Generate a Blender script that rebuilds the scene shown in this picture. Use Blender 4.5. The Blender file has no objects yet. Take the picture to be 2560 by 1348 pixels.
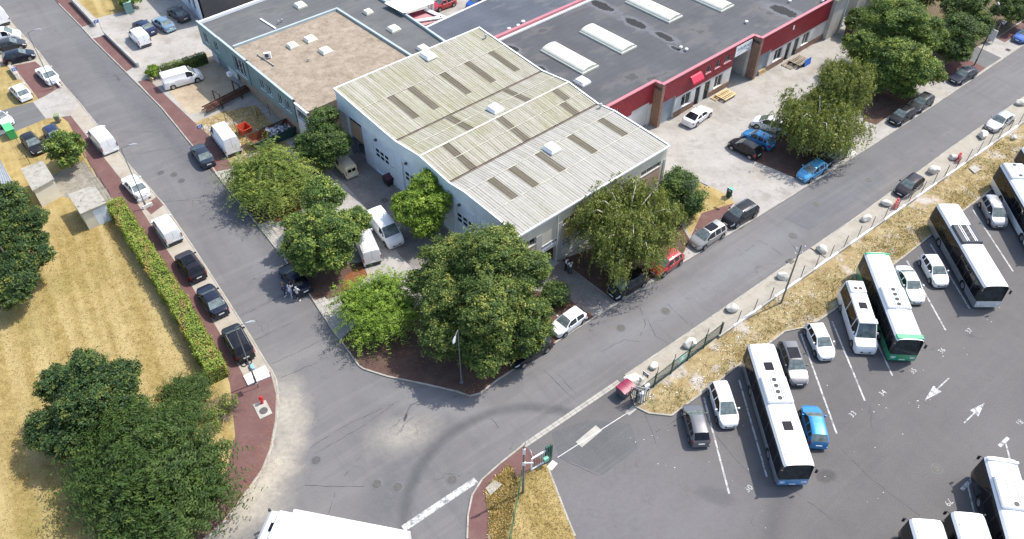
import bpy, bmesh, math, random
import numpy as np
from mathutils import Vector, Matrix

# ---------------------------------------------------------------- camera, sky, sun, exposure
S = bpy.context.scene
COL = S.collection
CAM_H = 56.0
FPX = 1975.0            # focal length in pixels of the 2560 px wide photograph
PITCH = math.radians(45.0)
cd = bpy.data.cameras.new("camera")
cd.sensor_width = 36.0
cd.lens = 36.0 * FPX / 2560.0
cd.clip_start = 0.5
cd.clip_end = 3000.0
cam = bpy.data.objects.new("camera", cd)
cam.location = (0, 0, CAM_H)
cam.rotation_euler = (math.pi / 2 - PITCH, 0, 0)
COL.objects.link(cam)
S.camera = cam

SUN_DIR = Vector((0.60, 0.33, 1.0)).normalized()     # towards the sun
SUN_EL = math.asin(SUN_DIR.z)
wd = bpy.data.worlds.new("World")
S.world = wd
wd.use_nodes = True
wn = wd.node_tree
bg = wn.nodes["Background"]
sky = wn.nodes.new("ShaderNodeTexSky")
sky.sky_type = 'NISHITA'
sky.sun_disc = False
sky.sun_elevation = SUN_EL
sky.sun_rotation = math.atan2(SUN_DIR.x, SUN_DIR.y)
sky.air_density = 1.0
sky.dust_density = 2.0
wn.links.new(sky.outputs[0], bg.inputs[0])
bg.inputs[1].default_value = 0.15
sl = bpy.data.lights.new("sun", 'SUN')
sl.energy = 2.9
sl.angle = math.radians(0.53)
sl.color = (1.0, 0.955, 0.88)
sun = bpy.data.objects.new("sun", sl)
sun.rotation_euler = SUN_DIR.to_track_quat('Z', 'Y').to_euler()
sun.location = (60, 40, 120)
COL.objects.link(sun)
S.view_settings.view_transform = 'Standard'
S.view_settings.look = 'None'
S.view_settings.exposure = 0.92
S.view_settings.gamma = 1.0
S.view_settings.use_curve_mapping = False
try:
    S.cycles.use_denoising = True
    S.cycles.max_bounces = 6
    S.cycles.diffuse_bounces = 3
    S.cycles.transparent_max_bounces = 6
    S.cycles.use_adaptive_sampling = True
except Exception:
    pass

# ---------------------------------------------------------------- helpers
RNG = random.Random(7)
PI = math.pi
_c, _s = math.cos(PITCH), math.sin(PITCH)

def P(px, py, z=0.0):
    """Point at height z that stands where the survey point (px, py) of the photograph lies."""
    x = (px - 1280.0) / FPX
    y = -(py - 674.0) / FPX
    d = (x, _c + y * _s, -_s + y * _c)
    t = (CAM_H - z) / -d[2]
    return Vector((t * d[0], t * d[1], z))

def scale_at(p):
    """pixels (2560 wide) per metre at a point"""
    d = Vector((p[0], p[1], p[2] - CAM_H))
    return FPX / (d.y * _c - d.z * _s)

def dirv(deg):
    a = math.radians(deg)
    return Vector((math.sin(a), math.cos(a), 0))

def tag(o, label=None, cat=None, group=None, kind=None):
    if label: o["label"] = label
    if cat: o["category"] = cat
    if group: o["group"] = group
    if kind: o["kind"] = kind
    return o

def thing(name, label, cat, loc=(0, 0, 0), rz=0.0, group=None):
    o = bpy.data.objects.new(name, None)
    o.empty_display_size = 0.2
    COL.objects.link(o)
    o.location = loc
    o.rotation_euler = (0, 0, rz)
    return tag(o, label, cat, group)

def put(name, mesh, parent=None, mat=None, loc=None, rot=None, scale=None):
    o = bpy.data.objects.new(name, mesh)
    COL.objects.link(o)
    if parent is not None:
        o.parent = parent
    if mat is not None:
        if len(mesh.materials) == 0:
            mesh.materials.append(mat)
        elif mesh.materials[0] != mat:
            o.material_slots[0].link = 'OBJECT'
            o.material_slots[0].material = mat
    if loc is not None: o.location = loc
    if rot is not None: o.rotation_euler = rot
    if scale is not None: o.scale = scale
    return o

class MB:
    """collects shapes for one mesh"""
    def __init__(self):
        self.v = []; self.f = []
    def add(self, vs, fs, M=None):
        n = len(self.v)
        for p in vs:
            p = Vector(p)
            if M is not None: p = M @ p
            self.v.append(tuple(p))
        for f in fs:
            self.f.append(tuple(i + n for i in f))
        return self
    def box(self, x0, x1, y0, y1, z0, z1, M=None):
        vs = [(x0,y0,z0),(x1,y0,z0),(x1,y1,z0),(x0,y1,z0),(x0,y0,z1),(x1,y0,z1),(x1,y1,z1),(x0,y1,z1)]
        fs = [(0,3,2,1),(4,5,6,7),(0,1,5,4),(1,2,6,5),(2,3,7,6),(3,0,4,7)]
        return self.add(vs, fs, M)
    def cbox(self, c, s, M=None):
        return self.box(c[0]-s[0]/2, c[0]+s[0]/2, c[1]-s[1]/2, c[1]+s[1]/2, c[2]-s[2]/2, c[2]+s[2]/2, M)
    def bbox(self, x0, x1, y0, y1, z0, z1, b=0.02, M=None):
        """box with chamfered top and vertical edges"""
        q = [(x0+b,y0),(x1-b,y0),(x1,y0+b),(x1,y1-b),(x1-b,y1),(x0+b,y1),(x0,y1-b),(x0,y0+b)]
        cx, cy = (x0+x1)/2, (y0+y1)/2
        t = [(cx+(x-cx)*(1-2*b/max(x1-x0,.01)), cy+(y-cy)*(1-2*b/max(y1-y0,.01))) for x, y in q]
        vs = [(x,y,z0) for x,y in q]+[(x,y,z1-b) for x,y in q]+[(x,y,z1) for x,y in t]
        fs = [tuple(range(7,-1,-1)), tuple(range(16,24))]
        for k in (0,8):
            fs += [(k+i, k+(i+1)%8, k+8+(i+1)%8, k+8+i) for i in range(8)]
        return self.add(vs, fs, M)
    def prism(self, poly, z0, z1, M=None):
        n = len(poly)
        vs = [(p[0],p[1],z0) for p in poly]+[(p[0],p[1],z1) for p in poly]
        fs = [tuple(range(n-1,-1,-1)), tuple(range(n,2*n))]+[(i,(i+1)%n,n+(i+1)%n,n+i) for i in range(n)]
        return self.add(vs, fs, M)
    def tube(self, a, b, r0, r1=None, n=8, caps=True):
        a, b = Vector(a), Vector(b)
        if r1 is None: r1 = r0
        d = (b - a)
        if d.length < 1e-6: return self
        q = d.normalized().to_track_quat('Z', 'Y')
        vs = []
        for c, r in ((a, r0), (b, r1)):
            for i in range(n):
                t = 2*PI*i/n
                vs.append(c + q @ Vector((r*math.cos(t), r*math.sin(t), 0)))
        fs = [(i,(i+1)%n,n+(i+1)%n,n+i) for i in range(n)]
        if caps: fs += [tuple(range(n-1,-1,-1)), tuple(range(n,2*n))]
        return self.add(vs, fs)
    def lathe(self, prof, n=16, M=None):
        """profile [(r,z)] revolved about z"""
        vs = []; fs = []
        for r, z in prof:
            for i in range(n):
                t = 2*PI*i/n
                vs.append((r*math.cos(t), r*math.sin(t), z))
        for k in range(len(prof)-1):
            for i in range(n):
                fs.append((k*n+i, k*n+(i+1)%n, (k+1)*n+(i+1)%n, (k+1)*n+i))
        fs += [tuple(range(n-1,-1,-1)), tuple(range((len(prof)-1)*n, len(prof)*n))]
        return self.add(vs, fs, M)
    def mesh(self, name, smooth=None):
        m = bpy.data.meshes.new(name)
        m.from_pydata(self.v, [], self.f)
        if smooth is not None:
            m.shade_smooth()
            m.set_sharp_from_angle(angle=math.radians(smooth))
        m.update()
        return m
    def build(self, name, mat, parent=None, smooth=None, loc=None, rz=None):
        o = put(name, self.mesh(name, smooth), parent, mat, loc, (0,0,rz) if rz is not None else None)
        return o

def fast_mesh(name, verts, faces_flat, k, attr=None):
    """numpy mesh of n k-gons; attr = per-face-corner colour rows"""
    m = bpy.data.meshes.new(name)
    nv, nf = len(verts), len(faces_flat)//k
    m.vertices.add(nv); m.vertices.foreach_set("co", np.asarray(verts, np.float32).ravel())
    m.loops.add(nf*k); m.loops.foreach_set("vertex_index", np.asarray(faces_flat, np.int32))
    m.polygons.add(nf)
    m.polygons.foreach_set("loop_start", np.arange(0, nf*k, k, dtype=np.int32))
    m.polygons.foreach_set("loop_total", np.full(nf, k, np.int32))
    if attr is not None:
        a = m.attributes.new("tint", 'FLOAT', 'POINT')
        a.data.foreach_set("value", np.asarray(attr, np.float32))
    m.update(); m.validate()
    return m

# ---------------------------------------------------------------- materials
def nodes_of(name):
    m = bpy.data.materials.new(name)
    m.use_nodes = True
    nt = m.node_tree
    return m, nt, nt.nodes["Principled BSDF"]

class NT:
    """small wrapper to write node graphs as expressions"""
    def __init__(self, nt): self.nt = nt
    def new(self, t, **kw):
        n = self.nt.nodes.new(t)
        for k, v in kw.items(): setattr(n, k, v)
        return n
    def lk(self, a, b): self.nt.links.new(a, b)
    def setin(self, sock, v):
        if hasattr(v, "links") or hasattr(v, "is_linked"): self.lk(v, sock)
        else: sock.default_value = v
    def math(self, op, a, b=None, c=None, clamp=False):
        n = self.new("ShaderNodeMath", operation=op, use_clamp=clamp)
        self.setin(n.inputs[0], a)
        if b is not None: self.setin(n.inputs[1], b)
        if c is not None: self.setin(n.inputs[2], c)
        return n.outputs[0]
    def pos(self):
        return self.new("ShaderNodeNewGeometry").outputs["Position"]
    def obj(self):
        return self.new("ShaderNodeTexCoord").outputs["Object"]
    def noise(self, co, scale, detail=3, rough=0.55, dist=0.0):
        n = self.new("ShaderNodeTexNoise")
        n.inputs["Scale"].default_value = scale
        n.inputs["Detail"].default_value = detail
        n.inputs["Roughness"].default_value = rough
        n.inputs["Distortion"].default_value = dist
        self.lk(co, n.inputs["Vector"])
        return n.outputs["Fac"]
    def ramp(self, fac, stops, interp='LINEAR'):
        n = self.new("ShaderNodeValToRGB")
        n.color_ramp.interpolation = interp
        e = n.color_ramp.elements
        while len(e) < len(stops): e.new(0.5)
        for i, (p, c) in enumerate(stops):
            e[i].position = p
            if not isinstance(c, (tuple, list)): c = (c, c, c)
            e[i].color = (c[0], c[1], c[2], 1)
        self.lk(fac, n.inputs[0])
        return n.outputs[0]
    def map(self, v, a, b, c=0.0, d=1.0):
        n = self.new("ShaderNodeMapRange", clamp=True)
        self.setin(n.inputs[0], v)
        for i, q in enumerate((a, b, c, d)): n.inputs[1+i].default_value = q
        return n.outputs[0]
    def mix(self, fac, a, b, blend='MIX'):
        n = self.new("ShaderNodeMix", data_type='RGBA', blend_type=blend)
        n.clamp_factor = True
        self.setin(n.inputs[0], fac)
        for s, v in ((n.inputs[6], a), (n.inputs[7], b)):
            if isinstance(v, (tuple, list)): s.default_value = (v[0], v[1], v[2], 1)
            else: self.lk(v, s)
        return n.outputs[2]
    def sep(self, co):
        n = self.new("ShaderNodeSeparateXYZ"); self.lk(co, n.inputs[0])
        return n.outputs
    def mapping(self, co, loc=(0,0,0), rot=(0,0,0), scale=(1,1,1)):
        if any(rot) and tuple(scale) != (1, 1, 1):      # turn first, then stretch
            return self.mapping(self.mapping(co, (0, 0, 0), rot), loc, (0, 0, 0), scale)
        n = self.new("ShaderNodeMapping")
        n.inputs[1].default_value = loc; n.inputs[2].default_value = rot; n.inputs[3].default_value = scale
        self.lk(co, n.inputs[0])
        return n.outputs[0]
    def bump(self, h, strength=0.3, dist=0.02):
        n = self.new("ShaderNodeBump")
        n.inputs["Strength"].default_value = strength
        n.inputs["Distance"].default_value = dist
        self.lk(h, n.inputs["Height"])
        return n.outputs[0]
    def voro(self, co, scale, feature='DISTANCE_TO_EDGE', out="Distance", rand=1.0):
        n = self.new("ShaderNodeTexVoronoi", feature=feature)
        n.inputs["Scale"].default_value = scale
        n.inputs["Randomness"].default_value = rand
        self.lk(co, n.inputs["Vector"])
        return n.outputs[out]

MATS = {}
def mat(name, col, rough=0.6, var=0.12, scale=1.5, bump=0.0, bscale=30.0, metal=0.0, coat=0.0, spec=0.5, world=False, fine=0.0):
    """plain surface with tone variation, fine grain and optional relief"""
    if name in MATS: return MATS[name]
    m, nt, b = nodes_of(name)
    N = NT(nt)
    co = N.pos() if world else N.obj()
    n1 = N.noise(co, scale, 4)
    lo = tuple(max(0, c*(1-var)) for c in col); hi = tuple(min(1, c*(1+var)) for c in col)
    c = N.ramp(n1, [(0.3, lo), (0.7, hi)])
    if fine > 0:
        n2 = N.noise(co, bscale, 2, 0.7)
        c = N.mix(N.map(n2, 0.3, 0.7, 0, fine), c, tuple(q*0.45 for q in col))
    N.lk(c, b.inputs["Base Color"])
    b.inputs["Roughness"].default_value = rough
    b.inputs["Metallic"].default_value = metal
    b.inputs["Specular IOR Level"].default_value = spec
    b.inputs["Coat Weight"].default_value = coat
    b.inputs["Coat Roughness"].default_value = 0.06
    if bump > 0:
        N.lk(N.bump(N.noise(co, bscale, 3, 0.6), bump), b.inputs["Normal"])
    MATS[name] = m
    return m

def paint(name, col, metal=0.0, rough=0.32):
    """car paint: clear coat over a base with a little dust"""
    if name in MATS: return MATS[name]
    m, nt, b = nodes_of(name)
    N = NT(nt)
    co = N.obj()
    dust = 0.16 if max(col) > 0.2 else 0.03
    d = N.map(N.noise(co, 2.2, 4, 0.6), 0.45, 0.8, 0.0, dust)
    c = N.mix(d, col, (0.36, 0.34, 0.30))
    N.lk(c, b.inputs["Base Color"])
    b.inputs["Metallic"].default_value = metal
    N.lk(N.map(d, 0, 0.16, rough, rough + 0.25), b.inputs["Roughness"])
    b.inputs["Coat Weight"].default_value = 0.8 if max(col) > 0.2 else 0.35
    b.inputs["Specular IOR Level"].default_value = 0.5 if max(col) > 0.2 else 0.25
    b.inputs["Coat Roughness"].default_value = 0.08
    MATS[name] = m
    return m

def glass_mat(name, col=(0.016, 0.02, 0.024), rough=0.07, tint=0.0, spec=0.3):
    if name in MATS: return MATS[name]
    m, nt, b = nodes_of(name)
    N = NT(nt)
    n = N.noise(N.obj(), 2.5, 3)
    N.lk(N.ramp(n, [(0.35, col), (0.75, tuple(c*2.2+tint for c in col))]), b.inputs["Base Color"])
    b.inputs["Roughness"].default_value = rough
    b.inputs["IOR"].default_value = 1.5
    b.inputs["Specular IOR Level"].default_value = spec
    MATS[name] = m
    return m
# ================================================================ GROUND MATERIALS
def blob(N, co, c, rx, ry, ang, noise, soft=0.5):
    n = N.new("ShaderNodeMapping", vector_type='TEXTURE')
    n.inputs[1].default_value = (c[0], c[1], 0)
    n.inputs[2].default_value = (0, 0, ang)
    n.inputs[3].default_value = (rx, ry, 1000)
    N.lk(co, n.inputs[0])
    l = N.new("ShaderNodeVectorMath", operation='LENGTH'); N.lk(n.outputs[0], l.inputs[0])
    d = N.math('ADD', l.outputs["Value"], N.math('MULTIPLY', N.math('SUBTRACT', noise, 0.5), 1.3))
    return N.map(d, 1.0 - soft, 1.0 + soft*0.4, 1.0, 0.0)

def circle3(a, b, c):
    ax, ay, bx, by, cx, cy = a[0], a[1], b[0], b[1], c[0], c[1]
    d = 2*(ax*(by-cy)+bx*(cy-ay)+cx*(ay-by))
    ux = ((ax*ax+ay*ay)*(by-cy)+(bx*bx+by*by)*(cy-ay)+(cx*cx+cy*cy)*(ay-by))/d
    uy = ((ax*ax+ay*ay)*(cx-bx)+(bx*bx+by*by)*(ax-cx)+(cx*cx+cy*cy)*(bx-ax))/d
    return Vector((ux, uy, 0)), math.hypot(ax-ux, ay-uy)

def asphalt(name, base, stains=(), ring=None, cracks=0.5, warm=0.0, lanes=1.0):
    m, nt, b = nodes_of(name)
    N = NT(nt)
    co = N.pos()
    big = N.noise(co, 0.09, 4, 0.6)
    mid = N.noise(co, 0.7, 5, 0.65)
    fine = N.noise(co, 14.0, 3, 0.8)
    lo = tuple(q*0.78 for q in base); hi = tuple(q*1.18 for q in base)
    c = N.ramp(big, [(0.3, lo), (0.7, hi)])
    c = N.mix(N.map(mid, 0.35, 0.75, 0, 0.45), c, (base[0]*1.3+warm, base[1]*1.27+warm*.7, base[2]*1.2))
    c = N.mix(N.map(fine, 0.28, 0.72, 0.0, 1.0), N.mix(0.34, c, (0.02, 0.02, 0.022)), N.mix(0.12, c, (0.5, 0.48, 0.46)))
    # long streaks from traffic
    st = N.noise(N.mapping(co, rot=(0, 0, math.radians(52)), scale=(1.5, 0.06, 1)), 1.0, 3, 0.6)
    c = N.mix(N.map(st, 0.5, 0.75, 0, 0.2*lanes), c, (0.26, 0.25, 0.24))
    st2 = N.noise(N.mapping(co, rot=(0, 0, math.radians(-36)), scale=(0.9, 0.05, 1)), 1.0, 4, 0.65)
    c = N.mix(N.map(st2, 0.52, 0.72, 0, 0.2*lanes), c, tuple(q*.5 for q in base))
    nz = N.noise(co, 0.55, 5, 0.65)
    nz2 = N.noise(co, 2.6, 5, 0.7)
    for (cc, rx, ry, ang, colr, amt, soft) in stains:
        k = blob(N, co, cc, rx, ry, ang, nz if min(rx, ry) > 1.3 else nz2, soft)
        k = N.math('MULTIPLY', k, N.math('MULTIPLY', N.map(fine, 0.2, 0.7, 0.65*amt, amt), N.map(nz2, .3, .62, .45, 1)))
        c = N.mix(k, c, colr)
    if ring:
        cc, R, w, amt = ring
        n = N.new("ShaderNodeVectorMath", operation='SUBTRACT'); N.lk(co, n.inputs[0]); n.inputs[1].default_value = (cc[0], cc[1], 0)
        l = N.new("ShaderNodeVectorMath", operation='LENGTH'); N.lk(n.outputs[0], l.inputs[0])
        d = N.math('ABSOLUTE', N.math('SUBTRACT', l.outputs["Value"], R))
        k = N.math('MULTIPLY', N.map(d, 0.15, w, amt, 0), N.map(mid, 0.3, 0.6, 0.5, 1))
        c = N.mix(k, c, (0.035, 0.037, 0.045))
    # cracks: edges of warped cells, broken up
    if cracks > 0:
        wv = N.new("ShaderNodeTexNoise"); wv.inputs["Scale"].default_value = 0.6; wv.inputs["Detail"].default_value = 4
        N.lk(co, wv.inputs["Vector"])
        ad = N.new("ShaderNodeVectorMath", operation='MULTIPLY_ADD')
        N.lk(wv.outputs["Color"], ad.inputs[0]); ad.inputs[1].default_value = (2.4, 2.4, 0); N.lk(co, ad.inputs[2])
        v = N.voro(ad.outputs[0], 0.17)
        k = N.math('MULTIPLY', N.map(v, 0.001, 0.005, 1, 0), N.map(N.noise(co, 0.3, 3), 0.48, 0.62, 0, cracks*0.75))
        c = N.mix(k, c, (0.05, 0.05, 0.053))
    # oil spots
    v2 = N.voro(co, 0.42, feature='F1')
    k = N.math('MULTIPLY', N.map(N.math('ADD', v2, N.math('MULTIPLY', mid, 0.25)), 0.19, 0.25, 1, 0), N.map(N.noise(co, 0.3, 2), 0.5, 0.62, 0, 0.4))
    c = N.mix(N.math('MULTIPLY', k, N.map(nz2, .4, .6, 0, 1)), c, (0.05, 0.05, 0.053))
    N.lk(c, b.inputs["Base Color"])
    b.inputs["Roughness"].default_value = 0.86
    b.inputs["Specular IOR Level"].default_value = 0.35
    N.lk(N.bump(fine, 0.35, 0.02), b.inputs["Normal"])
    MATS[name] = m
    return m

def soil(name, stops, scale=0.6, fine=22.0, bump=0.6, patches=(), rough=0.95, streak=None, pscale=0.55):
    """ground of several tones: stops by mid noise, patches = (noise scale, lo, hi, colour, amount)"""
    m, nt, b = nodes_of(name)
    N = NT(nt)
    co = N.pos()
    n1 = N.noise(co, scale, 6, 0.68, 0.4)
    f = N.noise(co, fine, 3, 0.75)
    f2 = N.noise(co, fine*0.3, 4, 0.7)
    mixn = N.math('ADD', N.math('MULTIPLY', n1, 0.55), N.math('ADD', N.math('MULTIPLY', f, 0.2), N.math('MULTIPLY', f2, 0.25)))
    c = N.ramp(mixn, stops)
    if streak:
        ang, sc, colr, amt = streak
        s = N.noise(N.mapping(co, rot=(0, 0, ang), scale=(sc, 0.03, 1)), 1.0, 3, 0.5)
        c = N.mix(N.map(s, 0.42, 0.62, 0, amt), c, colr)
    for i, (sc, lo, hi, colr, amt) in enumerate(patches):
        n = N.noise(N.mapping(co, loc=(i*13.7, i*7.1, 0)), sc, 5, 0.65)
        c = N.mix(N.math('MULTIPLY', N.map(n, lo, hi, 0, amt), N.map(f2, 0.25, 0.6, 0.6, 1)), c, colr)
    N.lk(c, b.inputs["Base Color"])
    b.inputs["Roughness"].default_value = rough
    b.inputs["Specular IOR Level"].default_value = 0.2
    N.lk(N.bump(N.math('ADD', f, f2), bump, 0.05), b.inputs["Normal"])
    MATS[name] = m
    return m

ring = circle3(P(1447, 1040), P(1180, 1052), P(1012, 1280))
DUST = (0.52, 0.46, 0.35)
DARK = (0.07, 0.072, 0.085)
M_ROAD = asphalt("street_asphalt", (0.1294, 0.1259, 0.1277), stains=[
    (P(722, 1040), 1.5, 3.4, math.radians(6), DUST, 0.72, 1.0),
    (P(690, 1160), 1.5, 3.6, math.radians(-22), DUST, 0.70, 1.0),
    (P(640, 1235), 2.2, 3.2, math.radians(-45), DUST, 0.6, 1.0),
    (P(590, 1310), 2.0, 3.0, math.radians(-45), (0.42, 0.38, 0.30), 0.6, 0.9),
    (P(700, 1010), 1.4, 4.0, math.radians(10), (0.40, 0.37, 0.30), 0.6, 0.9),
    (P(1010, 1085), 2.8, 1.8, math.radians(20), (0.42, 0.38, 0.31), 0.65, 0.9),
    (P(390, 300), 1.8, 30, math.radians(40), DARK, 0.62, 0.9),
    (P(640, 640), 1.6, 9, math.radians(36), (0.24, 0.24, 0.25), 0.3, 0.9),
    (P(1750, 720), 22, 1.5, math.radians(38), (0.215, 0.22, 0.235), 0.5, 0.9),
    (P(2280, 330), 22, 2.2, math.radians(38), (0.10, 0.105, 0.115), 0.6, 0.8),
    (P(960, 1260), 2.2, 5.0, math.radians(-30), DARK, 0.55, 0.8),
    (P(760, 880), 6, 1.3, math.radians(25), (0.26, 0.25, 0.23), 0.35, 0.9),
    (P(1090, 1010), 5.5, 1.2, math.radians(-12), (0.27, 0.27, 0.265), 0.5, 0.9),
], ring=(ring[0], ring[1], 0.7, 0.5), cracks=0.85)
M_LOT = asphalt("car_park_asphalt", (0.097, 0.0919, 0.0918), stains=[
    (P(1540, 1250), 9, 7, 0.4, (0.175, 0.17, 0.175), 0.6, 0.9),
    (P(1800, 1290), 9, 2.2, math.radians(20), (0.16, 0.155, 0.16), 0.45, 0.9),
    (P(1940, 1280), 0.9, 6, math.radians(-24), (0.045, 0.045, 0.05), 0.5, 0.8),
    (P(2065, 1190), 0.9, 0.6, 0.3, (0.045, 0.045, 0.045), 0.8, 0.25),
    (P(1790, 1240), 1.6, 0.8, -0.3, (0.06, 0.06, 0.065), 0.55, 0.35),
], cracks=0.5, warm=0.006, lanes=0.25)
M_PATCH = asphalt("repair_asphalt", (0.0836, 0.0883, 0.0931), cracks=0.1)
M_NEWER = asphalt("newer_asphalt", (0.1062, 0.1089, 0.1188), cracks=0.2)
M_OLDPATCH = asphalt("driveway_asphalt", (0.116, 0.12, 0.1216), cracks=0.3)
M_RED = soil("red_bitumen", [(0.28, (0.1114, 0.056, 0.0509)), (0.5, (0.1451, 0.0795, 0.0726)), (0.72, (0.1846, 0.1146, 0.1031))], 0.5, 18, 0.25,
             patches=[(0.35, 0.55, 0.75, (0.21, 0.1591, 0.1209), 0.55), (0.9, 0.6, 0.8, (0.0764, 0.0445, 0.0382), 0.5)])
M_REDSOIL = soil("dark_red_soil", [(0.28, (0.0667, 0.0419, 0.0338)), (0.5, (0.1023, 0.0629, 0.0496)), (0.75, (0.1512, 0.1101, 0.0794))], 0.8, 16, 0.5,
                 patches=[(0.5, 0.58, 0.75, (0.2134, 0.1153, 0.0595), 0.6), (0.8, 0.6, 0.8, (0.1512, 0.1363, 0.0695), 0.5)])
M_CONC = soil("yard_concrete", [(0.25, (0.235, 0.215, 0.19)), (0.42, (0.315, 0.298, 0.27)), (0.58, (0.37, 0.352, 0.325)), (0.75, (0.425, 0.41, 0.385))], 0.4, 9, 0.25,
              patches=[(0.22, 0.5, 0.66, (0.215, 0.195, 0.165), 0.7), (0.7, 0.56, 0.7, (0.19, 0.175, 0.155), 0.55), (0.16, 0.56, 0.7, (0.33, 0.275, 0.195), 0.55), (2.4, 0.6, 0.7, (0.17, 0.16, 0.145), 0.5)])
M_BAY = soil("bay_sand", [(0.25, (0.2442, 0.2109, 0.1639)), (0.5, (0.3478, 0.3108, 0.2553)), (0.75, (0.4144, 0.3848, 0.3354))], 0.6, 20, 0.3,
             patches=[(0.5, 0.55, 0.7, (0.1998, 0.1554, 0.0915), 0.55), (1.6, 0.62, 0.75, (0.148, 0.1332, 0.0991), 0.5)])
M_SAND = soil("verge_sand", [(0.25, (0.2432, 0.2166, 0.1683)), (0.5, (0.342, 0.3116, 0.2583)), (0.75, (0.418, 0.3914, 0.3444))], 0.7, 16, 0.4,
              patches=[(0.45, 0.56, 0.68, (0.1444, 0.1368, 0.1018), 0.5)])
M_LAWN = soil("dry_lawn", [(0.28, (0.15, 0.105, 0.034)), (0.43, (0.245, 0.178, 0.062)), (0.56, (0.325, 0.245, 0.098)), (0.74, (0.42, 0.335, 0.17))], 0.9, 8, 0.8,
              patches=[(0.12, 0.5, 0.68, (0.20, 0.175, 0.052), 0.6), (0.5, 0.58, 0.72, (0.185, 0.125, 0.042), 0.5), (1.7, 0.62, 0.72, (0.135, 0.125, 0.035), 0.45)], streak=(math.radians(-31), 0.8, (0.43, 0.34, 0.165), 0.6))
M_WEED = soil("weedy_verge", [(0.30, (0.1567, 0.114, 0.0512)), (0.45, (0.2672, 0.1995, 0.0967)), (0.56, (0.3594, 0.285, 0.1536)), (0.73, (0.4607, 0.399, 0.307))], 1.0, 9, 1.0,
              patches=[(0.34, 0.53, 0.66, (0.4607, 0.4322, 0.4208), 0.9), (0.27, 0.57, 0.72, (0.1106, 0.1283, 0.0512), 0.5), (0.9, 0.62, 0.76, (0.0921, 0.0522, 0.0398), 0.4)])
M_SOIL = soil("tree_soil", [(0.28, (0.07, 0.055, 0.035)), (0.5, (0.13, 0.10, 0.06)), (0.75, (0.22, 0.17, 0.10))], 0.8, 12, 0.8)
M_MULCH = soil("bark_mulch", [(0.3, (0.1001, 0.0357, 0.0163)), (0.5, (0.1877, 0.075, 0.0326)), (0.72, (0.2815, 0.1428, 0.0734))], 2.2, 9, 1.0)
M_GRAVEL = soil("old_gravel", [(0.3, (0.136, 0.12, 0.096)), (0.5, (0.232, 0.212, 0.172)), (0.72, (0.368, 0.344, 0.296))], 1.2, 10, 0.7,
                patches=[(0.5, 0.55, 0.7, (0.16, 0.16, 0.072), 0.5)])

def cobble_mat():
    m, nt, b = nodes_of("worn_pavers")
    N = NT(nt); co = N.pos()
    big = N.noise(co, 0.3, 4, 0.6)
    v = N.voro(co, 5.5)
    vc = N.new("ShaderNodeTexVoronoi"); vc.inputs["Scale"].default_value = 5.5; N.lk(co, vc.inputs["Vector"])
    f = N.noise(co, 9, 4, 0.75)
    c = N.ramp(N.math('ADD', N.math('MULTIPLY', big, .6), N.math('MULTIPLY', f, .4)), [(0.3, (0.16, 0.14, 0.125)), (0.5, (0.235, 0.215, 0.195)), (0.72, (0.38, 0.36, 0.33))])
    c = N.mix(0.18, c, vc.outputs["Color"], 'MULTIPLY')
    c = N.mix(N.map(v, 0.01, 0.05, 0.75, 0), c, (0.05, 0.045, 0.04))
    N.lk(c, b.inputs["Base Color"]); b.inputs["Roughness"].default_value = 0.9
    N.lk(N.bump(N.map(v, 0, 0.08, 0, 1), 0.5, 0.02), b.inputs["Normal"])
    return m
M_COBBLE = cobble_mat()
M_KERB = mat("kerb_concrete", (0.368, 0.344, 0.296), 0.85, 0.22, 0.9, 0.4, 25, world=True, fine=0.35)
M_WHITELINE = soil("worn_white_paint", [(0.3, (0.62, 0.62, 0.60)), (0.6, (0.78, 0.78, 0.76))], 2.0, 14, 0.1,
                   patches=[(2.5, 0.60, 0.7, (0.16, 0.16, 0.165), 0.85), (9.0, 0.62, 0.7, (0.2, 0.2, 0.2), 0.7)])
M_FADED = soil("faded_white_paint", [(0.3, (0.40, 0.40, 0.395)), (0.6, (0.54, 0.54, 0.525))], 2.0, 14, 0.1,
               patches=[(2.2, 0.48, 0.60, (0.13, 0.13, 0.135), 0.85), (8.0, 0.52, 0.62, (0.14, 0.14, 0.14), 0.8)])
M_IRON = mat("cast_iron", (0.10, 0.095, 0.09), 0.7, 0.2, 4, 0.5, 30, metal=0.3)
M_SLAB = mat("pale_concrete", (0.3775, 0.3569, 0.3157), 0.85, 0.16, 1.2, 0.3, 20, world=True, fine=0.25)
M_WHITECONC = mat("white_concrete", (0.74, 0.72, 0.68), 0.8, 0.08, 1.5, 0.2, 20, world=True, fine=0.12)

# ================================================================ GROUND SHEETS
_nsheet = 0
def sheet(name, px, z, m, parent=None):
    global _nsheet
    _nsheet += 1; z += 0 if name == 'repair_patch' else _nsheet*0.0001
    pts = [P(x, y, z) for x, y in px]
    mb = MB(); mb.add(pts, [tuple(range(len(pts)))])
    me = mb.mesh(name)
    if me.polygons[0].normal.z < 0: me.flip_normals()
    o = put(name, me, parent, m)
    if parent is None: tag(o, kind="structure")
    return o

def block(name, px, z, m):
    pts = [P(x, y, z) for x, y in px]
    a = sum(pts[i].x*pts[(i+1) % len(pts)].y - pts[(i+1) % len(pts)].x*pts[i].y for i in range(len(pts)))
    if a < 0: pts.reverse()
    mb = MB(); mb.prism([(p.x, p.y) for p in pts], -0.10, z)
    return tag(put(name, mb.mesh(name), None, m), kind="structure")

mb = MB(); mb.add([(-900, -300, -0.12), (900, -300, -0.12), (900, 1500, -0.12), (-900, 1500, -0.12)], [(0, 1, 2, 3)])
tag(mb.build("ground", M_SOIL), kind="structure")

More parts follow.
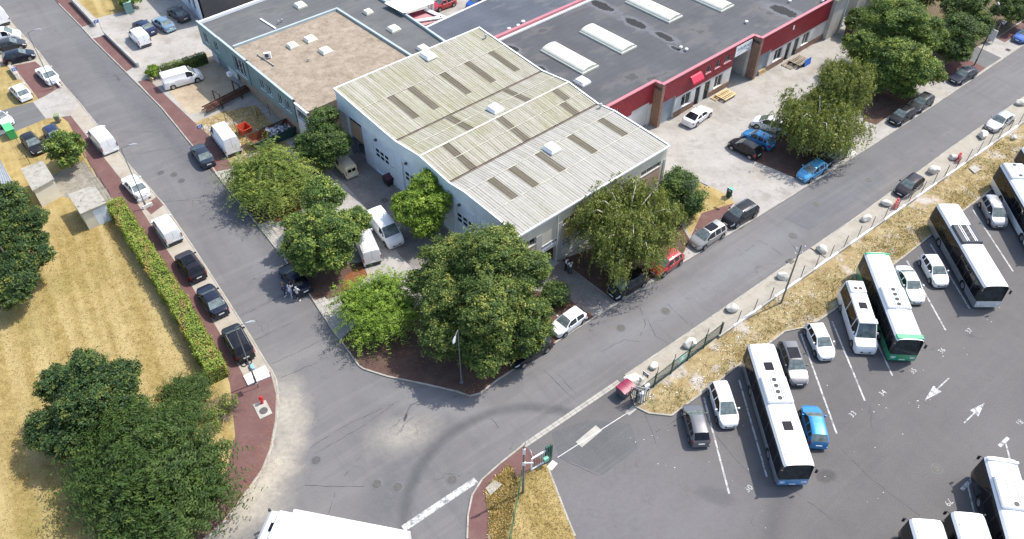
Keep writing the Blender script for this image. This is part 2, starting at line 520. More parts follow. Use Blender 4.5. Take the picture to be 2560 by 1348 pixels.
KR = [(60, -95), (147, 10), (204, 68), (230, 97), (314, 180), (404, 270), (477, 360), (530, 417), (557, 457), (640, 557), (710, 647), (774, 737), (834, 830), (850, 849),
      (898, 916), (911, 924), (968, 942), (1060, 961), (1140, 979), (1175, 991), (1199, 985), (1244, 950), (1281, 926), (1487, 794), (1700, 661), (1921, 526), (2187, 360), (2337, 262), (2560, 112), (2720, 8)]
KL = [(-75, -70), (50, 80), (100, 134), (160, 214), (204, 264), (320, 410), (411, 513), (484, 620), (574, 760), (624, 838), (667, 910), (679, 926), (691, 950), (695, 985), (693, 1048),
      (679, 1121), (659, 1174), (602, 1255), (561, 1308), (490, 1370), (400, 1450)]
KN = [(2720, 130), (2560, 243), (2371, 375), (2254, 462), (2137, 547), (1947, 677), (1724, 831), (1562, 940)]
KI = [(1309, 1113), (1250, 1160), (1205, 1200), (1180, 1240), (1170, 1290), (1168, 1348), (1172, 1450)]
LOTEDGE = [(1587, 1017), (1622, 1034), (1679, 1040), (1703, 1021), (1768, 975), (1854, 908), (1931, 853), (1960, 830), (2016, 818), (2050, 800), (2087, 774),
           (2250, 650), (2317, 597), (2414, 523), (2474, 477), (2560, 415), (2720, 300)]
ISLE_R = [(1366, 1160), (1371, 1173), (1397, 1241), (1421, 1303), (1438, 1342), (1480, 1450)]

_nsheet = -1
ROAD = sheet("road", [(-260, -95), (60, -140), (1200, 400), (2720, -60), (2720, 300), (2720, 1520), (300, 1520), (240, 1450), (400, 700)], 0.0, M_ROAD)
LOT = sheet("car_park", [(1309, 1114), (1545, 956), (1580, 1000)] + LOTEDGE + [(2720, 1520), (1500, 1520)] + ISLE_R[::-1] + [(1340, 1135)], 0.004, M_LOT)
ZB = 0.10
block("city_block", KR + [(2720, -250), (60, -250)], ZB, M_CONC)
ZL = 0.06
block("west_block", KL + [(-700, 1450), (-700, -70)], ZL, M_BAY)
block("verge_strip", KN + LOTEDGE, ZB, M_SAND)
block("corner_island", KI + ISLE_R[::-1], ZB, M_RED)

# --- west side of the left street
sheet("lawn", [(-700, 150), (0, 165), (22, 160), (35, 182), (97, 249), (115, 297), (150, 290), (170, 305), (214, 387), (240, 437), (277, 497), (300, 500), (400, 647), (470, 760), (555, 905),
               (575, 960), (588, 1090), (565, 1180), (520, 1290), (450, 1370), (380, 1450), (-700, 1450)], ZL+.004, M_LAWN)
sheet("pavement", [(150, 290), (175, 287), (254, 387), (307, 453), (357, 530), (417, 624), (477, 711), (545, 825), (602, 926), (612, 945), (640, 945), (676, 930), (690, 985), (688, 1048),
                   (674, 1121), (653, 1174), (597, 1252), (556, 1304), (486, 1366), (398, 1448), (380, 1450), (450, 1370), (520, 1290), (565, 1180), (588, 1090), (575, 960), (555, 905),
                   (470, 760), (400, 647), (300, 500), (277, 497), (240, 437), (214, 387), (170, 305)], ZL+.008, M_RED)
sheet("pavement", [(33, 164), (88, 154), (157, 214), (97, 249)], ZL+.010, M_RED)
sheet("pavement", [(357, 515), (395, 490), (410, 512), (378, 536)], ZL+.010, M_RED)
sheet("driveway", [(-200, 335), (0, 277), (82, 255), (115, 297), (37, 329), (-60, 362)], ZL+.012, M_OLDPATCH)
sheet("driveway", [(82, 255), (157, 218), (200, 262), (174, 290), (115, 297)], ZL+.014, M_CONC)
sheet("gravel_yard", [(128, 440), (209, 402), (240, 440), (285, 500), (250, 512), (157, 492)], ZL+.010, M_GRAVEL)

# --- east side of the left street and the yards
Z1 = ZB + .004
sheet("pavement", [(90, -60), (147, 10), (204, 68), (234, 58), (180, 0), (140, -60)], Z1, M_RED)
sheet("pavement", [(230, 97), (314, 180), (341, 164), (267, 87)], Z1, M_RED)
sheet("pavement", [(344, 204), (404, 270), (477, 360), (534, 431), (582, 420), (547, 360), (484, 304), (387, 213), (372, 197)], Z1, M_RED)
sheet("dry_grass_plot", [(184, -8), (240, 46), (310, 28), (345, -25), (250, -60)], Z1, M_LAWN)
sheet("dry_grass_plot", [(486, 306), (560, 278), (640, 262), (700, 330), (730, 372), (610, 432), (584, 420), (549, 360)], Z1, M_WEED)
sheet("worn_yard", [(405, 208), (515, 130), (575, 185), (600, 240), (520, 280), (470, 285)], Z1, soil("stained_yard", [(0.28, (0.20, 0.145, 0.10)), (0.5, (0.37, 0.30, 0.21)), (0.75, (0.50, 0.44, 0.34))], 0.35, 10, 0.3))
sheet("tree_bed", [(562, 462), (600, 440), (790, 470), (748, 530), (690, 548), (644, 560)], Z1, M_REDSOIL)
sheet("tree_bed", [(713, 650), (760, 640), (860, 660), (905, 656), (920, 690), (862, 735), (792, 755), (776, 738)], Z1, M_REDSOIL)
sheet("mulch_bed", [(681, 546), (690, 530), (738, 505), (755, 520), (730, 542), (690, 556)], Z1+.004, M_MULCH)
sheet("mulch_bed", [(862, 690), (905, 662), (920, 690), (880, 722), (855, 725)], Z1+.004, M_MULCH)
sheet("corner_bed", [(853, 850), (900, 914), (912, 921), (968, 939), (1140, 976), (1175, 988), (1198, 982), (1242, 948), (1281, 923), (1400, 846), (1485, 793), (1424, 750), (1380, 735), (1330, 725),
                     (1200, 720), (1100, 700), (1040, 770), (960, 835), (885, 815)], Z1, M_REDSOIL)
sheet("paved_yard", [(800, 398), (900, 385), (1190, 640), (1290, 720), (1150, 735), (1060, 700), (1000, 640), (950, 560), (880, 480)], Z1, M_COBBLE)
sheet("entrance_path", [(1355, 668), (1400, 648), (1538, 757), (1485, 792), (1424, 750)], Z1+.004, M_COBBLE)
sheet("tree_bed", [(1402, 650), (1540, 755), (1640, 690), (1700, 650), (1725, 600), (1690, 540), (1600, 560), (1480, 620)], Z1, M_REDSOIL)
sheet("pavement", [(1728, 590), (1754, 533), (1834, 508), (1806, 545), (1750, 590)], Z1+.004, M_RED)
sheet("dry_grass_plot", [(1700, 530), (1745, 450), (1814, 485), (1838, 508), (1758, 532), (1725, 590)], Z1, M_LAWN)
sheet("tree_bed", [(1885, 402), (1990, 446), (2012, 430), (2130, 362), (2060, 322), (1960, 330), (1900, 370)], Z1, M_REDSOIL)
sheet("tree_bed", [(2160, 302), (2190, 312), (2297, 238), (2272, 218), (2130, 225)], Z1, M_REDSOIL)
sheet("pavement", [(2318, 192), (2344, 206), (2445, 184), (2464, 170), (2410, 143), (2380, 150)], Z1, M_RED)
sheet("driveway", [(2405, 139), (2444, 117), (2504, 145), (2464, 170)], Z1+.004, M_OLDPATCH)
sheet("pavement", [(2491, 96), (2512, 106), (2600, 50), (2600, 25)], Z1, M_RED)
sheet("tree_bed", [(2105, 110), (2200, 235), (2316, 190), (2400, 138), (2490, 95), (2600, 20), (2600, -120), (2150, -120)], Z1, M_SOIL)

# --- verge between fence and car park, island, repaired patch
sheet("weed_verge", [(1592, 1004), (1797, 840), (2560, 306), (2720, 190), (2720, 298)] + [(x-1, y-2) for x, y in LOTEDGE[:-1]][::-1], ZB+.004, M_WEED)
sheet("dry_grass_plot", [(1322, 1175), (1366, 1160), (1371, 1175), (1396, 1241), (1420, 1303), (1437, 1342), (1478, 1450), (1250, 1450), (1268, 1345), (1298, 1195)], ZB+.004, M_LAWN)
sheet("weed_verge", [(1298, 1195), (1270, 1330), (1250, 1450), (1218, 1450), (1222, 1290), (1212, 1225), (1245, 1195), (1270, 1165)], ZB+.006, M_WEED)
sheet("repair_patch", [(1378, 1081), (1470, 1050), (1577, 1060), (1596, 1121), (1506, 1188), (1397, 1142)], 0.008, M_PATCH)
sheet("repair_patch", [(1958, 545), (2180, 404), (2218, 452), (2022, 578)], 0.004, M_NEWER)

# ================================================================ KERBS (stone by stone)
def path_walk(pts, step):
    out = []
    acc = []
    for a, b in zip(pts, pts[1:]):
        L = (b-a).length
        n = max(1, round(L/step))
        for i in range(n):
            acc.append((a + (b-a)*(i/n), a + (b-a)*((i+1)/n)))
    return acc

mb = MB(); mb.bbox(-0.5, 0.5, -0.075, 0.075, -0.16, 0, 0.015)
ME_KERB = mb.mesh("kerb_stone")
def kerb(px, ztop, step=1.0, limit=290):
    k = bpy.data.objects.new("kerb", None); COL.objects.link(k); tag(k, kind="structure")
    pts = [P(x, y) for x, y in px]
    segs = path_walk(pts, step)[:limit]
    for a, b in segs:
        d = b-a
        c = (a+b)/2
        o = put("kerb_stone", ME_KERB, k, M_KERB, (c.x, c.y, ztop + RNG.uniform(-.008, .008)), (RNG.uniform(-.02, .02), 0, math.atan2(d.y, d.x) + RNG.uniform(-.008, .008)), ((d.length-0.015), 1, 1))
    return k
kerb(KR[1:-1], ZB+.015)
kerb(KL[1:-1], ZL+.03)
kerb(KN[1:], ZB+.012)
kerb(KI[:-1], ZB+.015)
kerb(LOTEDGE[:-1], ZB+.02)
kerb(ISLE_R[1:-1], ZB+.02)
# paved channel across the car park entrance
mb = MB(); mb.bbox(-0.5, 0.5, -0.11, 0.11, -0.03, 0, 0.012)
ME_SETT = mb.mesh("paving_block")
ch = bpy.data.objects.new("paved_channel", None); COL.objects.link(ch); tag(ch, kind="structure")
for off in (-0.12, 0.12):
    for a, b in path_walk([P(1548, 954), P(1309, 1115)], 0.62):
        d = (b-a); nrm = Vector((-d.y, d.x, 0)).normalized()
        c = (a+b)/2 + nrm*off
        put("paving_block", ME_SETT, ch, M_SLAB, (c.x, c.y, 0.016 + RNG.uniform(-.003, .003)), (0, 0, math.atan2(d.y, d.x)), (d.length*0.96, 1, 1))

# broken concrete slabs along the kerb of the left street
sl_root = bpy.data.objects.new("paving_slabs", None); COL.objects.link(sl_root); tag(sl_root, kind="structure")
def slab_field(corner_px, nu, nv):
    q = [P(x, y, ZB) for x, y in corner_px]
    for i in range(nu):
        for j in range(nv):
            def at(u, v):
                return (q[0]*(1-u)+q[1]*u)*(1-v) + (q[3]*(1-u)+q[2]*u)*v
            g = 0.05
            c = [at((i+g)/nu, (j+g)/nv), at((i+1-g)/nu, (j+g)/nv), at((i+1-g)/nu, (j+1-g)/nv), at((i+g)/nu, (j+1-g)/nv)]
            h = ZB + 0.02 + RNG.uniform(-.008, .012)
            mb = MB(); vs = [(p.x, p.y, ZB-.03) for p in c] + [(p.x, p.y, h + RNG.uniform(-.006, .006)) for p in c]
            mb.add(vs, [(3, 2, 1, 0), (4, 5, 6, 7), (0, 1, 5, 4), (1, 2, 6, 5), (2, 3, 7, 6), (3, 0, 4, 7)])
            put("paving_slab", mb.mesh("paving_slab"), sl_root, M_SLAB)
slab_field([(648, 566), (708, 640), (735, 625), (678, 555)], 7, 3)
slab_field([(782, 752), (838, 830), (872, 812), (812, 742)], 8, 3)
slab_field([(536, 432), (560, 461), (590, 446), (566, 424)], 4, 3)

# ================================================================ PAINT, COVERS, GULLIES
def strip_px(name, a, b, w, z, m, parent):
    A, Bq = P(*a, 0), P(*b, 0)
    d = (Bq-A); n = Vector((-d.y, d.x, 0)).normalized()*(w/2)
    mb = MB(); mb.add([(p.x, p.y, z) for p in (A-n, Bq-n, Bq+n, A+n)], [(0, 1, 2, 3)])
    me = mb.mesh(name)
    if me.polygons[0].normal.z < 0: me.flip_normals()
    return put(name, me, parent, m)
for a, b in [((1760, 995), (1823, 1235)), ((1847.7, 950.5), (1917, 1192.4)), ((2002, 834.6), (2091.7, 1084.7)), ((2080.6, 804), (2162, 1002)), ((2150, 765), (2231, 939.5)), ((2267, 652), (2364, 825.7)),
             ((2325.7, 610), (2424, 772)), ((2432.5, 525), (2532.7, 679)), ((2500, 505), (2600, 668))]:
    strip_px("bay_line", a, b, 0.15, 0.010, M_FADED, LOT)
strip_px("stop_line", (1008, 1322), (1190, 1200), 0.55, 0.006, M_FADED, ROAD)
for a, b, w in [((2404, 1225), (2437, 1190), .28), ((2418, 1208), (2437, 1290), .12), ((2498, 1116), (2521, 1094), .28), ((2514, 1107), (2531, 1173), .13)]:
    strip_px("bay_line", a, b, w, 0.010 if w > .2 else 0.012, M_FADED, LOT)
strip_px("gate_rail", (1394, 1144), (1585, 1022), 0.06, 0.016, mat("steel_rail", (0.5, 0.5, 0.48), 0.5, 0.1, 3, metal=0.5), LOT)
strip_px("threshold_slab", (1447, 1112), (1497, 1070), 0.7, 0.012, M_SLAB, LOT)
strip_px("threshold_slab", (1373, 1172), (1388, 1155), 0.5, 0.012, M_WHITECONC, LOT)
strip_px("threshold_slab", (1568, 1035), (1588, 1018), 0.45, 0.012, M_SLAB, LOT)

M_JOINT = mat("tar_joint", (0.045, 0.045, 0.048), 0.9, 0.3, 3, world=True)
def joint(pts, w=.035):
    q = [P(x, y) for x, y in pts]; fine_ = []
    for a, b in zip(q, q[1:]):
        k = max(2, int((b-a).length/.5))
        fine_ += [a.lerp(b, i/k)+Vector((RNG.uniform(-.05, .05), RNG.uniform(-.05, .05), 0)) for i in range(k)]
    fine_.append(q[-1])
    mb = MB()
    for a, b in zip(fine_, fine_[1:]):
        if RNG.random() < .12: continue
        d = (b-a); n = Vector((-d.y, d.x, 0)).normalized()*w*RNG.uniform(.25, .7)
        mb.add([(p.x, p.y, .0075) for p in (a-n, b-n, b+n, a+n)], [(0, 1, 2, 3)])
    me = mb.mesh("tar_joint")
    if len(me.polygons) and me.polygons[0].normal.z < 0: me.flip_normals()
    tag(put("tar_joint", me, ROAD, M_JOINT), kind="stuff")
for ln in [[(638, 851), (690, 826), (742, 800)], [(679, 910), (744, 881), (812, 846)], [(703, 944), (780, 912), (848, 880)], [(600, 790), (690, 748), (760, 712)], [(775, 1120), (880, 1055), (998, 1003)], [(785, 1135), (900, 1070), (985, 1010)],
           [(850, 1205), (880, 1165), (915, 1130)], [(762, 1214), (830, 1216), (910, 1216)], [(820, 1285), (830, 1255), (838, 1232)], [(1228, 1045), (1246, 1070)], [(340, 385), (420, 372), (520, 352)], [(300, 330), (390, 330)], [(230, 180), (300, 188)],
           [(560, 480), (470, 500), (400, 506)], [(1360, 925), (1410, 975), (1450, 1010)], [(1395, 935), (1440, 985)], [(1500, 880), (1560, 850), (1600, 855)], [(1620, 800), (1640, 840), (1690, 870), (1720, 868)], [(1600, 770), (1615, 810), (1600, 840)],
           [(1670, 760), (1720, 810)], [(1850, 640), (1900, 600), (1960, 640)], [(1970, 600), (2010, 650)], [(1500, 1190), (1430, 1160), (1396, 1142)], [(1900, 1150), (1990, 1230), (2080, 1300)], [(2090, 1110), (2180, 1200), (2300, 1290)], [(1600, 1010), (1622, 1060), (1640, 1110)], [(1640, 1080), (1740, 1020)], [(1790, 1090), (1850, 1160), (1880, 1190)]]:
    joint(ln)
def arrow(tip, tail, m):
    A, T = P(*tip), P(*tail)
    d = (T-A); L = d.length; d.normalize(); n = Vector((-d.y, d.x, 0))
    q = [A, A+d*L*.52+n*.40, A+d*L*.5+n*.055, T+n*.055, T-n*.055, A+d*L*.5-n*.055, A+d*L*.52-n*.40]
    mb = MB(); mb.add([(p.x, p.y, 0.010) for p in q], [tuple(range(7))])
    me = mb.mesh("arrow")
    if me.polygons[0].normal.z < 0: me.flip_normals()
    put("arrow", me, LOT, m)
arrow((2312, 1001), (2372, 946), M_FADED)
arrow((2461, 1008), (2410, 1058), M_FADED)

_txt_cache = {}
def text_mesh(s, size, depth=0.0, bold=0.0, align='CENTER'):
    k = (s, size, depth, bold, align)
    if k in _txt_cache: return _txt_cache[k]
    cu = bpy.data.curves.new("t", 'FONT')
    cu.body = s; cu.size = size; cu.align_x = align; cu.align_y = 'CENTER'
    cu.extrude = depth; cu.offset = bold; cu.resolution_u = 2
    o = bpy.data.objects.new("t", cu); COL.objects.link(o)
    dg = bpy.context.evaluated_depsgraph_get(); dg.update()
    me = bpy.data.meshes.new_from_object(o.evaluated_get(dg))
    bpy.data.objects.remove(o); bpy.data.curves.remove(cu)
    me.materials.clear()
    _txt_cache[k] = me
    return me
for s, q, ang in [("30", (1872, 1222), 38), ("33", (2132, 1036), 38), ("34", (2207, 983), 38), ("35", (2283, 928), 38), ("36", (2355, 877), 38), ("37", (2423, 828), 38),
                  ("79", (2371, 1256), 218), ("80", (2457, 1160), 218), ("81", (2548, 1056), 218)]:
    p = P(*q)
    put("bay_number", text_mesh(s, 0.68, 0, 0.0), LOT, M_FADED, (p.x, p.y, 0.011), (0, 0, math.radians(ang)))

mb = MB(); mb.lathe([(0.36, -0.02), (0.36, 0.012), (0.33, 0.014), (0.33, 0.006), (0.30, 0.006), (0.30, 0.012), (0.0001, 0.013)], 20)
ME_MAN = mb.mesh("manhole_cover", 40)
mb = MB(); mb.lathe([(0.52, -0.02), (0.50, 0.004), (0.001, 0.004)], 20)
ME_MANR = mb.mesh("manhole_surround", 40)
for q in [(1664, 778), (1552, 820), (402, 432), (454, 452), (540, 455), (435, 437), (790, 1151), (942, 1210), (994, 1218), (1130, 1200), (1983, 590), (2172, 450), (2040, 510), (1300, 575), (2342, 1172)]:
    p = P(*q)
    o = put("manhole_cover", ME_MAN, ROAD, M_IRON, (p.x, p.y, 0.010), (0, 0, RNG.uniform(0, 3)))
    put("manhole_surround", ME_MANR, o, M_OLDPATCH, (0, 0, -0.004))
mb = MB()
mb.box(-.32, .32, -.32, -.26, 0, .02); mb.box(-.32, .32, .26, .32, 0, .02)
for i in range(7): mb.box(-.29+i*.09, -.25+i*.09, -.26, .26, 0, .016)
mb.box(-.32, -.29, -.26, .26, 0, .02); mb.box(.29, .32, -.26, .26, 0, .02)
ME_GRATE = mb.mesh("drain_grate")
for q, z in [((1850, 567), 0.006), ((1976, 653), ZB+.004), ((400, 513), 0.006), ((962, 501), Z1+.006), ((2520, 125), ZB+.006)]:
    p = P(*q, z)
    put("drain_grate", ME_GRATE, ROAD, M_IRON, (p.x, p.y, z), (0, 0, math.radians(40)))
# ================================================================ BUILDING HELPERS
M_CREAM = mat("cream_render", (0.62, 0.58, 0.47), 0.85, 0.10, 0.8, 0.2, 14, fine=0.12)
M_GREYCONC = mat("grey_concrete", (0.46, 0.445, 0.41), 0.85, 0.16, 0.9, 0.3, 14, fine=0.2)
M_PEACH = mat("peach_panel", (0.50, 0.36, 0.26), 0.7, 0.1, 1.2)
M_WHITEMET = mat("white_metal", (0.78, 0.79, 0.79), 0.45, 0.06, 1.5)
M_CLAD = mat("pale_blue_cladding", (0.7426, 0.819, 0.845), 0.4, 0.09, 0.6, metal=0.15, fine=0.08)
M_BLUEGREY = mat("blue_grey_panel", (0.6864, 0.7656, 0.8184), 0.5, 0.08, 0.9)
M_GLASS = glass_mat("window_glass")
M_WGREY = mat("grey_frame", (0.42, 0.42, 0.40), 0.6, 0.1)
M_WWHITE = mat("white_frame", (0.78, 0.78, 0.75), 0.5, 0.05)
M_DARK = mat("dark_interior", (0.03, 0.028, 0.026), 0.9, 0.3, 1.0)
M_REDCLAD = mat("red_cladding", (0.27, 0.022, 0.036), 0.42, 0.12, 0.5, metal=0.05, fine=0.1)
M_PINKCAP = mat("faded_red_capping", (0.4176, 0.1512, 0.1728), 0.5, 0.1, 0.8)
M_ROLL = mat("blue_grey_shutter", (0.25, 0.29, 0.32), 0.5, 0.14, 1.2, fine=0.2)
M_TEAL = mat("teal_cladding", (0.145, 0.235, 0.245), 0.5, 0.1, 0.4, fine=0.1)
M_TEALCAP = mat("teal_capping", (0.36, 0.42, 0.43), 0.5, 0.08, 0.8)
M_WALLWHITE = mat("dirty_white_wall", (0.60, 0.60, 0.58), 0.8, 0.14, 0.6, fine=0.2)
M_STEEL = mat("galvanised_steel", (0.40, 0.41, 0.41), 0.5, 0.12, 3, metal=0.6)
M_NAVY = mat("navy_lettering", (0.02, 0.022, 0.06), 0.6)
M_CYANINK = mat("cyan_lettering", (0.06, 0.22, 0.30), 0.6)
M_SIGNW = mat("sign_white", (0.80, 0.80, 0.80), 0.5, 0.04)
M_SKY = mat("skylight_dome", (0.82, 0.82, 0.80), 0.35, 0.04)
M_SKYY = mat("yellowed_dome", (0.666, 0.639, 0.522), 0.4, 0.06)
M_DOMEV = mat("ribbed_vault", (0.58, 0.58, 0.50), 0.45, 0.07, 1.2)

def brick_mat():
    m, nt, b = nodes_of("brown_brick")
    N = NT(nt); co = N.obj()
    # bricks run along the wall whichever way it faces
    s = N.sep(co)
    cmb = N.new("ShaderNodeCombineXYZ")
    N.lk(N.math('ADD', s[0], s[1]), cmb.inputs[0]); N.lk(s[2], cmb.inputs[1])
    br = N.new("ShaderNodeTexBrick")
    br.inputs["Scale"].default_value = 4.2
    br.inputs["Color1"].default_value = (0.19, 0.095, 0.06, 1); br.inputs["Color2"].default_value = (0.29, 0.16, 0.105, 1)
    br.inputs["Mortar"].default_value = (0.34, 0.29, 0.24, 1)
    br.inputs["Mortar Size"].default_value = 0.018
    N.lk(cmb.outputs[0], br.inputs["Vector"])
    n = N.noise(co, 3, 4)
    c = N.mix(N.map(n, .4, .8, 0, .5), br.outputs["Color"], (0.12, 0.07, 0.05))
    N.lk(c, b.inputs["Base Color"]); b.inputs["Roughness"].default_value = 0.9
    N.lk(N.bump(br.outputs["Fac"], -0.4, 0.02), b.inputs["Normal"])
    return m
M_BRICK = brick_mat()

def roof_felt(name, base, pools=0.6, patch=(0.3, 0.28, 0.25), scale=0.25, stains=()):
    m, nt, b = nodes_of(name)
    N = NT(nt); co = N.pos()
    n = N.noise(co, scale, 5, 0.6); f = N.noise(co, 10, 4, 0.75)
    c = N.ramp(n, [(0.3, tuple(q*.8 for q in base)), (0.7, tuple(q*1.25 for q in base))])
    c = N.mix(N.map(f, .35, .75, 0, .35), c, tuple(min(1, q*1.7) for q in base))
    # welded felt strips
    w = N.new("ShaderNodeTexWave", wave_type='BANDS', bands_direction='X')
    w.inputs["Scale"].default_value = 0.32; w.inputs["Distortion"].default_value = 0.4
    N.lk(N.mapping(co, rot=(0, 0, math.radians(48))), w.inputs["Vector"])
    c = N.mix(N.map(w.outputs["Fac"], 0.0, 0.035, 0.35, 0), c, tuple(q*.55 for q in base))
    # pale silt rings around dried puddles, dark wet middles
    p = N.noise(N.mapping(co, loc=(5, 3, 0), rot=(0, 0, math.radians(-41)), scale=(1.0, 2.0, 1)), 0.16, 4, 0.6)
    c = N.mix(N.map(p, .52, .60, 0, pools), c, patch)
    c = N.mix(N.map(N.math('ADD', p, N.math('MULTIPLY', N.noise(co, 2.2, 3), 0.06)), .685, .695, 0, pools), c, (0.022, 0.022, 0.024))
    nzs = N.noise(co, 1.3, 5, 0.7)
    for q, rx, ry in stains:
        c = N.mix(blob(N, co, P(*q, 5.55), rx*1.7, ry*1.7, math.radians(-49), nzs, 0.3), c, tuple(q_*1.9 for q_ in base))
        c = N.mix(blob(N, co, P(*q, 5.55), rx, ry, math.radians(-49), nzs, 0.08), c, (0.012, 0.012, 0.013))
    N.lk(c, b.inputs["Base Color"])
    N.lk(N.map(f, .3, .7, .7, .95), b.inputs["Roughness"])
    N.lk(N.bump(f, 0.3, 0.02), b.inputs["Normal"])
    return m
M_FELT = roof_felt("grey_roof_felt", (0.0609, 0.0626, 0.0684), 0.5, (0.116, 0.1102, 0.1044), stains=[((1505, 15), 2.0, .8), ((1588, 58), 1.8, .75), ((1662, 92), 1.6, .6), ((1960, 28), 2.2, 1.0), ((1283, 122), 1.0, .5), ((1354, 170), .7, .35), ((1690, 122), .8, .3)])
M_FELTB = roof_felt("blue_grey_roof_felt", (0.0627, 0.0713, 0.0891), 0.15)
M_FELTG = roof_felt("weathered_roof_felt", (0.085, 0.0884, 0.0884), 0.25, (0.1496, 0.1428, 0.1292))
M_ROOFGRAVEL = soil("roof_gravel", [(0.30, (0.1418, 0.11, 0.0793)), (0.46, (0.2552, 0.2058, 0.1552)), (0.58, (0.3261, 0.2732, 0.2138)), (0.72, (0.4112, 0.3619, 0.2966))], 1.0, 8, 0.8,
                    patches=[(0.3, 0.55, 0.7, (0.2552, 0.22, 0.1518), 0.4), (1.4, 0.62, 0.74, (0.0922, 0.0709, 0.0483), 0.55), (0.25, 0.58, 0.72, (0.39, 0.3477, 0.2621), 0.5)])

def wall_holes(mb, x0, x1, z0, z1, holes, t=0.25, M=None, top=True):
    """wall with its face at y=0 looking to -y, openings with real reveals"""
    xs = sorted({x0, x1} | {h[0] for h in holes} | {h[1] for h in holes})
    zs = sorted({z0, z1} | {h[2] for h in holes} | {h[3] for h in holes})
    for i in range(len(xs)-1):
        for j in range(len(zs)-1):
            cx, cz = (xs[i]+xs[i+1])/2, (zs[j]+zs[j+1])/2
            if any(h[0] < cx < h[1] and h[2] < cz < h[3] for h in holes): continue
            mb.add([(xs[i], 0, zs[j]), (xs[i+1], 0, zs[j]), (xs[i+1], 0, zs[j+1]), (xs[i], 0, zs[j+1])], [(0, 1, 2, 3)], M)
    for a, b, c, d in holes:
        mb.add([(a, 0, c), (a, t, c), (a, t, d), (a, 0, d)], [(0, 1, 2, 3)], M)
        mb.add([(b, 0, c), (b, 0, d), (b, t, d), (b, t, c)], [(0, 1, 2, 3)], M)
        mb.add([(a, 0, c), (b, 0, c), (b, t, c), (a, t, c)], [(0, 1, 2, 3)], M)
        mb.add([(a, 0, d), (a, t, d), (b, t, d), (b, 0, d)], [(0, 1, 2, 3)], M)
    if top: mb.add([(x0, 0, z1), (x1, 0, z1), (x1, t, z1), (x0, t, z1)], [(0, 1, 2, 3)], M)

def T(x=0, y=0, z=0, rz=0.0):
    return Matrix.Translation((x, y, z)) @ Matrix.Rotation(rz, 4, 'Z')

def window(parent, M, x0, x1, z0, z1, n=2, fm=None, gm=None, depth=0.12, sill=True, rows=1, tilt=0.0):
    """frame with bars, one pane per light; M places the wall face"""
    fm = fm or M_WGREY; gm = gm or M_GLASS
    w = 0.06
    mb = MB()
    mb.box(x0, x1, depth, depth+.06, z0, z0+w, M); mb.box(x0, x1, depth, depth+.06, z1-w, z1, M)
    mb.box(x0, x0+w, depth, depth+.06, z0+w, z1-w, M); mb.box(x1-w, x1, depth, depth+.06, z0+w, z1-w, M)
    for i in range(1, n):
        xx = x0+(x1-x0)*i/n
        mb.box(xx-w/2, xx+w/2, depth, depth+.06, z0+w, z1-w, M)
    if sill: mb.box(x0-.05, x1+.05, -.07, depth, z0-.06, z0-.003, M)
    o = mb.build("window", fm, parent)
    for i in range(n):
        a = x0+(x1-x0)*i/n+w*.6; b = x0+(x1-x0)*(i+1)/n-w*.6
        for r in range(rows):
            c = z0+w*.7+(z1-z0-w*1.4)*r/rows; d = z0+w*.7+(z1-z0-w*1.4)*(r+1)/rows-(0.04 if r < rows-1 else 0)
            p = MB(); p.box(a, b, depth+.025, depth+.035, c, d, M)
            p.build("pane", gm, o)
    return o

def cap(name, pts, w, h, m, parent, z):
    """coping along a polyline of world xy points at height z"""
    mb = MB()
    for a, b in zip(pts, pts[1:]):
        a, b = Vector((a[0], a[1], 0)), Vector((b[0], b[1], 0))
        d = (b-a).normalized(); n = Vector((-d.y, d.x, 0))*w/2
        a2, b2 = a-d*w/2, b+d*w/2
        q = [a2-n, b2-n, b2+n, a2+n]
        mb.prism([(p.x, p.y) for p in q], z-h, z)
        z += 0.0025
    return mb.build(name, m, parent)

mb = MB(); mb.bbox(-.62, .62, -.62, .62, 0, .18, .04)
ME_SKB = mb.mesh("skylight_kerb")
mb = MB()
mb.add([(-.56, -.56, .183), (.56, -.56, .183), (.56, .56, .183), (-.56, .56, .183), (-.48, -.48, .30), (.48, -.48, .30), (.48, .48, .30), (-.48, .48, .30)],
       [(0, 1, 5, 4), (1, 2, 6, 5), (2, 3, 7, 6), (3, 0, 4, 7), (4, 5, 6, 7)])
ME_SKD = mb.mesh("dome")
def skylight(parent, loc, rz, sx=1.0, sy=1.0, m=None):
    m = m or M_SKY
    o = put("skylight", ME_SKB, parent, m, loc, (0, 0, rz), (sx, sy, 1.5))
    put("dome", ME_SKD, o, m)
    return o

# ================================================================ THE WORKSHOP (corrugated roof)
rz_main = math.radians(41.4)
MAIN = thing("workshop_building", "long workshop with mossy corrugated roof, pale blue cladding and cream street front", "building", (0.53, 53.77, 0), rz_main)
W_, L_ = 21.1, 30.8
PROF = [(0, 6.72), (3.9, 6.90), (7.75, 7.02), (10.2, 6.72), (15.0, 7.30), (19.3, 6.80), (21.2, 6.92), (26.1, 7.30), (30.8, 7.68)]
def zroof(v):
    for (a, za), (b, zb) in zip(PROF, PROF[1:]):
        if a <= v <= b: return za+(zb-za)*(v-a)/(b-a)
    return PROF[-1][1]
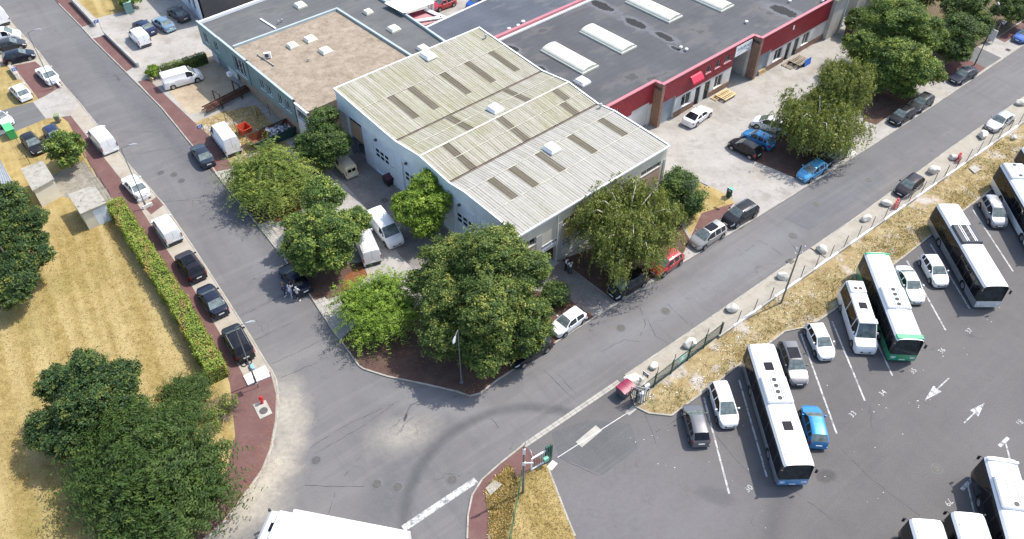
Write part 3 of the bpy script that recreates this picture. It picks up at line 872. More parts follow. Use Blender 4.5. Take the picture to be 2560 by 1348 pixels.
# corrugated sheets: colour by dirt in the troughs, moss and lichen
def sheet_mat(name, crest, trough, moss, mossamt, wash=.5):
    m, nt, b = nodes_of(name)
    N = NT(nt)
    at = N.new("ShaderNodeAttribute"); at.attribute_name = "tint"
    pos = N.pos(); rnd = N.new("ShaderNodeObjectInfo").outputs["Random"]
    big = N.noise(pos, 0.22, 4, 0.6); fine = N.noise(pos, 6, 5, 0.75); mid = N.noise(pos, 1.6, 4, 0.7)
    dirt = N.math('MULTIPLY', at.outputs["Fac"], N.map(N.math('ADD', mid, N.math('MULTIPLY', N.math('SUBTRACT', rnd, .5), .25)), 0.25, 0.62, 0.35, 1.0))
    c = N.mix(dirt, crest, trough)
    c = N.mix(N.math('MULTIPLY', N.map(big, 0.42, 0.62, 0, mossamt), N.map(mid, .3, .65, .3, 1)), c, moss)
    c = N.mix(N.map(fine, 0.63, 0.72, 0, 1.6*wash), c, (0.52, 0.50, 0.45))
    st = N.noise(N.mapping(pos, rot=(0, 0, math.radians(-41.4)), scale=(3.2, .09, 1)), 1.0, 4, 0.7)
    c = N.mix(N.map(st, .44, .62, 0, wash), c, (0.47, 0.455, 0.41))
    c = N.mix(N.math('MULTIPLY', N.math('SUBTRACT', 1.0, rnd), 0.14), c, trough)
    N.lk(c, b.inputs["Base Color"]); b.inputs["Roughness"].default_value = 0.9
    N.lk(N.bump(fine, 0.3, 0.02), b.inputs["Normal"])
    return m
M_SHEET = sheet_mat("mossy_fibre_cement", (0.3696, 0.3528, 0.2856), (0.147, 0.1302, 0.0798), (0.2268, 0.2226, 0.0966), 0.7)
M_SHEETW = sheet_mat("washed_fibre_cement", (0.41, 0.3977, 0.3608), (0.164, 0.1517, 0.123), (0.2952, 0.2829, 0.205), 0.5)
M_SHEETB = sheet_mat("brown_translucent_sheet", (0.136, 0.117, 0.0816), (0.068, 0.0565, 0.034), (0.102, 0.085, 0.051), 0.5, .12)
def sheet_mesh():
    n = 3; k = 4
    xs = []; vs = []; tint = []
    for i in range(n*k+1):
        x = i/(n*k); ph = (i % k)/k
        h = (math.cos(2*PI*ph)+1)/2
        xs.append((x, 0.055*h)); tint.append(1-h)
    V = []; A = []
    for y in (0, 1):
        for (x, z), t in zip(xs, tint):
            V.append((x, y, z)); A.append(t)
    m_ = len(xs); F = []
    for i in range(m_-1): F += [i, i+1, m_+i+1, m_+i]
    me = fast_mesh("roof_sheet", V, F, 4, A)
    me.shade_smooth()
    return me
ME_SHEET = sheet_mesh()
ROWS = [(-.12, 2.0), (2.0, 3.9), (3.9, 7.75), (7.75, 10.05), (10.4, 12.7), (12.7, 14.9), (15.1, 17.2), (17.2, 19.15), (19.5, 21.2), (21.2, 26.1), (26.1, 30.85)]
NC = 23; CW = W_/NC
BROWN = {2: [3, 6, 10, 15, 20], 4: [3, 11, 19], 5: [3, 11, 20], 6: [7, 16], 7: [7, 16], 9: [4, 7, 12, 16, 20]}
rb = MB()
base = []
for v, z in PROF: base.append((v, z-0.09))
for (a, za), (b_, zb) in zip(base, base[1:]):
    rb.add([(0.02, a, za), (W_-.02, a, za), (W_-.02, b_, zb), (0.02, b_, zb)], [(0, 1, 2, 3)])
ROOF = rb.build("roof", M_DARK, MAIN)
for r, (a, b_) in enumerate(ROWS):
    za, zb = zroof(max(a, 0)), zroof(min(b_, L_))
    sl = math.hypot(b_-a, zb-za); pit = math.atan2(zb-za, b_-a)
    for c in range(NC):
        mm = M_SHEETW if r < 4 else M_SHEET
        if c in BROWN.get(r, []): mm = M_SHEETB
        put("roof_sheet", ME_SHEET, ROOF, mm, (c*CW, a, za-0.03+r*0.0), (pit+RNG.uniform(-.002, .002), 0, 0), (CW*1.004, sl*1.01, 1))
mb = MB()
for v in (3.9, 7.75, 12.7, 17.2, 26.1):         # ridge and lap pieces
    mb.box(0, W_, v-.04, v+.04, zroof(v)+.028, zroof(v)+.04)
mb.build("lap_strip", mat("lap_mortar", (0.46, 0.44, 0.36), 0.9, 0.4, 2.5), ROOF)
mb = MB()
mb.box(0, W_, 14.88, 15.12, 7.30, 7.35)
mb.build("ridge_cap", mat("ridge_mortar", (0.50, 0.47, 0.40), 0.9, 0.2, 1.5), ROOF)
for v in (10.22, 19.32):
    mb = MB(); mb.box(0, W_, v-.17, v+.17, zroof(v)-.10, zroof(v)-.05)
    mb.build("valley_gutter", mat("rusty_gutter", (0.13, 0.10, 0.08), 0.9, 0.3, 2), ROOF)
# white verge trims on both gables, eave trim in front, back trim
for side, x in (("l", -.10), ("r", W_-.08)):
    mb = MB()
    for (a, za), (b_, zb) in zip(PROF, PROF[1:]):
        vs = [(x, a, za+.02), (x+.18, a, za+.02), (x+.18, b_, zb+.02), (x, b_, zb+.02)]
        vs += [(p[0], p[1], p[2]+.07) for p in vs]
        mb.add(vs, [(3, 2, 1, 0), (4, 5, 6, 7), (0, 1, 5, 4), (1, 2, 6, 5), (2, 3, 7, 6), (3, 0, 4, 7)])
    mb.build("verge_trim", M_WHITEMET, ROOF)
mb = MB(); mb.box(-.1, W_+.1, -.24, -.10, 6.55, 6.74); mb.build("eave_gutter", M_WHITEMET, ROOF)
mb = MB(); mb.box(-.1, W_+.1, 30.86, 30.98, 7.4, 7.80); mb.build("verge_trim", M_WHITEMET, ROOF)
for (u, v, s_) in [(11.1, 7.2, 1.12), (11.3, 16.4, 1.12), (12.2, 29.6, 1.15)]:
    skylight(ROOF, (u, v, zroof(v)+.03), 0, s_, s_*1.15)
for (u, v) in [(20.2, 28.6), (20.6, 9.4)]:
    mb = MB(); mb.tube((u, v, zroof(v)), (u, v, zroof(v)+.45), .1, n=8); mb.lathe([(.2, .45), (.16, .58), (.001, .62)], 10, T(u, v, zroof(v)))
    mb.build("vent_pipe", M_STEEL, ROOF, 40)

# street front
holesF = [(0.85, 2.33, 4.25, 5.1), (0.95, 2.25, .75, 1.95), (3.15, 5.05, 0.0, 2.36)]
for x in (5.95, 9.2, 13.2, 17.2):
    e = min(x+3.1, 20.6)
    holesF += [(x, e, 4.45, 5.05), (x, x+1.2, 1.3, 2.35), (x+1.8, e, 1.3, 2.35)]
mb = MB(); wall_holes(mb, 0.0, W_, 0, 6.6, holesF, 0.3)
FRONT = mb.build("front_wall", M_CREAM, MAIN)
mb = MB(); mb.box(5.2, W_, -.03, -.003, 0, .55); mb.box(0.0, 2.5, -.03, -.003, 0, .5); mb.build("plinth", M_GREYCONC, FRONT)
for a, b_ in [(2.36, 3.1), (5.15, 5.85), (20.75, 21.1)]:
    mb = MB(); mb.box(a, b_, -.045, -.003, .55 if a > 3 else 0, 5.0); mb.build("pilaster", M_GREYCONC, FRONT)
for a, b_, c, d in [(.85, 2.33, 2.05, 4.15)]+[(x, min(x+3.1, 20.6), 2.45, 4.33) for x in (5.95, 9.2, 13.2, 17.2)]:
    mb = MB(); mb.box(a, b_, -.025, -.003, c, d); mb.build("infill_panel", M_PEACH, FRONT)
for k, (a, b_, c, d) in enumerate(holesF):
    if (a, c) == (3.15, 0.0): continue
    w = window(MAIN, T(), a, b_, c, d, 3 if b_-a > 2 else 2, M_WGREY, depth=.14)
    if c < 2:
        bars = MB()
        n = int((b_-a)/.13)
        for i in range(n+1):
            x = a+(b_-a)*i/n
            bars.box(x-.012, x+.012, -.045, -.02, c-.05, d+.05)
        bars.box(a-.05, b_+.05, -.045, -.02, c+.2, c+.23); bars.box(a-.05, b_+.05, -.045, -.02, d-.23, d-.2)
        bars.build("window_bars", M_WWHITE, w)
# entrance recess
mb = MB(); mb.box(3.15, 5.05, 1.6, 1.65, 0, 2.4); mb.box(3.0, 3.15, .3, 1.6, 0, 2.4); mb.box(5.05, 5.2, .3, 1.6, 0, 2.4); mb.box(3.15, 5.05, .3, 1.6, 2.36, 2.42)
mb.build("entrance_recess", mat("brown_lobby", (0.16, 0.10, 0.085), 0.8, 0.2), MAIN)
mb = MB(); mb.box(3.9, 4.9, 1.5, 1.56, 0.1, 2.2); mb.build("door", mat("plum_door", (0.20, 0.11, 0.10), 0.5), MAIN)
mb = MB(); mb.box(3.0, 5.2, -.5, 1.5, 0.1, .16); mb.build("door_step", M_GREYCONC, MAIN)
# sign over the entrance
mb = MB(); mb.box(3.16, 5.08, -.05, -.006, 2.37, 3.3)
SIGN = mb.build("entrance_sign", M_SIGNW, MAIN)
Rw = (PI/2, 0, 0)
put("lettering", text_mesh("ATOUT PUB", .36, .004, .012), SIGN, M_NAVY, (4.12, -.056, 3.08), Rw)
put("lettering", text_mesh("ENSEIGNES - IMPRESSION", .13, .004), SIGN, M_BLUEGREY, (4.12, -.056, 2.83), Rw)
put("lettering", text_mesh("01 48 63 27 70", .22, .004, .006), SIGN, M_NAVY, (4.12, -.056, 2.56), Rw)
mb = MB(); mb.tube((5.12, -.1, 0.1), (5.12, -.1, 6.6), .055, n=8); mb.build("downpipe", M_WWHITE, MAIN, 40)
mb = MB(); mb.tube((12.9, -.1, 0.1), (12.9, -.1, 6.6), .055, n=8); mb.build("downpipe", M_WWHITE, MAIN, 40)
mb = MB(); mb.box(-.09, .14, -.09, .14, 0, 6.72); mb.build("corner_post", M_WHITEMET, MAIN)
# yard side: local x = 0 plane looking to -x ; wall frame: X' = v reversed
ML = Matrix.Translation((0, L_, 0)) @ Matrix.Rotation(-PI/2, 4, 'Z')   # x' -> -y ; face looks to -x
def vx(v): return L_-v
doors = [(21.2, 24.2), (15.6, 18.6), (6.6, 9.6), (1.2, 4.2)]
holesL = [(vx(b_), vx(a), 0.12, 4.5) for a, b_ in doors] + [(vx(29), vx(26.2), 0.0, 5.2)]
mb = MB(); wall_holes(mb, 0, L_, 0, 5.38, holesL, .3, ML, top=False)
SIDE = mb.build("side_wall", M_BLUEGREY, MAIN)
mb = MB()                                                             # ribbed cladding band under the roof edge
rib = 0.2
v = 0.0
while v < L_-.01:
    zt0 = zroof(v)+.03; zt1 = zroof(min(v+rib, L_))+.03
    for k, (o0, o1) in enumerate([(0, .0), (.0, -.035), (-.035, -.035), (-.035, 0)]):
        va, vb = v+rib*k/4, min(v+rib*(k+1)/4, L_)
        xa, xb = -.03+o0, -.03+o1
        mb.add([(xa, va, 5.33), (xa, va, zroof(va)+.03), (xb, vb, zroof(vb)+.03), (xb, vb, 5.33)], [(0, 1, 2, 3)])
    v += rib
mb.build("cladding_band", M_CLAD, MAIN)
mb = MB(); mb.box(-.055, 0.0, 0, L_, 5.27, 5.325); mb.build("cladding_drip", M_WHITEMET, MAIN)
for a, b_ in doors:
    mb = MB(); mb.box(vx(b_), vx(a), .12, .18, .12, 4.5, ML)
    for z in (.98, 1.86, 2.74, 3.62): mb.box(vx(b_), vx(a), .112, .118, z-.012, z+.012, ML)
    d = mb.build("sectional_door", M_BLUEGREY, MAIN)
    for i in range(3):
        for j in range(2):
            x0 = vx(b_)+.35+i*.88
            p = MB(); p.box(x0, x0+.62, .095, .11, 2.42+j*.62, 2.80+j*.62, ML); p.build("door_pane", M_GLASS, d)
    fr = MB()
    for x in (vx(b_)-.1, vx(a)-.0): fr.box(x, x+.1, -.05, -.003, 0, 4.9, ML)
    fr.box(vx(b_)-.1, vx(a)+.1, -.06, -.051, 4.5, 4.62, ML)
    fr.build("door_frame", M_WHITEMET, d)
    lp = MB(); lp.cbox(((vx(b_)+vx(a))/2-.5, -.16, 4.95), (.25, .26, .2), ML); lp.build("wall_lamp", M_IRON, MAIN)
    for x in (vx(a)+.35, vx(a)+1.0):
        ps = MB(); ps.box(x, x+.10, -.06, -.003, 0, 5.25, ML); ps.build("pilaster", M_WHITEMET, MAIN)
for x, wd_ in ((vx(21.1)+.45, .95), (vx(15.5)+.45, .8)):
    n = MB(); n.box(x-.35, x-.35+wd_, -.02, -.003, 2.5, 2.85, ML); o = n.build("notice", M_SIGNW, MAIN)
    t = MB()
    for i in range(5): t.box(x-.30+i*wd_*.18, x-.30+i*wd_*.18+wd_*.11, -.026, -.021, 2.6, 2.74, ML)
    t.build("lettering", M_CYANINK, o)
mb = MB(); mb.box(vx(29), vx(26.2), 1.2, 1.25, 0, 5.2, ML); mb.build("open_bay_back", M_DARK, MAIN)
mb = MB(); mb.box(vx(29), vx(26.2), .2, .25, 2.3, 4.6, ML); mb.build("bay_panel", M_PEACH, MAIN)
mb = MB(); mb.box(vx(30.8)-.02, vx(29.3), -.12, -.003, 0, 5.27, ML); mb.build("pilaster", M_GREYCONC, MAIN)
# far side and back walls
mb = MB(); mb.box(W_-.25, W_, .02, L_, 0, 6.66); mb.box(0.02, W_-.25, L_-.25, L_, 0, 7.5); mb.build("rear_wall", M_CREAM, MAIN)

# ================================================================ THE RED BUILDING
rz_red = math.radians(41.5)
RED = thing("red_building", "long red clad building with brick piers and a wide grey flat roof", "building", (17.62, 80.40, 0), rz_red)
RINV = Matrix.Rotation(-rz_red, 4, 'Z')
def rl(p): return RINV @ (Vector((p[0], p[1], 0)) - Vector((17.62, 80.40, 0)))
yb = (rl(P(1242, 93, 6)).y + rl(P(1464, 0, 6)).y)/2
SEG = [(-8.6, 0.0, 1.15), (0.0, 17.65, 0.0), (17.65, 34.6, -1.14)]
HZ = 6.0
poly = [(-8.6, 1.2), (-.05, 1.2), (-.05, .05), (17.6, .05), (17.6, -1.09), (34.6, -1.09), (34.6, yb), (-10.4, yb), (-10.4, 1.2)]
mb = MB(); mb.prism(poly, 5.2, 5.55); RROOF = mb.build("roof", M_FELT, RED)
for si, (x0, x1, y) in enumerate(SEG):
    M = T(0, y, 0)
    lo = 3.05
    if si == 0:
        holes = [(-7.2, -6.2, 4.2, 5.1)]
        gar = (-3.6, -.6); rest = -8.6
    else:
        gar = (x0+.45, x0+2.95)
        holes = [(x0+8.3, x0+9.2, 4.25, 5.2), (x0+10.1, x0+11.0, 4.25, 5.2), (x0+11.9, x0+13.2, 4.25, 5.2)] if si == 1 else []
    big = (13.95, 17.35, 0, 4.25) if si == 1 else None
    # red cladding with ribs, lower edge stepped up over the garage door
    cl = MB()
    xr = x0+.42 if si else x0
    while xr < x1-.01:
        w = min(.22, x1-xr); xm = xr+w/2
        zb = 3.45 if gar[0]-.1 < xm < gar[1] else lo
        if big and xm > big[0]: zb = 5.75
        spans = [(zb, HZ)]
        for h in holes:
            if h[0] < xm < h[1]: spans = [(zb, h[2]), (h[3], HZ)]
        for c, d in spans:
            e = -.06
            cl.add([(xr, e, c), (xr+w*.55, e, c), (xr+w*.62, e+.035, c), (xr+w*.93, e+.035, c), (xr+w, e, c),
                    (xr, e, d), (xr+w*.55, e, d), (xr+w*.62, e+.035, d), (xr+w*.93, e+.035, d), (xr+w, e, d)],
                   [(0, 1, 6, 5), (1, 2, 7, 6), (2, 3, 8, 7), (3, 4, 9, 8)], M)
        xr += w
    cl.build("red_cladding", M_REDCLAD, RED)
    for h in holes:
        rv = MB()
        rv.box(h[0]-.04, h[1]+.04, -.058, .16, h[2]-.05, h[2], M); rv.box(h[0]-.04, h[1]+.04, -.058, .16, h[3], h[3]+.04, M)
        rv.box(h[0]-.04, h[0], -.058, .16, h[2], h[3], M); rv.box(h[1], h[1]+.04, -.058, .16, h[2], h[3], M)
        rv.build("window_reveal", M_REDCLAD, RED)
        window(RED, M, h[0], h[1], h[2], h[3], 1, M_WWHITE, depth=.08)
        sg = MB(); sg.box(h[0]-.1, h[1]+.1, -.15, -.062, h[2]-.12, h[2]-.055, M); sg.build("window_sill", M_PINKCAP, RED)
    # lower wall
    wl = MB()
    hl = [(gar[0], gar[1], 0.0, 3.44)]
    wins = []; drs = []
    if si:
        wins = [(x0+4.2, x0+6.0, 1.05, 2.75), (x0+10.7, x0+12.3, 1.05, 2.75)]
        drs = [(x0+6.9, x0+7.9, 0.0, 2.75), (x0+8.7, x0+9.8, 0.0, 2.75)]
        hl += wins + drs
        if big: hl.append((big[0], big[1], 0.0, 4.25))
    wall_holes(wl, x0, x1, 0, 3.45 if not big else 4.3, hl, .3, M, top=False)
    wl.build("lower_wall", M_WALLWHITE, RED)
    pl = MB()
    if si:
        for a, b_ in [(gar[1]+.02, x0+6.85), (x0+9.85, (big[0]-.02) if big else x1)]: pl.box(a, b_, -.04, -.004, 0.1, .9, M)
        pl.build("brick_plinth", M_BRICK, RED)
    g = MB(); g.box(gar[0], gar[1], .2, .25, 0, 3.44, M)
    n = 14
    for i in range(n): g.box(gar[0], gar[1], .188, .198, .05+i*.242, .05+i*.242+.19, M)
    g.build("roller_shutter", M_WALLWHITE if si == 0 else M_ROLL, RED)
    for h in wins: window(RED, M, h[0], h[1], h[2], h[3], 2, M_WWHITE, depth=.12)
    for h in drs:
        d = MB(); d.box(h[0], h[1], .15, .2, 0, h[3], M); dd = d.build("door", M_DARK, RED)
        p = MB(); p.box(h[0]+.12, h[1]-.12, .135, .148, 1.0, h[3]-.15, M); p.build("pane", M_GLASS, dd)
    # coping
    cp = MB(); cp.box(x0-(.0 if si else 1.7), x1+.13, -.12, .30, HZ, HZ+.10, M)
    cp.build("coping", M_PINKCAP, RED)
    ib = MB(); ib.box(x0-(0 if si else 1.7), x1, .14, .24, 5.5, HZ, M); ib.build("parapet_back", M_PINKCAP, RED)
    if si:
        yprev = SEG[si-1][2]
        pr = MB(); pr.box(x0-.05, x0+.42, y-.09, yprev+.3, 0, HZ-.003); pr.build("brick_pier", M_BRICK, RED)
        c2 = MB(); c2.box(x0-.14, x0+.30, y+.31, yprev-.13, HZ+.002, HZ+.102); c2.build("coping", M_PINKCAP, RED)
# sign and dark loading bay
M1 = T(0, 0, 0)
mb = MB(); mb.box(14.0, 17.3, -.10, -.02, 4.3, 5.72)
sg = mb.build("facade_sign", M_SIGNW, RED)
put("lettering", text_mesh("EUROPLAST", .52, .004, .008), sg, M_CYANINK, (15.7, -.106, 5.2), Rw)
sw = MB()
for i in range(14):
    a, b_ = i/14, (i+1)/14
    fz = lambda t: 4.72+.22*math.sin(t*PI*1.6-1.0)
    xa, xb_ = 14.35+2.5*a, 14.35+2.5*b_
    sw.add([(xa, -.104, fz(a)-.035), (xb_, -.104, fz(b_)-.035), (xb_, -.104, fz(b_)+.035), (xa, -.104, fz(a)+.035)], [(0, 1, 2, 3)])
sw.build("swoosh", M_CYANINK, sg)
mb = MB(); mb.box(13.9, 17.4, 5.0, 5.1, 0, 4.3); mb.box(13.8, 13.9, .3, 5, 0, 4.3); mb.box(17.4, 17.5, .3, 5, 0, 4.3); mb.box(13.9, 17.4, .3, 5.0, 4.28, 4.33)
mb.build("loading_bay", M_GREYCONC, RED)
aw = MB()                                                               # red awning
for i in range(5):
    x = 5.1+i*.4
    aw.add([(x, -.06, 5.1), (x+.38, -.06, 5.1), (x+.40, -.28, 5.02), (x+.42, -.75, 4.45), (x-.02, -.75, 4.45), (x, -.28, 5.02)], [(0, 5, 2, 1), (5, 4, 3, 2)])
    aw.add([(x, -.75, 4.45), (x+.40, -.75, 4.45), (x+.40, -.76, 4.28), (x, -.76, 4.28)], [(0, 1, 2, 3)])
aw.build("awning", mat("bright_red_awning", (0.55, 0.02, 0.06), 0.6), RED)
mb = MB(); mb.box(29.2, 29.5, -.07, -.062, 4.7, 5.3, T(-4.4, -1.14)); mb.build("notice", M_SIGNW, RED)
for (u, v) in [(5.5, 12.5)]: pass
# vaulted rooflights, hatch, vents
def vault(c, d, L, w):
    """c world centre, d unit axis"""
    lc = rl(c); ang = math.atan2(d.y, d.x)-rz_red
    mb = MB(); n = 9; seg = 17
    for k in range(seg+1):
        x = -L/2+L*k/seg
        for i in range(n+1):
            t = PI*i/n
            mb.v.append((x, -w/2*math.cos(t), .22+.42*math.sin(t)))
    for k in range(seg):
        for i in range(n):
            a = k*(n+1)+i; mb.f.append((a, a+1, a+n+2, a+n+1))
    mb.f.append(tuple(range(n+1))); mb.f.append(tuple(range(seg*(n+1)+n, seg*(n+1)-1, -1)))
    o = mb.build("vault_rooflight", M_DOMEV, RROOF, 50, (lc.x, lc.y, 5.55), ang)
    rb_ = MB()
    for k in range(seg+1):
        x = -L/2+L*k/seg
        for i in range(n):
            t0, t1 = PI*i/n, PI*(i+1)/n
            q = [(-w/2*math.cos(t)*1.012, .22+.435*math.sin(t)) for t in (t0, t1)]
            rb_.add([(x-.02, q[0][0], q[0][1]), (x+.02, q[0][0], q[0][1]), (x+.02, q[1][0], q[1][1]), (x-.02, q[1][0], q[1][1])], [(0, 1, 2, 3)])
    rb_.build("glazing_bar", M_SKYY, o)
    k = MB(); k.bbox(-L/2-.12, L/2+.12, -w/2-.12, w/2+.12, 0, .21, .02); k.build("rooflight_kerb", M_DOMEV, o)
ax = dirv(-41.5)
def c3(x, y): return (1000+x/2.995, y/2.995)
for q in [(1268, 418), (1557, 275), (1900, 50)]:
    c = P(*c3(*q), 6.0); vault(c, ax, 7.2 if q[0] < 1800 else 7.6, 2.6)
c = P(*(1766, -8), 6.0); vault(c, ax, 7.2, 2.6)
lc = rl(P(*c3(1365, 605), 5.8)); skylight(RROOF, (lc.x, lc.y, 5.55), 0, 1.15, 1.3)
def vent(q, h=.45):
    p = rl(P(q[0], q[1], 5.7))
    mb = MB(); mb.tube((0, 0, 0), (0, 0, h), .09, n=8); mb.lathe([(.22, h), (.2, h+.1), (.001, h+.16)], 10)
    mb.build("roof_vent", M_SIGNW, RROOF, 40, (p.x, p.y, 5.55))
for q in [(1866, 56), (1974, 4), (2056, 3), (1702, 120), (1716, 125)]: vent(q, .25)
# back coping (pink line) and vents beside it
pts = [P(1236, 96, 6.1), P(1464, 0, 6.1), P(1560, -41, 6.1)]
l0, l1 = rl(pts[0]), rl(pts[2])
mb = MB(); mb.box(l0.x-.5, l1.x+6, yb-.02, yb+.45, 5.4, 6.1); mb.build("coping", M_PINKCAP, RED)
mb = MB(); mb.box(l0.x-.5, l1.x+6, yb-.28, yb-.023, 5.4, 5.75); mb.build("flashing", M_SIGNW, RED)

# ================================================================ NEIGHBOURING ROOFS BEHIND
def flat_block(name, label, px, z, m_roof, m_wall, capm=None, capw=0.25, caph=0.12, z0=0.0):
    pts = [P(x, y, z) for x, y in px]
    a = sum(pts[i].x*pts[(i+1) % len(pts)].y - pts[(i+1) % len(pts)].x*pts[i].y for i in range(len(pts)))
    if a < 0: pts.reverse()
    t = thing(name, label, "building", (pts[0].x, pts[0].y, 0))
    off = Vector((pts[0].x, pts[0].y, 0))
    q = [((p-off).x, (p-off).y) for p in pts]
    mb = MB(); mb.prism(q, z0, z-.05); mb.build("wall", m_wall, t)
    ins = MB(); c = Vector((sum(p[0] for p in q)/len(q), sum(p[1] for p in q)/len(q)))
    ins.prism([(c.x+(p[0]-c.x)*.999, c.y+(p[1]-c.y)*.999) for p in q], z-.049, z); r = ins.build("roof", m_roof, t)
    if capm: cap("coping", q+[q[0]], capw, caph, capm, t, z+.08)
    return t, off
BLU, _ = flat_block("flat_roofed_building", "blue grey flat roofed building behind the workshop with white roof edge", [(1064, 70), (1122, 110), (1240, 97), (1470, -4), (1600, -60), (1330, -60), (1228, -6)], 5.6, M_FELTB, M_WALLWHITE, M_SIGNW, .22)
for q in [(1273, 72), (1296, 64), (1308, 54)]:
    p = P(q[0], q[1], 5.9)-_
    mb = MB(); mb.tube((p.x, p.y, 5.6), (p.x, p.y, 5.9), .09); mb.lathe([(.26, 5.88), (.24, 6.0), (.001, 6.05)], 12, T(p.x, p.y, 0)); mb.build("roof_vent", M_SIGNW, BLU, 40)

# ================================================================ THE TEAL BUILDING
c2 = P(764, 277, 6.0); c1 = P(490, 53, 6.0)
dA = (c1-c2); LT = dA.length; rz_t = math.atan2(dA.y, dA.x)
TEAL = thing("teal_building", "two storey teal clad building with gravel roof and overhanging upper floor", "building", (c2.x, c2.y, 0), rz_t)
TINV = Matrix.Rotation(-rz_t, 4, 'Z')
def tl(p): return TINV @ Vector((p[0]-c2.x, p[1]-c2.y, 0))
MT = T(LT, 0, 0, PI)        # x' = LT - x, face looks to +y (outwards)
def tx(a): return LT-a
secs = [(0.0, 2.9, 5.55, 0.10, M_WALLWHITE), (2.9, 13.9, 6.0, 0.0, M_TEAL), (13.9, 21.3, 6.25, -.12, M_TEAL), (21.3, LT, 6.0, 0.0, M_TEAL)]
wsets = {1: [(3.9, 5.0), (5.6, 6.7), (8.3, 9.4), (10.0, 11.1)], 2: [(14.6, 17.6)], 3: [(22.0, 23.1), (25.0, 26.1)]}
for i, (a, b_, zt, y, m_) in enumerate(secs):
    zb = 2.95 if i else 0.0
    M = MT @ T(0, y if i != 2 else -.12, 0)
    hs = []
    for (wa, wb) in wsets.get(i, []):
        hs.append((tx(wb), tx(wa), 3.35 if i == 2 else 3.75, 5.55 if i == 2 else 5.05))
    if i == 0: hs = [(tx(2.6), tx(.3), 3.9, 5.0)]
    mb = MB(); wall_holes(mb, tx(b_), tx(a), zb, zt, hs, .28, M)
    if i == 2:
        for e in (tx(b_), tx(a)): mb.add([(e, 0, zb), (e, .2, zb), (e, .2, zt), (e, 0, zt)], [(0, 1, 2, 3)], M)
        mb.add([(tx(b_), 0, zb), (tx(a), 0, zb), (tx(a), .3, zb), (tx(b_), .3, zb)], [(0, 1, 2, 3)], M)
    mb.build("upper_wall" if i else "end_wall", m_, TEAL)
    for h in hs: window(TEAL, M, h[0], h[1], h[2], h[3], 3 if i == 2 else (6 if i == 0 else 2), M_WWHITE if i else M_WGREY, depth=.14, rows=2 if i == 2 else 1)
    cp = MB(); cp.box(tx(b_), tx(a)-.003, -.06, .24, zt, zt+.07, M); cp.build("coping", M_TEALCAP if i else M_SIGNW, TEAL)
    if i:
        un = MB(); un.box(tx(b_), tx(a)-.002, .0, .9, 2.8, 2.945, M); un.build("soffit", M_TEAL, TEAL)
# recessed ground floor: white panels, doors, windows
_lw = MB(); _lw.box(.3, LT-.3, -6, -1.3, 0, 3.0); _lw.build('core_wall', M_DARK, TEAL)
hs = [(tx(26.0), tx(23.0), 0, 2.6), (tx(20.6), tx(19.6), 0, 2.2), (tx(18.5), tx(15.0), .2, 2.4), (tx(12.2), tx(10.6), 0.9, 2.3), (tx(9.2), tx(8.0), 0, 2.2), (tx(6.8), tx(5.0), 1.0, 2.4), (tx(4.4), tx(3.3), .9, 2.4)]
Mg = MT @ T(0, .85, 0)
mb = MB(); wall_holes(mb, tx(LT), tx(2.9), 0, 2.8, hs, .25, Mg, top=False); mb.build("lower_wall", M_WALLWHITE, TEAL)
for j, h in enumerate(hs):
    if h[2] > .1: window(TEAL, Mg, h[0], h[1], h[2], h[3], 2, M_WWHITE, depth=.12)
    else:
        d = MB(); d.box(h[0], h[1], .16, .2, 0, h[3], Mg); d.build("door", M_DARK if j else M_ROLL, TEAL)
# roofs: gravel and felt
g = [tl(P(x, y, 5.7)) for x, y in [(578, 116), (842, 22), (1042, 150), (880, 232), (758, 286)]]
mb = MB(); mb.prism([(max(p.x, .12), min(p.y, -.29)) for p in g], 0.0, 5.68); GR = mb.build("gravel_roof", M_ROOFGRAVEL, TEAL)
g2 = [tl(P(x, y, 5.75)) for x, y in [(489, 56), (580, 118), (842, 21), (1042, 149), (1122, 110), (1064, 69), (985, 15), (872, -48), (745, -58), (660, -5)]]
mb = MB(); mb.prism([(min(p.x, LT-.1), min(p.y, -.29)) if k < 2 else (p.x, p.y) for k, p in enumerate(g2)], 3.0, 5.60); FR = mb.build("felt_roof", M_FELTG, TEAL)
def tcap(px, w, h, m_, z, name="coping"):
    cap(name, [tl(P(x, y, z)) for x, y in px], w, h, m_, TEAL, z)
tcap([(585, 114), (842, 20), (1044, 148)], .3, .42, M_TEALCAP, 6.0)
tcap([(497, 54), (660, -6), (740, -40)], .35, .4, M_SIGNW, 5.95)
tcap([(1122, 110), (1064, 69), (985, 15), (930, -18)], .26, .36, M_TEALCAP, 5.92)
tcap([(652, 47), (688, 70)], .22, .12, M_SIGNW, 5.75, "roof_upstand")
for q, s_ in [((731, 115), 1.0), ((776, 99), 1.15), ((814, 128), 1.15)]:
    p = tl(P(*q, 5.8)); skylight(GR, (p.x, p.y, 5.68), 0, s_, s_, M_SKYY)
for q, s_ in [((750, 11), 1.15), ((920, 28), .9), ((984, 70), 1.15), ((1057, 119), 1.05)]:
    p = tl(P(*q, 5.9)); skylight(FR, (p.x, p.y, 5.6), 0, s_, s_, M_SKYY)
p = tl(P(669, 140, 6.0))
mb = MB(); mb.bbox(-.42, .42, -.17, .17, .08, .78, .02); mb.box(-.4, -.32, -.2, .2, 0, .08); mb.box(.32, .4, -.2, .2, 0, .08)
ac = mb.build("air_conditioner", M_WWHITE, TEAL, None, (p.x, p.y, 5.68), 1.0)
mb = MB(); mb.lathe([(.26, -.02), (.26, .01), (.001, .012)], 14, Matrix.Translation((.08, .18, .43)) @ Matrix.Rotation(-PI/2, 4, 'X')); mb.build("fan_grille", M_IRON, ac)
a, b_, c_ = tl(P(645, 138, 5.75)), tl(P(660, 148, 5.75)), tl(P(684, 164, 5.75))
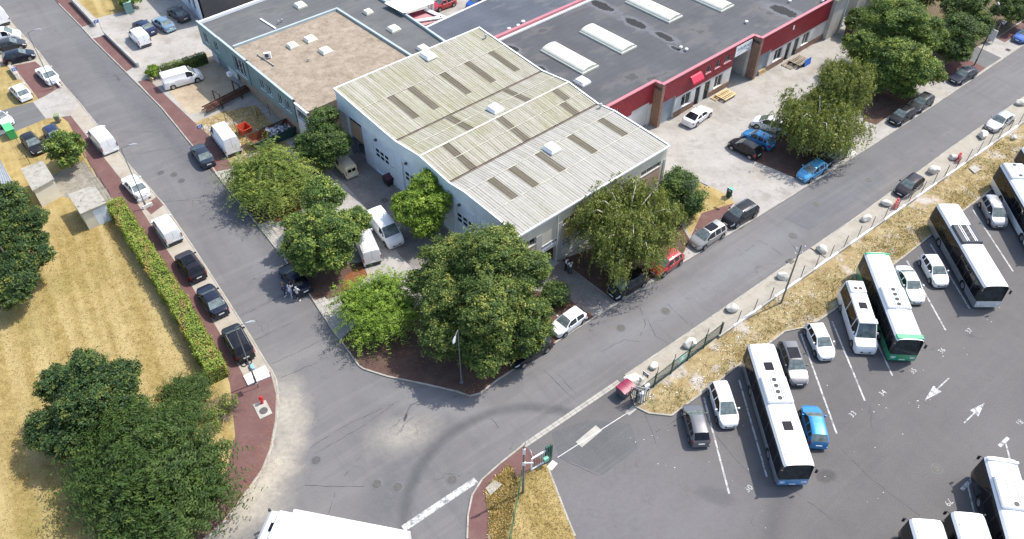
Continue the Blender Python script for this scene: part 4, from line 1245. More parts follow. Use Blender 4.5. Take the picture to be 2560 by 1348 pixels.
mb = MB(); mb.tube((a.x, a.y, 5.78), (b_.x, b_.y, 5.78), .07); mb.tube((b_.x, b_.y, 5.78), (c_.x, c_.y, 5.78), .07); mb.tube((a.x, a.y, 5.68), (a.x, a.y, 5.95), .1); mb.tube((c_.x, c_.y, 5.68), (c_.x, c_.y, 5.9), .1)
mb.build("roof_pipe", M_SLAB, TEAL, 40)
for q in [(771, 152), (697, 57), (705, 53)]:
    p = tl(P(*q, 5.75)); mb = MB(); mb.tube((0, 0, 0), (0, 0, .35), .07); mb.lathe([(.14, .33), (.12, .42), (.001, .46)], 10); mb.build("roof_vent", M_STEEL, TEAL, 40, (p.x, p.y, 5.62))
p = tl(P(574, 184, 2.6)); mb = MB(); mb.bbox(-.3, .3, -.2, .3, 2.3, 2.8, .03); mb.build("wall_unit", M_SIGNW, TEAL, None, (p.x, p.y, 0))
# white building behind, top left
w0, w1 = P(512, 62, 0), P(440, -12, 0)
dW = (w1-w0); rzw = math.atan2(dW.y, dW.x)
WHB = thing("white_building", "white rendered building with dark flat roof behind the teal building", "building", (w0.x, w0.y, 0), rzw)
LW = dW.length+14; MWB = T(LW, 0, 0, PI)
hs = [(LW-a-1.3, LW-a, 1.2, 3.6) for a in (2.0, 4.3, 6.9, 9.2, 11.6, 14)]
mb = MB(); wall_holes(mb, 0, LW, 0, 6.2, hs, .25, MWB); mb.build("wall", mat("bluish_white_wall", (0.66, 0.70, 0.74), 0.7, 0.08, .7), WHB)
for h in hs: window(WHB, MWB, h[0], h[1], h[2], h[3], 1, M_WGREY, rows=2)
mb = MB(); mb.box(0, LW, -9, -.3, 0, 5.9); mb.build("roof", M_FELT, WHB)
mb = MB(); mb.box(0, LW, -.31, .06, 6.2, 6.3); mb.build("coping", M_SIGNW, WHB)
# canopy of pale corrugated sheets and the dark red roof under it
CN = thing("canopy_building", "pale ribbed metal canopy with dark red sheet roof beside it in the back court", "building", P(1085, 40, 0))
def rib_roof(name, px, z, n, m_, parent, amp=.05):
    q = [P(x, y, z)-Vector((parent.location.x, parent.location.y, 0)) for x, y in px]
    mb = MB()
    for i in range(n):
        u0, u1, u2 = i/n, (i+.5)/n, (i+1)/n
        pts = []
        for u, h in ((u0, 0), (u1, amp), (u2, 0)):
            pts += [q[0]*(1-u)+q[1]*u+Vector((0, 0, h)), q[3]*(1-u)+q[2]*u+Vector((0, 0, h))]
        mb.add(pts, [(0, 2, 3, 1), (2, 4, 5, 3)])
    return mb.build(name, m_, parent)
rib_roof("canopy_roof", [(960, 8), (1008, 33), (1086, 7), (1060, -20)], 6.2, 16, M_WHITEMET, CN)
rib_roof("red_roof", [(1014, 36), (1055, 66), (1112, 44), (1064, 22)], 5.0, 22, mat("dark_red_sheet", (0.25, 0.03, 0.05), 0.45, 0.1), CN)
o_ = Vector((CN.location.x, CN.location.y, 0))
mb = MB()
for a, b_ in [((1036, 52), (1104, 42)), ((1064, 23), (1113, 44))]:
    A, Bq = P(*a, 5.3)-o_, P(*b_, 5.3)-o_
    d = (Bq-A).normalized(); n = Vector((-d.y, d.x, 0))*.3
    mb.prism([((A-n).x, (A-n).y), ((Bq-n).x, (Bq-n).y), ((Bq+n).x, (Bq+n).y), ((A+n).x, (A+n).y)], 5.12, 5.3)
mb.build("roof_beam", M_SIGNW, CN)
mb = MB()
for q in [(1072, 22), (1082, 19)]:
    p = P(*q, 2.5)-o_; mb.box(p.x-.15, p.x+.15, p.y-.15, p.y+.15, 0, 6.0)
mb.build("canopy_post", M_WWHITE, CN)
# cream building at the far right end of the red one
e0 = P(2094, 84, 0)
CB = thing("cream_building", "grey walled building with cream roof slab next to the red building", "building", (e0.x, e0.y, 0), rz_red)
mb = MB(); mb.box(-3.2, 0, 0, 9, 0, 6.0); mb.build("wall", M_GREYCONC, CB)
mb = MB(); mb.box(-3.4, 6.5, -.25, 9, 6.0, 6.35); mb.build("roof", mat("cream_roof", (0.72, 0.69, 0.58), 0.7), CB)
mb = MB(); mb.tube((.05, -.05, 0), (.05, -.05, 6), .09); mb.build("downpipe", M_WWHITE, CB)
mb = MB(); mb.box(6.6, 14, 1.5, 10, 0, 3.0); mb.build("annex", M_WALLWHITE, CB)
tm = MB(); tm.box(-3.45, 6.55, -.3, -.255, 6.05, 6.2); tm.build("roof_edge", mat("mustard_edge", (0.35, 0.33, 0.10), 0.6), CB)

# ================================================================ HUTS, SHED, LOW WALLS
def hut(name, label, roof_px, z, wallm, roofm, door=False):
    r = [P(x, y, z) for x, y in roof_px]
    c = sum(r, Vector())/4
    t = thing(name, label, "hut", (c.x, c.y, 0))
    q = [(p-c) for p in r]
    a = sum(q[i].x*q[(i+1) % 4].y - q[(i+1) % 4].x*q[i].y for i in range(4))
    if a < 0: q.reverse()
    mb = MB(); mb.prism([(p.x*.93, p.y*.93) for p in q], 0, z-.16); mb.build("wall", wallm, t)
    mb = MB(); mb.prism([(p.x, p.y) for p in q], z-.159, z); mb.build("roof", roofm, t)
    if door:
        i = min(range(4), key=lambda k: (q[k]+q[(k+1) % 4]).y)
        A, Bq = q[i]*.93, q[(i+1) % 4]*.93
        d = (Bq-A).normalized(); n = Vector((d.y, -d.x, 0))
        for u0, u1 in [(.42, .68), (.69, .95)]:
            pa, pb = A+(Bq-A)*u0+n*.012, A+(Bq-A)*u1+n*.012
            dd = MB(); dd.prism([(pa.x, pa.y), (pb.x, pb.y), (pb-n*.02).to_tuple()[:2], (pa-n*.02).to_tuple()[:2]], .1, z-.35); dd.build("door", M_BLUEGREY, t)
    return t
M_LICHEN = soil("lichen_roof", [(0.3, (0.21, 0.196, 0.161)), (0.5, (0.336, 0.3185, 0.273)), (0.7, (0.42, 0.406, 0.364))], 1.6, 10, 0.5, patches=[(2.2, .57, .66, (0.084, 0.077, 0.063), .7)])
hut("transformer_hut", "cream concrete hut with pale lichen roof and grey doors by the hedge", [(169, 486), (235, 462), (266, 507), (201, 535)], 2.45, M_CREAM, M_LICHEN, True)
hut("transformer_hut", "older cream hut with blotchy flat roof next to the leafy tree", [(52, 422), (107, 401), (135, 447), (81, 477)], 2.55, M_CREAM, M_LICHEN)
SH = thing("metal_shed", "low grey ribbed metal roof at the left picture edge", "shed", P(0, 450, 0))
rib_roof("ribbed_roof", [(-60, 330), (2, 402), (48, 484), (-60, 520)], 2.3, 14, M_STEEL, SH, .06)
q = [P(x, y, 2.2)-Vector((SH.location.x, SH.location.y, 0)) for x, y in [(-60, 330), (2, 402), (48, 484), (-60, 520)]]
mb = MB(); mb.prism([(p.x, p.y) for p in q][::-1], 0, 2.2); mb.build("wall", M_WALLWHITE, SH)
def low_wall(label, a, b, w, z0, z1, m=M_GREYCONC):
    A, Bq = P(*a, z1), P(*b, z1)
    d = Bq-A
    t = thing("low_wall", label, "wall", (A.x, A.y, 0), math.atan2(d.y, d.x))
    n = max(1, round(d.length/2.0))
    mb = MB(); mb.box(0, d.length, -w/2, w/2, z0, z1-.09); mb.build("wall_body", m, t)
    for i in range(n):
        c = MB(); c.box(d.length*i/n+.01, d.length*(i+1)/n-.01, -w/2-.04, w/2+.04, z1-.088, z1); c.build("coping_stone", M_SLAB, t)
    return t
low_wall("low concrete wall along the red pavement below the parked white van", (259, 76), (343, 158), .25, .05, .75)
low_wall("low concrete wall beside the dry grass at the top of the street", (176, -8), (234, 54), .28, .05, .9)
low_wall("short white wall end beside the blue number sign", (22, 162), (40, 186), .3, .05, .8, M_WHITECONC)
# ================================================================ VEGETATION
rs = np.random.RandomState(11)
def leaf_mat(name, dark, light, yellow=None, trans=0.25):
    if name in MATS: return MATS[name]
    m, nt, b = nodes_of(name)
    N = NT(nt)
    at = N.new("ShaderNodeAttribute"); at.attribute_name = "tint"
    stops = [(0.05, dark), (0.7, light)]
    if yellow: stops.append((0.98, yellow))
    c = N.ramp(at.outputs["Fac"], stops)
    N.lk(c, b.inputs["Base Color"])
    b.inputs["Roughness"].default_value = 0.55
    b.inputs["Specular IOR Level"].default_value = 0.25
    tr = N.new("ShaderNodeBsdfTranslucent"); N.lk(N.mix(0.5, c, (0.30, 0.34, 0.04)), tr.inputs[0])
    mx = N.new("ShaderNodeMixShader"); mx.inputs[0].default_value = trans
    N.lk(b.outputs[0], mx.inputs[1]); N.lk(tr.outputs[0], mx.inputs[2])
    out = [n for n in nt.nodes if n.type == 'OUTPUT_MATERIAL'][0]
    N.lk(mx.outputs[0], out.inputs[0])
    MATS[name] = m
    return m
L_MAPLE = leaf_mat("maple_leaves", (0.0428, 0.0891, 0.0222), (0.1793, 0.2627, 0.0556), (0.3703, 0.4007, 0.0834))
L_PLANE = leaf_mat("plane_leaves", (0.0428, 0.0802, 0.0213), (0.1514, 0.2164, 0.0491), (0.294, 0.3006, 0.0688))
L_DARK = leaf_mat("dark_green_leaves", (0.0327, 0.0644, 0.0208), (0.1021, 0.1741, 0.0446), (0.1838, 0.2273, 0.052))
L_BLUE = leaf_mat("deep_green_leaves", (0.0233, 0.0533, 0.0201), (0.0733, 0.1316, 0.0403), (0.1669, 0.1881, 0.0356))
L_LIGHT = leaf_mat("fresh_green_leaves", (0.0849, 0.1585, 0.0194), (0.2469, 0.3728, 0.0487), (0.4013, 0.5032, 0.0833), 0.35)
L_FEATH = leaf_mat("feathery_leaves", (0.0656, 0.1104, 0.0209), (0.2221, 0.2825, 0.0522), (0.425, 0.4414, 0.1043))
L_BIRCH = leaf_mat("birch_leaves", (0.0882, 0.125, 0.0287), (0.2468, 0.2765, 0.0697), (0.4627, 0.4447, 0.1436))
L_YEW = leaf_mat("olive_sprays", (0.0214, 0.0475, 0.0109), (0.0621, 0.1082, 0.0209), (0.1392, 0.1717, 0.0378))
L_HEDGE = leaf_mat("hedge_leaves", (0.1193, 0.1864, 0.0282), (0.2943, 0.4007, 0.0669), (0.36, 0.26, 0.085))
L_DRYBUSH = leaf_mat("dry_twigs", (0.12, 0.095, 0.075), (0.24, 0.20, 0.16), (0.32, 0.27, 0.20), 0.05)
L_GRASS = leaf_mat("dry_blades", (0.2208, 0.1478, 0.0442), (0.4968, 0.3519, 0.138), (0.69, 0.563, 0.2898), 0.2)
L_WEEDS = leaf_mat("weed_blades", (0.1963, 0.1761, 0.046), (0.6009, 0.4183, 0.1464), (1.0399, 0.8144, 0.4183), 0.2)
L_WEEDG = leaf_mat("green_weed_blades", (0.065, 0.0975, 0.0208), (0.156, 0.195, 0.0455), (0.39, 0.377, 0.156), 0.25)
BARK = mat("bark", (0.13, 0.105, 0.08), 0.9, 0.3, 3, 0.6, 14)
BARKW = mat("birch_bark", (0.62, 0.59, 0.52), 0.8, 0.25, 3, 0.3, 14)
TWIG = mat("pale_twig", (0.36, 0.32, 0.21), 0.8, 0.2, 3)

def unit(v): return v/np.maximum(np.linalg.norm(v, axis=1, keepdims=True), 1e-9)

def leaf_quads(c, nrm, size, tint, axis=None, asp=0.6):
    """rhombic leaves at c facing nrm"""
    n = len(c)
    nrm = unit(nrm)
    if axis is None: axis = rs.normal(size=(n, 3))
    t = unit(axis - nrm*np.sum(axis*nrm, 1, keepdims=True))
    b = np.cross(nrm, t)
    s = size.reshape(-1, 1)
    v = np.empty((n, 4, 3))
    v[:, 0] = c - t*s*.5
    v[:, 1] = c + b*s*.5*asp - nrm*s*.06
    v[:, 2] = c + t*s*.5
    v[:, 3] = c - b*s*.5*asp - nrm*s*.06
    return v.reshape(-1, 3), np.repeat(tint, 4)

class Leaves:
    def __init__(self): self.v = []; self.t = []
    def add(self, v, t): self.v.append(v); self.t.append(t)
    def build(self, name, m, parent):
        v = np.concatenate(self.v); t = np.concatenate(self.t)
        me = fast_mesh(name, v, np.arange(len(v)), 4, np.clip(t, 0, 1))
        return put(name, me, parent, m)

def limb(mb, a, b, r0, r1, bend=0.12, seg=4, n=6):
    a, b = Vector(a), Vector(b)
    L = (b-a).length
    prev = a; pr = r0
    off = Vector((RNG.uniform(-1, 1), RNG.uniform(-1, 1), RNG.uniform(.0, 1)))*L*bend
    for k in range(1, seg+1):
        t = k/seg
        p = a+(b-a)*t+off*math.sin(t*PI)
        r = r0+(r1-r0)*t
        mb.tube(prev, p, pr, r, n, caps=False)
        prev, pr = p, r
    return prev

def clump_crown(lv, lobes, leaf, cover, spread=0.42, up=0.55, tintr=(-.1, 0.9)):
    """leaf clumps over the skin of overlapping lobes (centre, radii)"""
    for li, (c, r) in enumerate(lobes):
        area = 4*PI*((r[0]*r[1])**1.6/3+2*(r[0]*r[2])**1.6/3)**(1/1.6)
        rc = max(0.26, min(r)*0.26)
        nc = max(8, int(area/(rc*rc*1.5)))
        d = unit(rs.normal(size=(nc, 3)))
        d[:, 2] = np.where(d[:, 2] < -.75, -d[:, 2], d[:, 2])
        rad = rs.uniform(.72, 1.15, size=(nc, 1))
        cc = c + d*rad*r
        keep = np.ones(nc, bool)
        for lj, (c2_, r2_) in enumerate(lobes):
            if lj != li: keep &= np.linalg.norm((cc-c2_)/r2_, axis=1) > .74
        keep &= rs.rand(nc) > .30
        keep &= cc[:, 2] > 0.35
        cc, d = cc[keep], d[keep]
        if len(cc) == 0: continue
        nl = max(10, int(cover*rc*rc*3.0/(leaf*leaf*.3)))
        base = rs.uniform(tintr[0], tintr[1], size=len(cc))
        base += (rs.rand(len(cc)) > .93)*.25
        k = np.repeat(np.arange(len(cc)), nl)
        off = rs.normal(size=(len(k), 3))*rc*spread*np.array([1.25, 1.25, .75])
        pos = cc[k]+off
        nrm = d[k]*.7+np.array([0, 0, up])+rs.normal(size=(len(k), 3))*.55
        lv.add(*leaf_quads(pos, nrm, leaf*rs.uniform(.6, 1.4, len(k)), base[k]+rs.normal(size=len(k))*.17))
    # thinner fill inside so the crown is not a shell
    for c, r in lobes:
        n = int(150*r[0]*r[2])
        d = rs.normal(size=(n, 3)); d = unit(d)*(rs.rand(n, 1)**.5)*.85
        pos = c+d*r
        pos = pos[pos[:, 2] > .5]
        lv.add(*leaf_quads(pos, rs.normal(size=(len(pos), 3)), np.full(len(pos), leaf*1.5), np.full(len(pos), .3)))

def spray_crown(lv, lobes, leaf, nspray, length, droop, nleaf, twigs=None, tintr=(0.1, .8), hang=0.0):
    tot = sum(r[0]*r[2] for _, r in lobes)
    for li, (c, r) in enumerate(lobes):
        n = int(nspray*r[0]*r[2]/tot)
        d = unit(rs.normal(size=(n, 3)))
        d[:, 2] = np.where(d[:, 2] < -.35, -d[:, 2], d[:, 2])
        org = c+d*r*rs.uniform(.55, .95, (n, 1))
        keep = np.ones(n, bool)
        for lj, (c2_, r2_) in enumerate(lobes):
            if lj != li: keep &= np.linalg.norm((org+d*.3-c2_)/r2_, axis=1) > .72
        org, d = org[keep], d[keep]; n = len(org)
        L = length*rs.uniform(.5, 1.5, n)*(1+.5*(rs.rand(n) > .9))
        h = d.copy(); h[:, 2] *= .35; h = unit(h+rs.normal(size=(n, 3))*.25)
        tint = rs.uniform(tintr[0], tintr[1], n)
        ts = np.linspace(.05, 1, nleaf)
        for t in ts:
            p = org+h*(L*t*(1-hang*.75*t)).reshape(-1, 1)+np.array([0, 0, -1])*(droop*L*t*t).reshape(-1, 1)
            p += rs.normal(size=p.shape)*leaf*.18
            p[:, 2] = np.maximum(p[:, 2], .25)
            ax_ = h+np.array([0, 0, -1])*(2*droop*t)
            for sgn in (-1, 1):
                side = np.cross(ax_, np.array([0, 0, 1.0]))*sgn
                side = unit(side+rs.normal(size=side.shape)*.3)
                q = p+side*leaf*.42
                nr = np.array([0, 0, 1.0])*.8+d*.6+rs.normal(size=p.shape)*.4
                lv.add(*leaf_quads(q, nr, leaf*rs.uniform(.75, 1.25, n), tint+rs.normal(size=n)*.08, side, .45))
    # inner fill
    for c, r in lobes:
        n = int(170*r[0]*r[2])
        dd = unit(rs.normal(size=(n, 3)))*(rs.rand(n, 1)**.5)*.72
        pos = c+dd*r
        pos = pos[pos[:, 2] > .4]
        lv.add(*leaf_quads(pos, rs.normal(size=(len(pos), 3)), np.full(len(pos), leaf*1.7), np.full(len(pos), .28)))

def crown_from_box(box, zc):
    x0, y0, x1, y1 = box
    c = P((x0+x1)/2, (y0+y1)/2, zc)
    s = scale_at(c)
    a = (x1-x0)/2/s
    hh = (y1-y0)/2/s
    cv = math.sqrt(max(2*hh*hh-a*a, (0.5*a)**2))
    cv = min(cv, zc*0.97, a*1.5)
    return c, a, cv

def lobes_for(c, a, cv, n, seed, compact=False):
    """one core, big offset lobes and small outliers that break the outline"""
    r_ = np.random.RandomState(seed)
    if compact: return [(np.array(c), np.array([a*.88, a*.88, cv*.95]))]+[(np.array([c[0]+a*.4*math.cos(i*2.4), c[1]+a*.4*math.sin(i*2.4), c[2]+cv*r_.uniform(-.5, .45)]), np.array([a, a, cv])*r_.uniform(.46, .58)) for i in range(n)]
    out = [(np.array(c), np.array([a*.56, a*.56, cv*.60]))]
    m = n*2                                   # boughs spread over the crown, deep gaps between them
    for i in range(m):
        f = (i+.5)/m
        el = math.asin(1-1.55*f)              # from the top down to a little below the middle
        th = 2.39996*i+r_.uniform(-.35, .35)
        rr = r_.uniform(.22, .36)*(1.12-.25*f)
        k = min(r_.uniform(.58, .82), 1.03-rr)
        out.append((np.array([c[0]+a*k*math.cos(th)*math.cos(el), c[1]+a*k*math.sin(th)*math.cos(el), c[2]+cv*k*math.sin(el)]),
                    np.array([a*r_.uniform(.85, 1.2), a*r_.uniform(.85, 1.2), cv*.8])*rr))
    for i in range(n):
        th = r_.uniform(0, 2*PI); el = r_.uniform(-.35, 1.1); rr = r_.uniform(.09, .17); k = r_.uniform(.80, .97)
        out.append((np.array([c[0]+a*k*math.cos(th)*math.cos(el), c[1]+a*k*math.sin(th)*math.cos(el), c[2]+cv*k*math.sin(el)]), np.array([a, a, cv])*rr))
    return out

def boughs_from(bl, base, seed, k):
    """surveyed boughs (x, y, radius, height) -> lobes with smaller masses on each"""
    r_ = np.random.RandomState(seed)
    big, small = [], []
    for (x, y, r, z) in bl:
        p = P(x, y, z); rad = r/scale_at(p)*k
        c = np.array([p.x-base.x, p.y-base.y, z-.06])
        rv = min(rad*.85, max(z-.25, .3))
        big.append((c, np.array([rad*.80, rad*.80, rv*.80])))
        for i in range(7):
            d = r_.normal(size=3); d[2] = abs(d[2])*.9-.25; d /= np.linalg.norm(d)
            small.append((c+d*np.array([rad, rad, rv])*r_.uniform(.5, .8), np.array([rad, rad, rv])*r_.uniform(.28, .46)))
    return big+small

def tree(name, label, box, zc, m, style="broad", leaf=.20, cover=1.0, nl=8, seed=1, bark=None, group=None, trunk=True, nspray=900, length=1.1, droop=.5, nleaf=7, lobes=None, cat="tree", tr=None, hang=0.0, compact=False, boughs=None):
    c, a, cv = crown_from_box(box, zc)
    base = Vector((c.x+RNG.uniform(-.3, .3), c.y+RNG.uniform(-.3, .3), 0))
    t = thing(name, label, cat, (base.x, base.y, 0.06), 0, group)
    lc = np.array([c.x-base.x, c.y-base.y, zc-0.06])
    if boughs:
        lb = boughs_from(boughs, base, seed, .80 if style == "spray" else .93)
        nl = len(boughs)
    else: lb = lobes_for(lc, a*.97, cv*.97, nl, seed, compact)
    bark = bark or BARK
    mb = MB()
    r0 = tr or max(.07, a*.045)
    top = Vector(lc)+Vector((0, 0, cv*.25))
    if trunk:
        mb.tube((0, 0, -.1), (0, 0, .25), r0*1.5, r0*1.1, 8, caps=False)
        limb(mb, (0, 0, .2), top, r0*1.1, r0*.35, .03, 5, 8)
        for (cc, rr) in (lb[:nl] if boughs else lb[1:1+2*nl]):
            h = max(.6, (zc-cv)*.9+RNG.uniform(0, cv*.5))
            st = Vector((0, 0, .2)).lerp(top, min(.9, h/max(top.z, .1)))
            e = limb(mb, st, Vector(cc), r0*.5, r0*.12, .10, 4, 6)
            for _k in range(3):
                d = Vector((RNG.gauss(0, 1), RNG.gauss(0, 1), RNG.gauss(.3, .7))).normalized()
                limb(mb, Vector(cc).lerp(st, .25*_k), Vector(cc)+Vector((d.x*rr[0], d.y*rr[1], d.z*rr[2]))*.95, r0*.16, r0*.04, .1, 3, 5)
        mb.build("trunk", bark, t, 60)
    lv = Leaves()
    if style == "broad": clump_crown(lv, lb, leaf, cover)
    else: spray_crown(lv, lb, leaf, nspray, length, droop, nleaf, hang=hang)
    lv.build("crown", m, t)
    return t, lc, a, cv, lb

tree("plane_tree", "huge dark green tree at the street corner, biggest crown in the picture", (1022, 548, 1394, 962), 5.9, L_PLANE, leaf=.19, cover=1.25, nl=20, seed=3, boughs=[(1215,640,95,7.4),(1125,645,75,6),(1300,685,78,6.4),(1110,740,85,5),(1215,760,110,6),(1320,785,70,4.5),(1110,838,75,3.4),(1212,862,85,3.4),(1308,850,60,3),(1060,705,45,4.5),(1262,605,50,7),(1352,815,35,3)])
tree("robinia_tree", "light green feathery young tree left of the huge corner tree", (852, 676, 1044, 866), 2.5, L_LIGHT, "spray", leaf=.20, nl=8, seed=5, nspray=1500, length=1.5, droop=.35, nleaf=10, boughs=[(985,722,42,3),(930,742,55,3),(900,790,48,2.2),(965,800,52,2),(878,742,32,2.3),(1010,770,40,2.2),(912,838,26,1.3)])
tree("maple_tree", "round olive green maple beside the dark car with people", (698, 448, 934, 688), 3.9, L_MAPLE, leaf=.20, cover=1.15, nl=10, seed=6, boughs=[(800,492,55,5),(820,580,85,4.5),(755,610,58,3.8),(880,560,50,4),(835,640,52,3),(905,545,30,4),(772,655,42,2.8),(738,560,36,3.6)])
tree("feathery_tree", "yellow green drooping tree between the skip and the stone heap", (584, 368, 772, 536), 3.1, L_FEATH, "spray", leaf=.20, nl=9, seed=8, nspray=1900, length=1.9, droop=.5, nleaf=12, boughs=[(680,412,60,3.6),(630,440,52,3),(730,430,52,3),(642,480,48,2.4),(700,488,52,2.4),(604,430,32,2.4),(745,478,38,2.2)])
tree("evergreen_tree", "dense dark green upright tree at the gravel roof corner", (748, 254, 884, 420), 4.0, L_DARK, leaf=.18, cover=1.2, nl=8, seed=9, boughs=[(805,302,45,5.5),(810,350,60,4.2),(772,370,40,3.4),(845,365,40,3.6),(802,395,44,2.6)])
tree("ash_tree", "bright light green tree against the workshop's blue cladding", (972, 424, 1146, 596), 4.4, L_LIGHT, leaf=.19, cover=1.0, nl=8, seed=10, boughs=[(1060,460,40,5.5),(1040,520,62,4),(1090,510,44,4.4),(1008,512,38,3.5),(1060,562,48,2.8),(1112,470,24,5)])
tree("round_shrub", "dense dark round shrub at the right end of the workshop front", (1640, 402, 1760, 572), 2.5, L_DARK, leaf=.18, cover=1.4, nl=7, seed=12, compact=True)
tree("shrub", "bright green low shrub beside the paved entrance path", (1352, 702, 1426, 768), 1.0, L_DARK, leaf=.16, cover=1.3, nl=5, seed=13, cat="shrub", compact=True)
tree("shrub", "small green shrub under the entrance sign", (1330, 652, 1370, 702), 1.2, L_DARK, leaf=.16, cover=1.3, nl=4, seed=14, cat="shrub", compact=True)
tree("lawn_tree", "broad dark green tree standing on the dry lawn", (60, 872, 372, 1170), 3.9, L_BLUE, leaf=.19, cover=1.25, nl=13, seed=15, boughs=[(220,930,68,5.2),(300,950,58,4.6),(150,960,62,4.4),(230,1010,98,4.2),(120,1060,58,3),(320,1020,48,3.4),(170,1100,72,2.8),(102,1090,36,2.2)])
tree("spray_tree", "large olive green tree of long drooping sprays in the bottom left corner", (196, 1030, 570, 1410), 3.6, L_YEW, "spray", leaf=.25, nl=14, seed=16, nspray=4400, length=1.7, droop=.16, nleaf=9, boughs=[(330,1090,78,3.8),(430,1085,66,3.4),(250,1150,58,2.8),(370,1180,108,3.6),(490,1150,66,2.8),(520,1230,58,2.2),(290,1250,84,2.6),(420,1280,98,2.8),(340,1325,68,2.0),(222,1220,44,2)])
tree("conifer_shrub", "small olive conifer at the end of the hedge", (404, 926, 524, 1070), 1.8, L_YEW, "spray", leaf=.15, nl=6, seed=17, nspray=1700, length=.8, droop=.15, nleaf=7, cat="shrub")
tree("leafy_tree", "dark green tree cut by the left picture edge next to the huts", (-120, 455, 122, 790), 4.6, L_BLUE, leaf=.19, cover=1.25, nl=12, seed=18, boughs=[(0,520,80,5.5),(60,560,58,4.6),(-30,600,90,4.5),(60,640,58,3.4),(20,705,72,2.8),(94,600,27,3.6)])
tree("small_tree", "small dark tree half covering a blue car by the huts", (114, 312, 216, 436), 2.4, L_MAPLE, leaf=.22, cover=1.2, nl=6, seed=19)
tree("garden_bush", "small light green bush in a crate bed behind the white van", (364, 160, 402, 196), .8, L_LIGHT, leaf=.15, cover=1.3, nl=4, seed=20, cat="bush")
tree("green_bush", "dark bush beside the teal garden wall at the top", (292, -32, 352, 26), 1.6, L_MAPLE, leaf=.2, cover=1.2, nl=5, seed=21, cat="bush")
tree("lime_tree", "tall dense green tree behind the parked black and grey cars", (2105, -30, 2362, 250), 5.2, L_MAPLE, leaf=.20, cover=1.15, nl=13, seed=22, boughs=[(2230,55,88,6.5),(2160,120,58,4.5),(2300,90,58,5.5),(2240,160,84,4.5),(2312,180,48,3.2),(2190,200,44,2.6),(2260,222,34,2)])
tree("lime_tree", "dark shaded tree at the upper right behind the wire fence", (2336, -60, 2486, 160), 4.2, L_DARK, leaf=.20, cover=1.15, nl=9, seed=23, boughs=[(2410,10,60,5),(2400,80,64,4),(2450,60,40,4),(2382,120,48,2.8)])
tree("lime_tree", "leafy tree at the top edge behind the tall dense tree", (2190, -130, 2400, 50), 4.6, L_MAPLE, leaf=.20, cover=1.1, nl=9, seed=52)
tree("hedge_bush", "dark rounded bush at the upper right picture edge", (2480, -20, 2590, 74), 2.4, L_DARK, leaf=.18, cover=1.2, nl=6, seed=24, cat="bush")
tree("hedge_bush", "dark green clipped bush beside the grey end wall", (2108, 16, 2196, 92), 2.2, L_DARK, leaf=.22, cover=1.2, nl=6, seed=25, cat="bush")

def birch(label, box, zc, seed, strands, extra=None):
    c, a, cv = crown_from_box(box, zc)
    t = thing("weeping_birch", label, "tree", (c.x, c.y, 0.06))
    r_ = np.random.RandomState(seed)
    lc = np.array([0, 0, zc])
    top = zc+cv*.55
    mb = MB(); tw = MB()
    mb.tube((0, 0, -.1), (0, 0, .4), a*.06, a*.045, 8, caps=False)
    limb(mb, (0, 0, .3), (0, 0, top), a*.045, a*.012, .02, 6, 8)
    lv = Leaves()
    starts = []
    nb = 26
    for i in range(nb):
        th = 2*PI*(i*0.618)
        h0 = zc*.55+(top-zc*.55)*(i/nb)
        k = .55+.45*r_.rand()
        rr = a*k*(1-.35*(i/nb))
        peak = Vector((rr*.75*math.cos(th), rr*.75*math.sin(th), min(top*1.03, h0+cv*.35)))
        end = Vector((rr*math.cos(th), rr*math.sin(th), peak.z-cv*.15))
        p0 = Vector((0, 0, h0*.8))
        limb(mb, p0, peak, a*.016, a*.007, .05, 4, 5)
        limb(mb, peak, end, a*.007, a*.003, .05, 3, 5)
        for j in range(10):
            u = r_.uniform(.3, 1)
            starts.append(np.array(p0.lerp(peak, u)))
        for j in range(6): starts.append(np.array(peak.lerp(end, r_.rand())))
    starts = np.array(starts)
    k = r_.randint(0, len(starts), strands)
    org = starts[k]+r_.normal(size=(strands, 3))*np.array([.55, .55, .3])
    rad = np.hypot(org[:, 0], org[:, 1])
    out = np.stack([org[:, 0]/np.maximum(rad, .1), org[:, 1]/np.maximum(rad, .1), np.zeros(strands)], 1)
    L = np.minimum(r_.uniform(1.0, 3.6, strands), org[:, 2]-1.1)
    L = np.maximum(L, .5)
    tint = r_.uniform(.08, .85, strands)
    nleaf = 15
    for q in range(nleaf):
        tt = (q+1)/nleaf
        p = org+out*(.45*np.sqrt(tt)).reshape(-1, 1)*np.minimum(1, L/2).reshape(-1, 1)+np.array([0, 0, 1])*(.25*np.sin(tt*PI*.6)-tt*tt*1.0).reshape(-1, 1)*L.reshape(-1, 1)
        p = p+r_.normal(size=p.shape)*.07
        for s_ in (0, 1):
            nr = out*.8+r_.normal(size=p.shape)*.7+np.array([0, 0, .3])
            lv.add(*leaf_quads(p+r_.normal(size=p.shape)*.06, nr, r_.uniform(.14, .26, strands), tint+r_.normal(size=strands)*.1, np.tile(np.array([0, 0, -1.0]), (strands, 1))+r_.normal(size=p.shape)*.4, .5))
    n = int(150*a*cv)
    pos = unit(r_.normal(size=(n, 3)))*(r_.rand(n, 1)**.5)*np.array([a*.7, a*.7, cv*.7])+lc
    lv.add(*leaf_quads(pos, r_.normal(size=(n, 3)), np.full(n, .32), np.full(n, .25)))
    mb.build("trunk", BARKW, t, 60)
    lv.build("crown", L_BIRCH, t)
    return t
birch("weeping birch with white branches hanging over the red and black cars", (1408, 428, 1736, 706), 5.0, 31, 2600)
birch("weeping birch above the blue cars in the concrete yard", (1908, 205, 2172, 402), 4.0, 32, 2200)
birch("weeping birch behind, beside the tall dense tree", (2030, 128, 2188, 330), 4.8, 33, 1500)

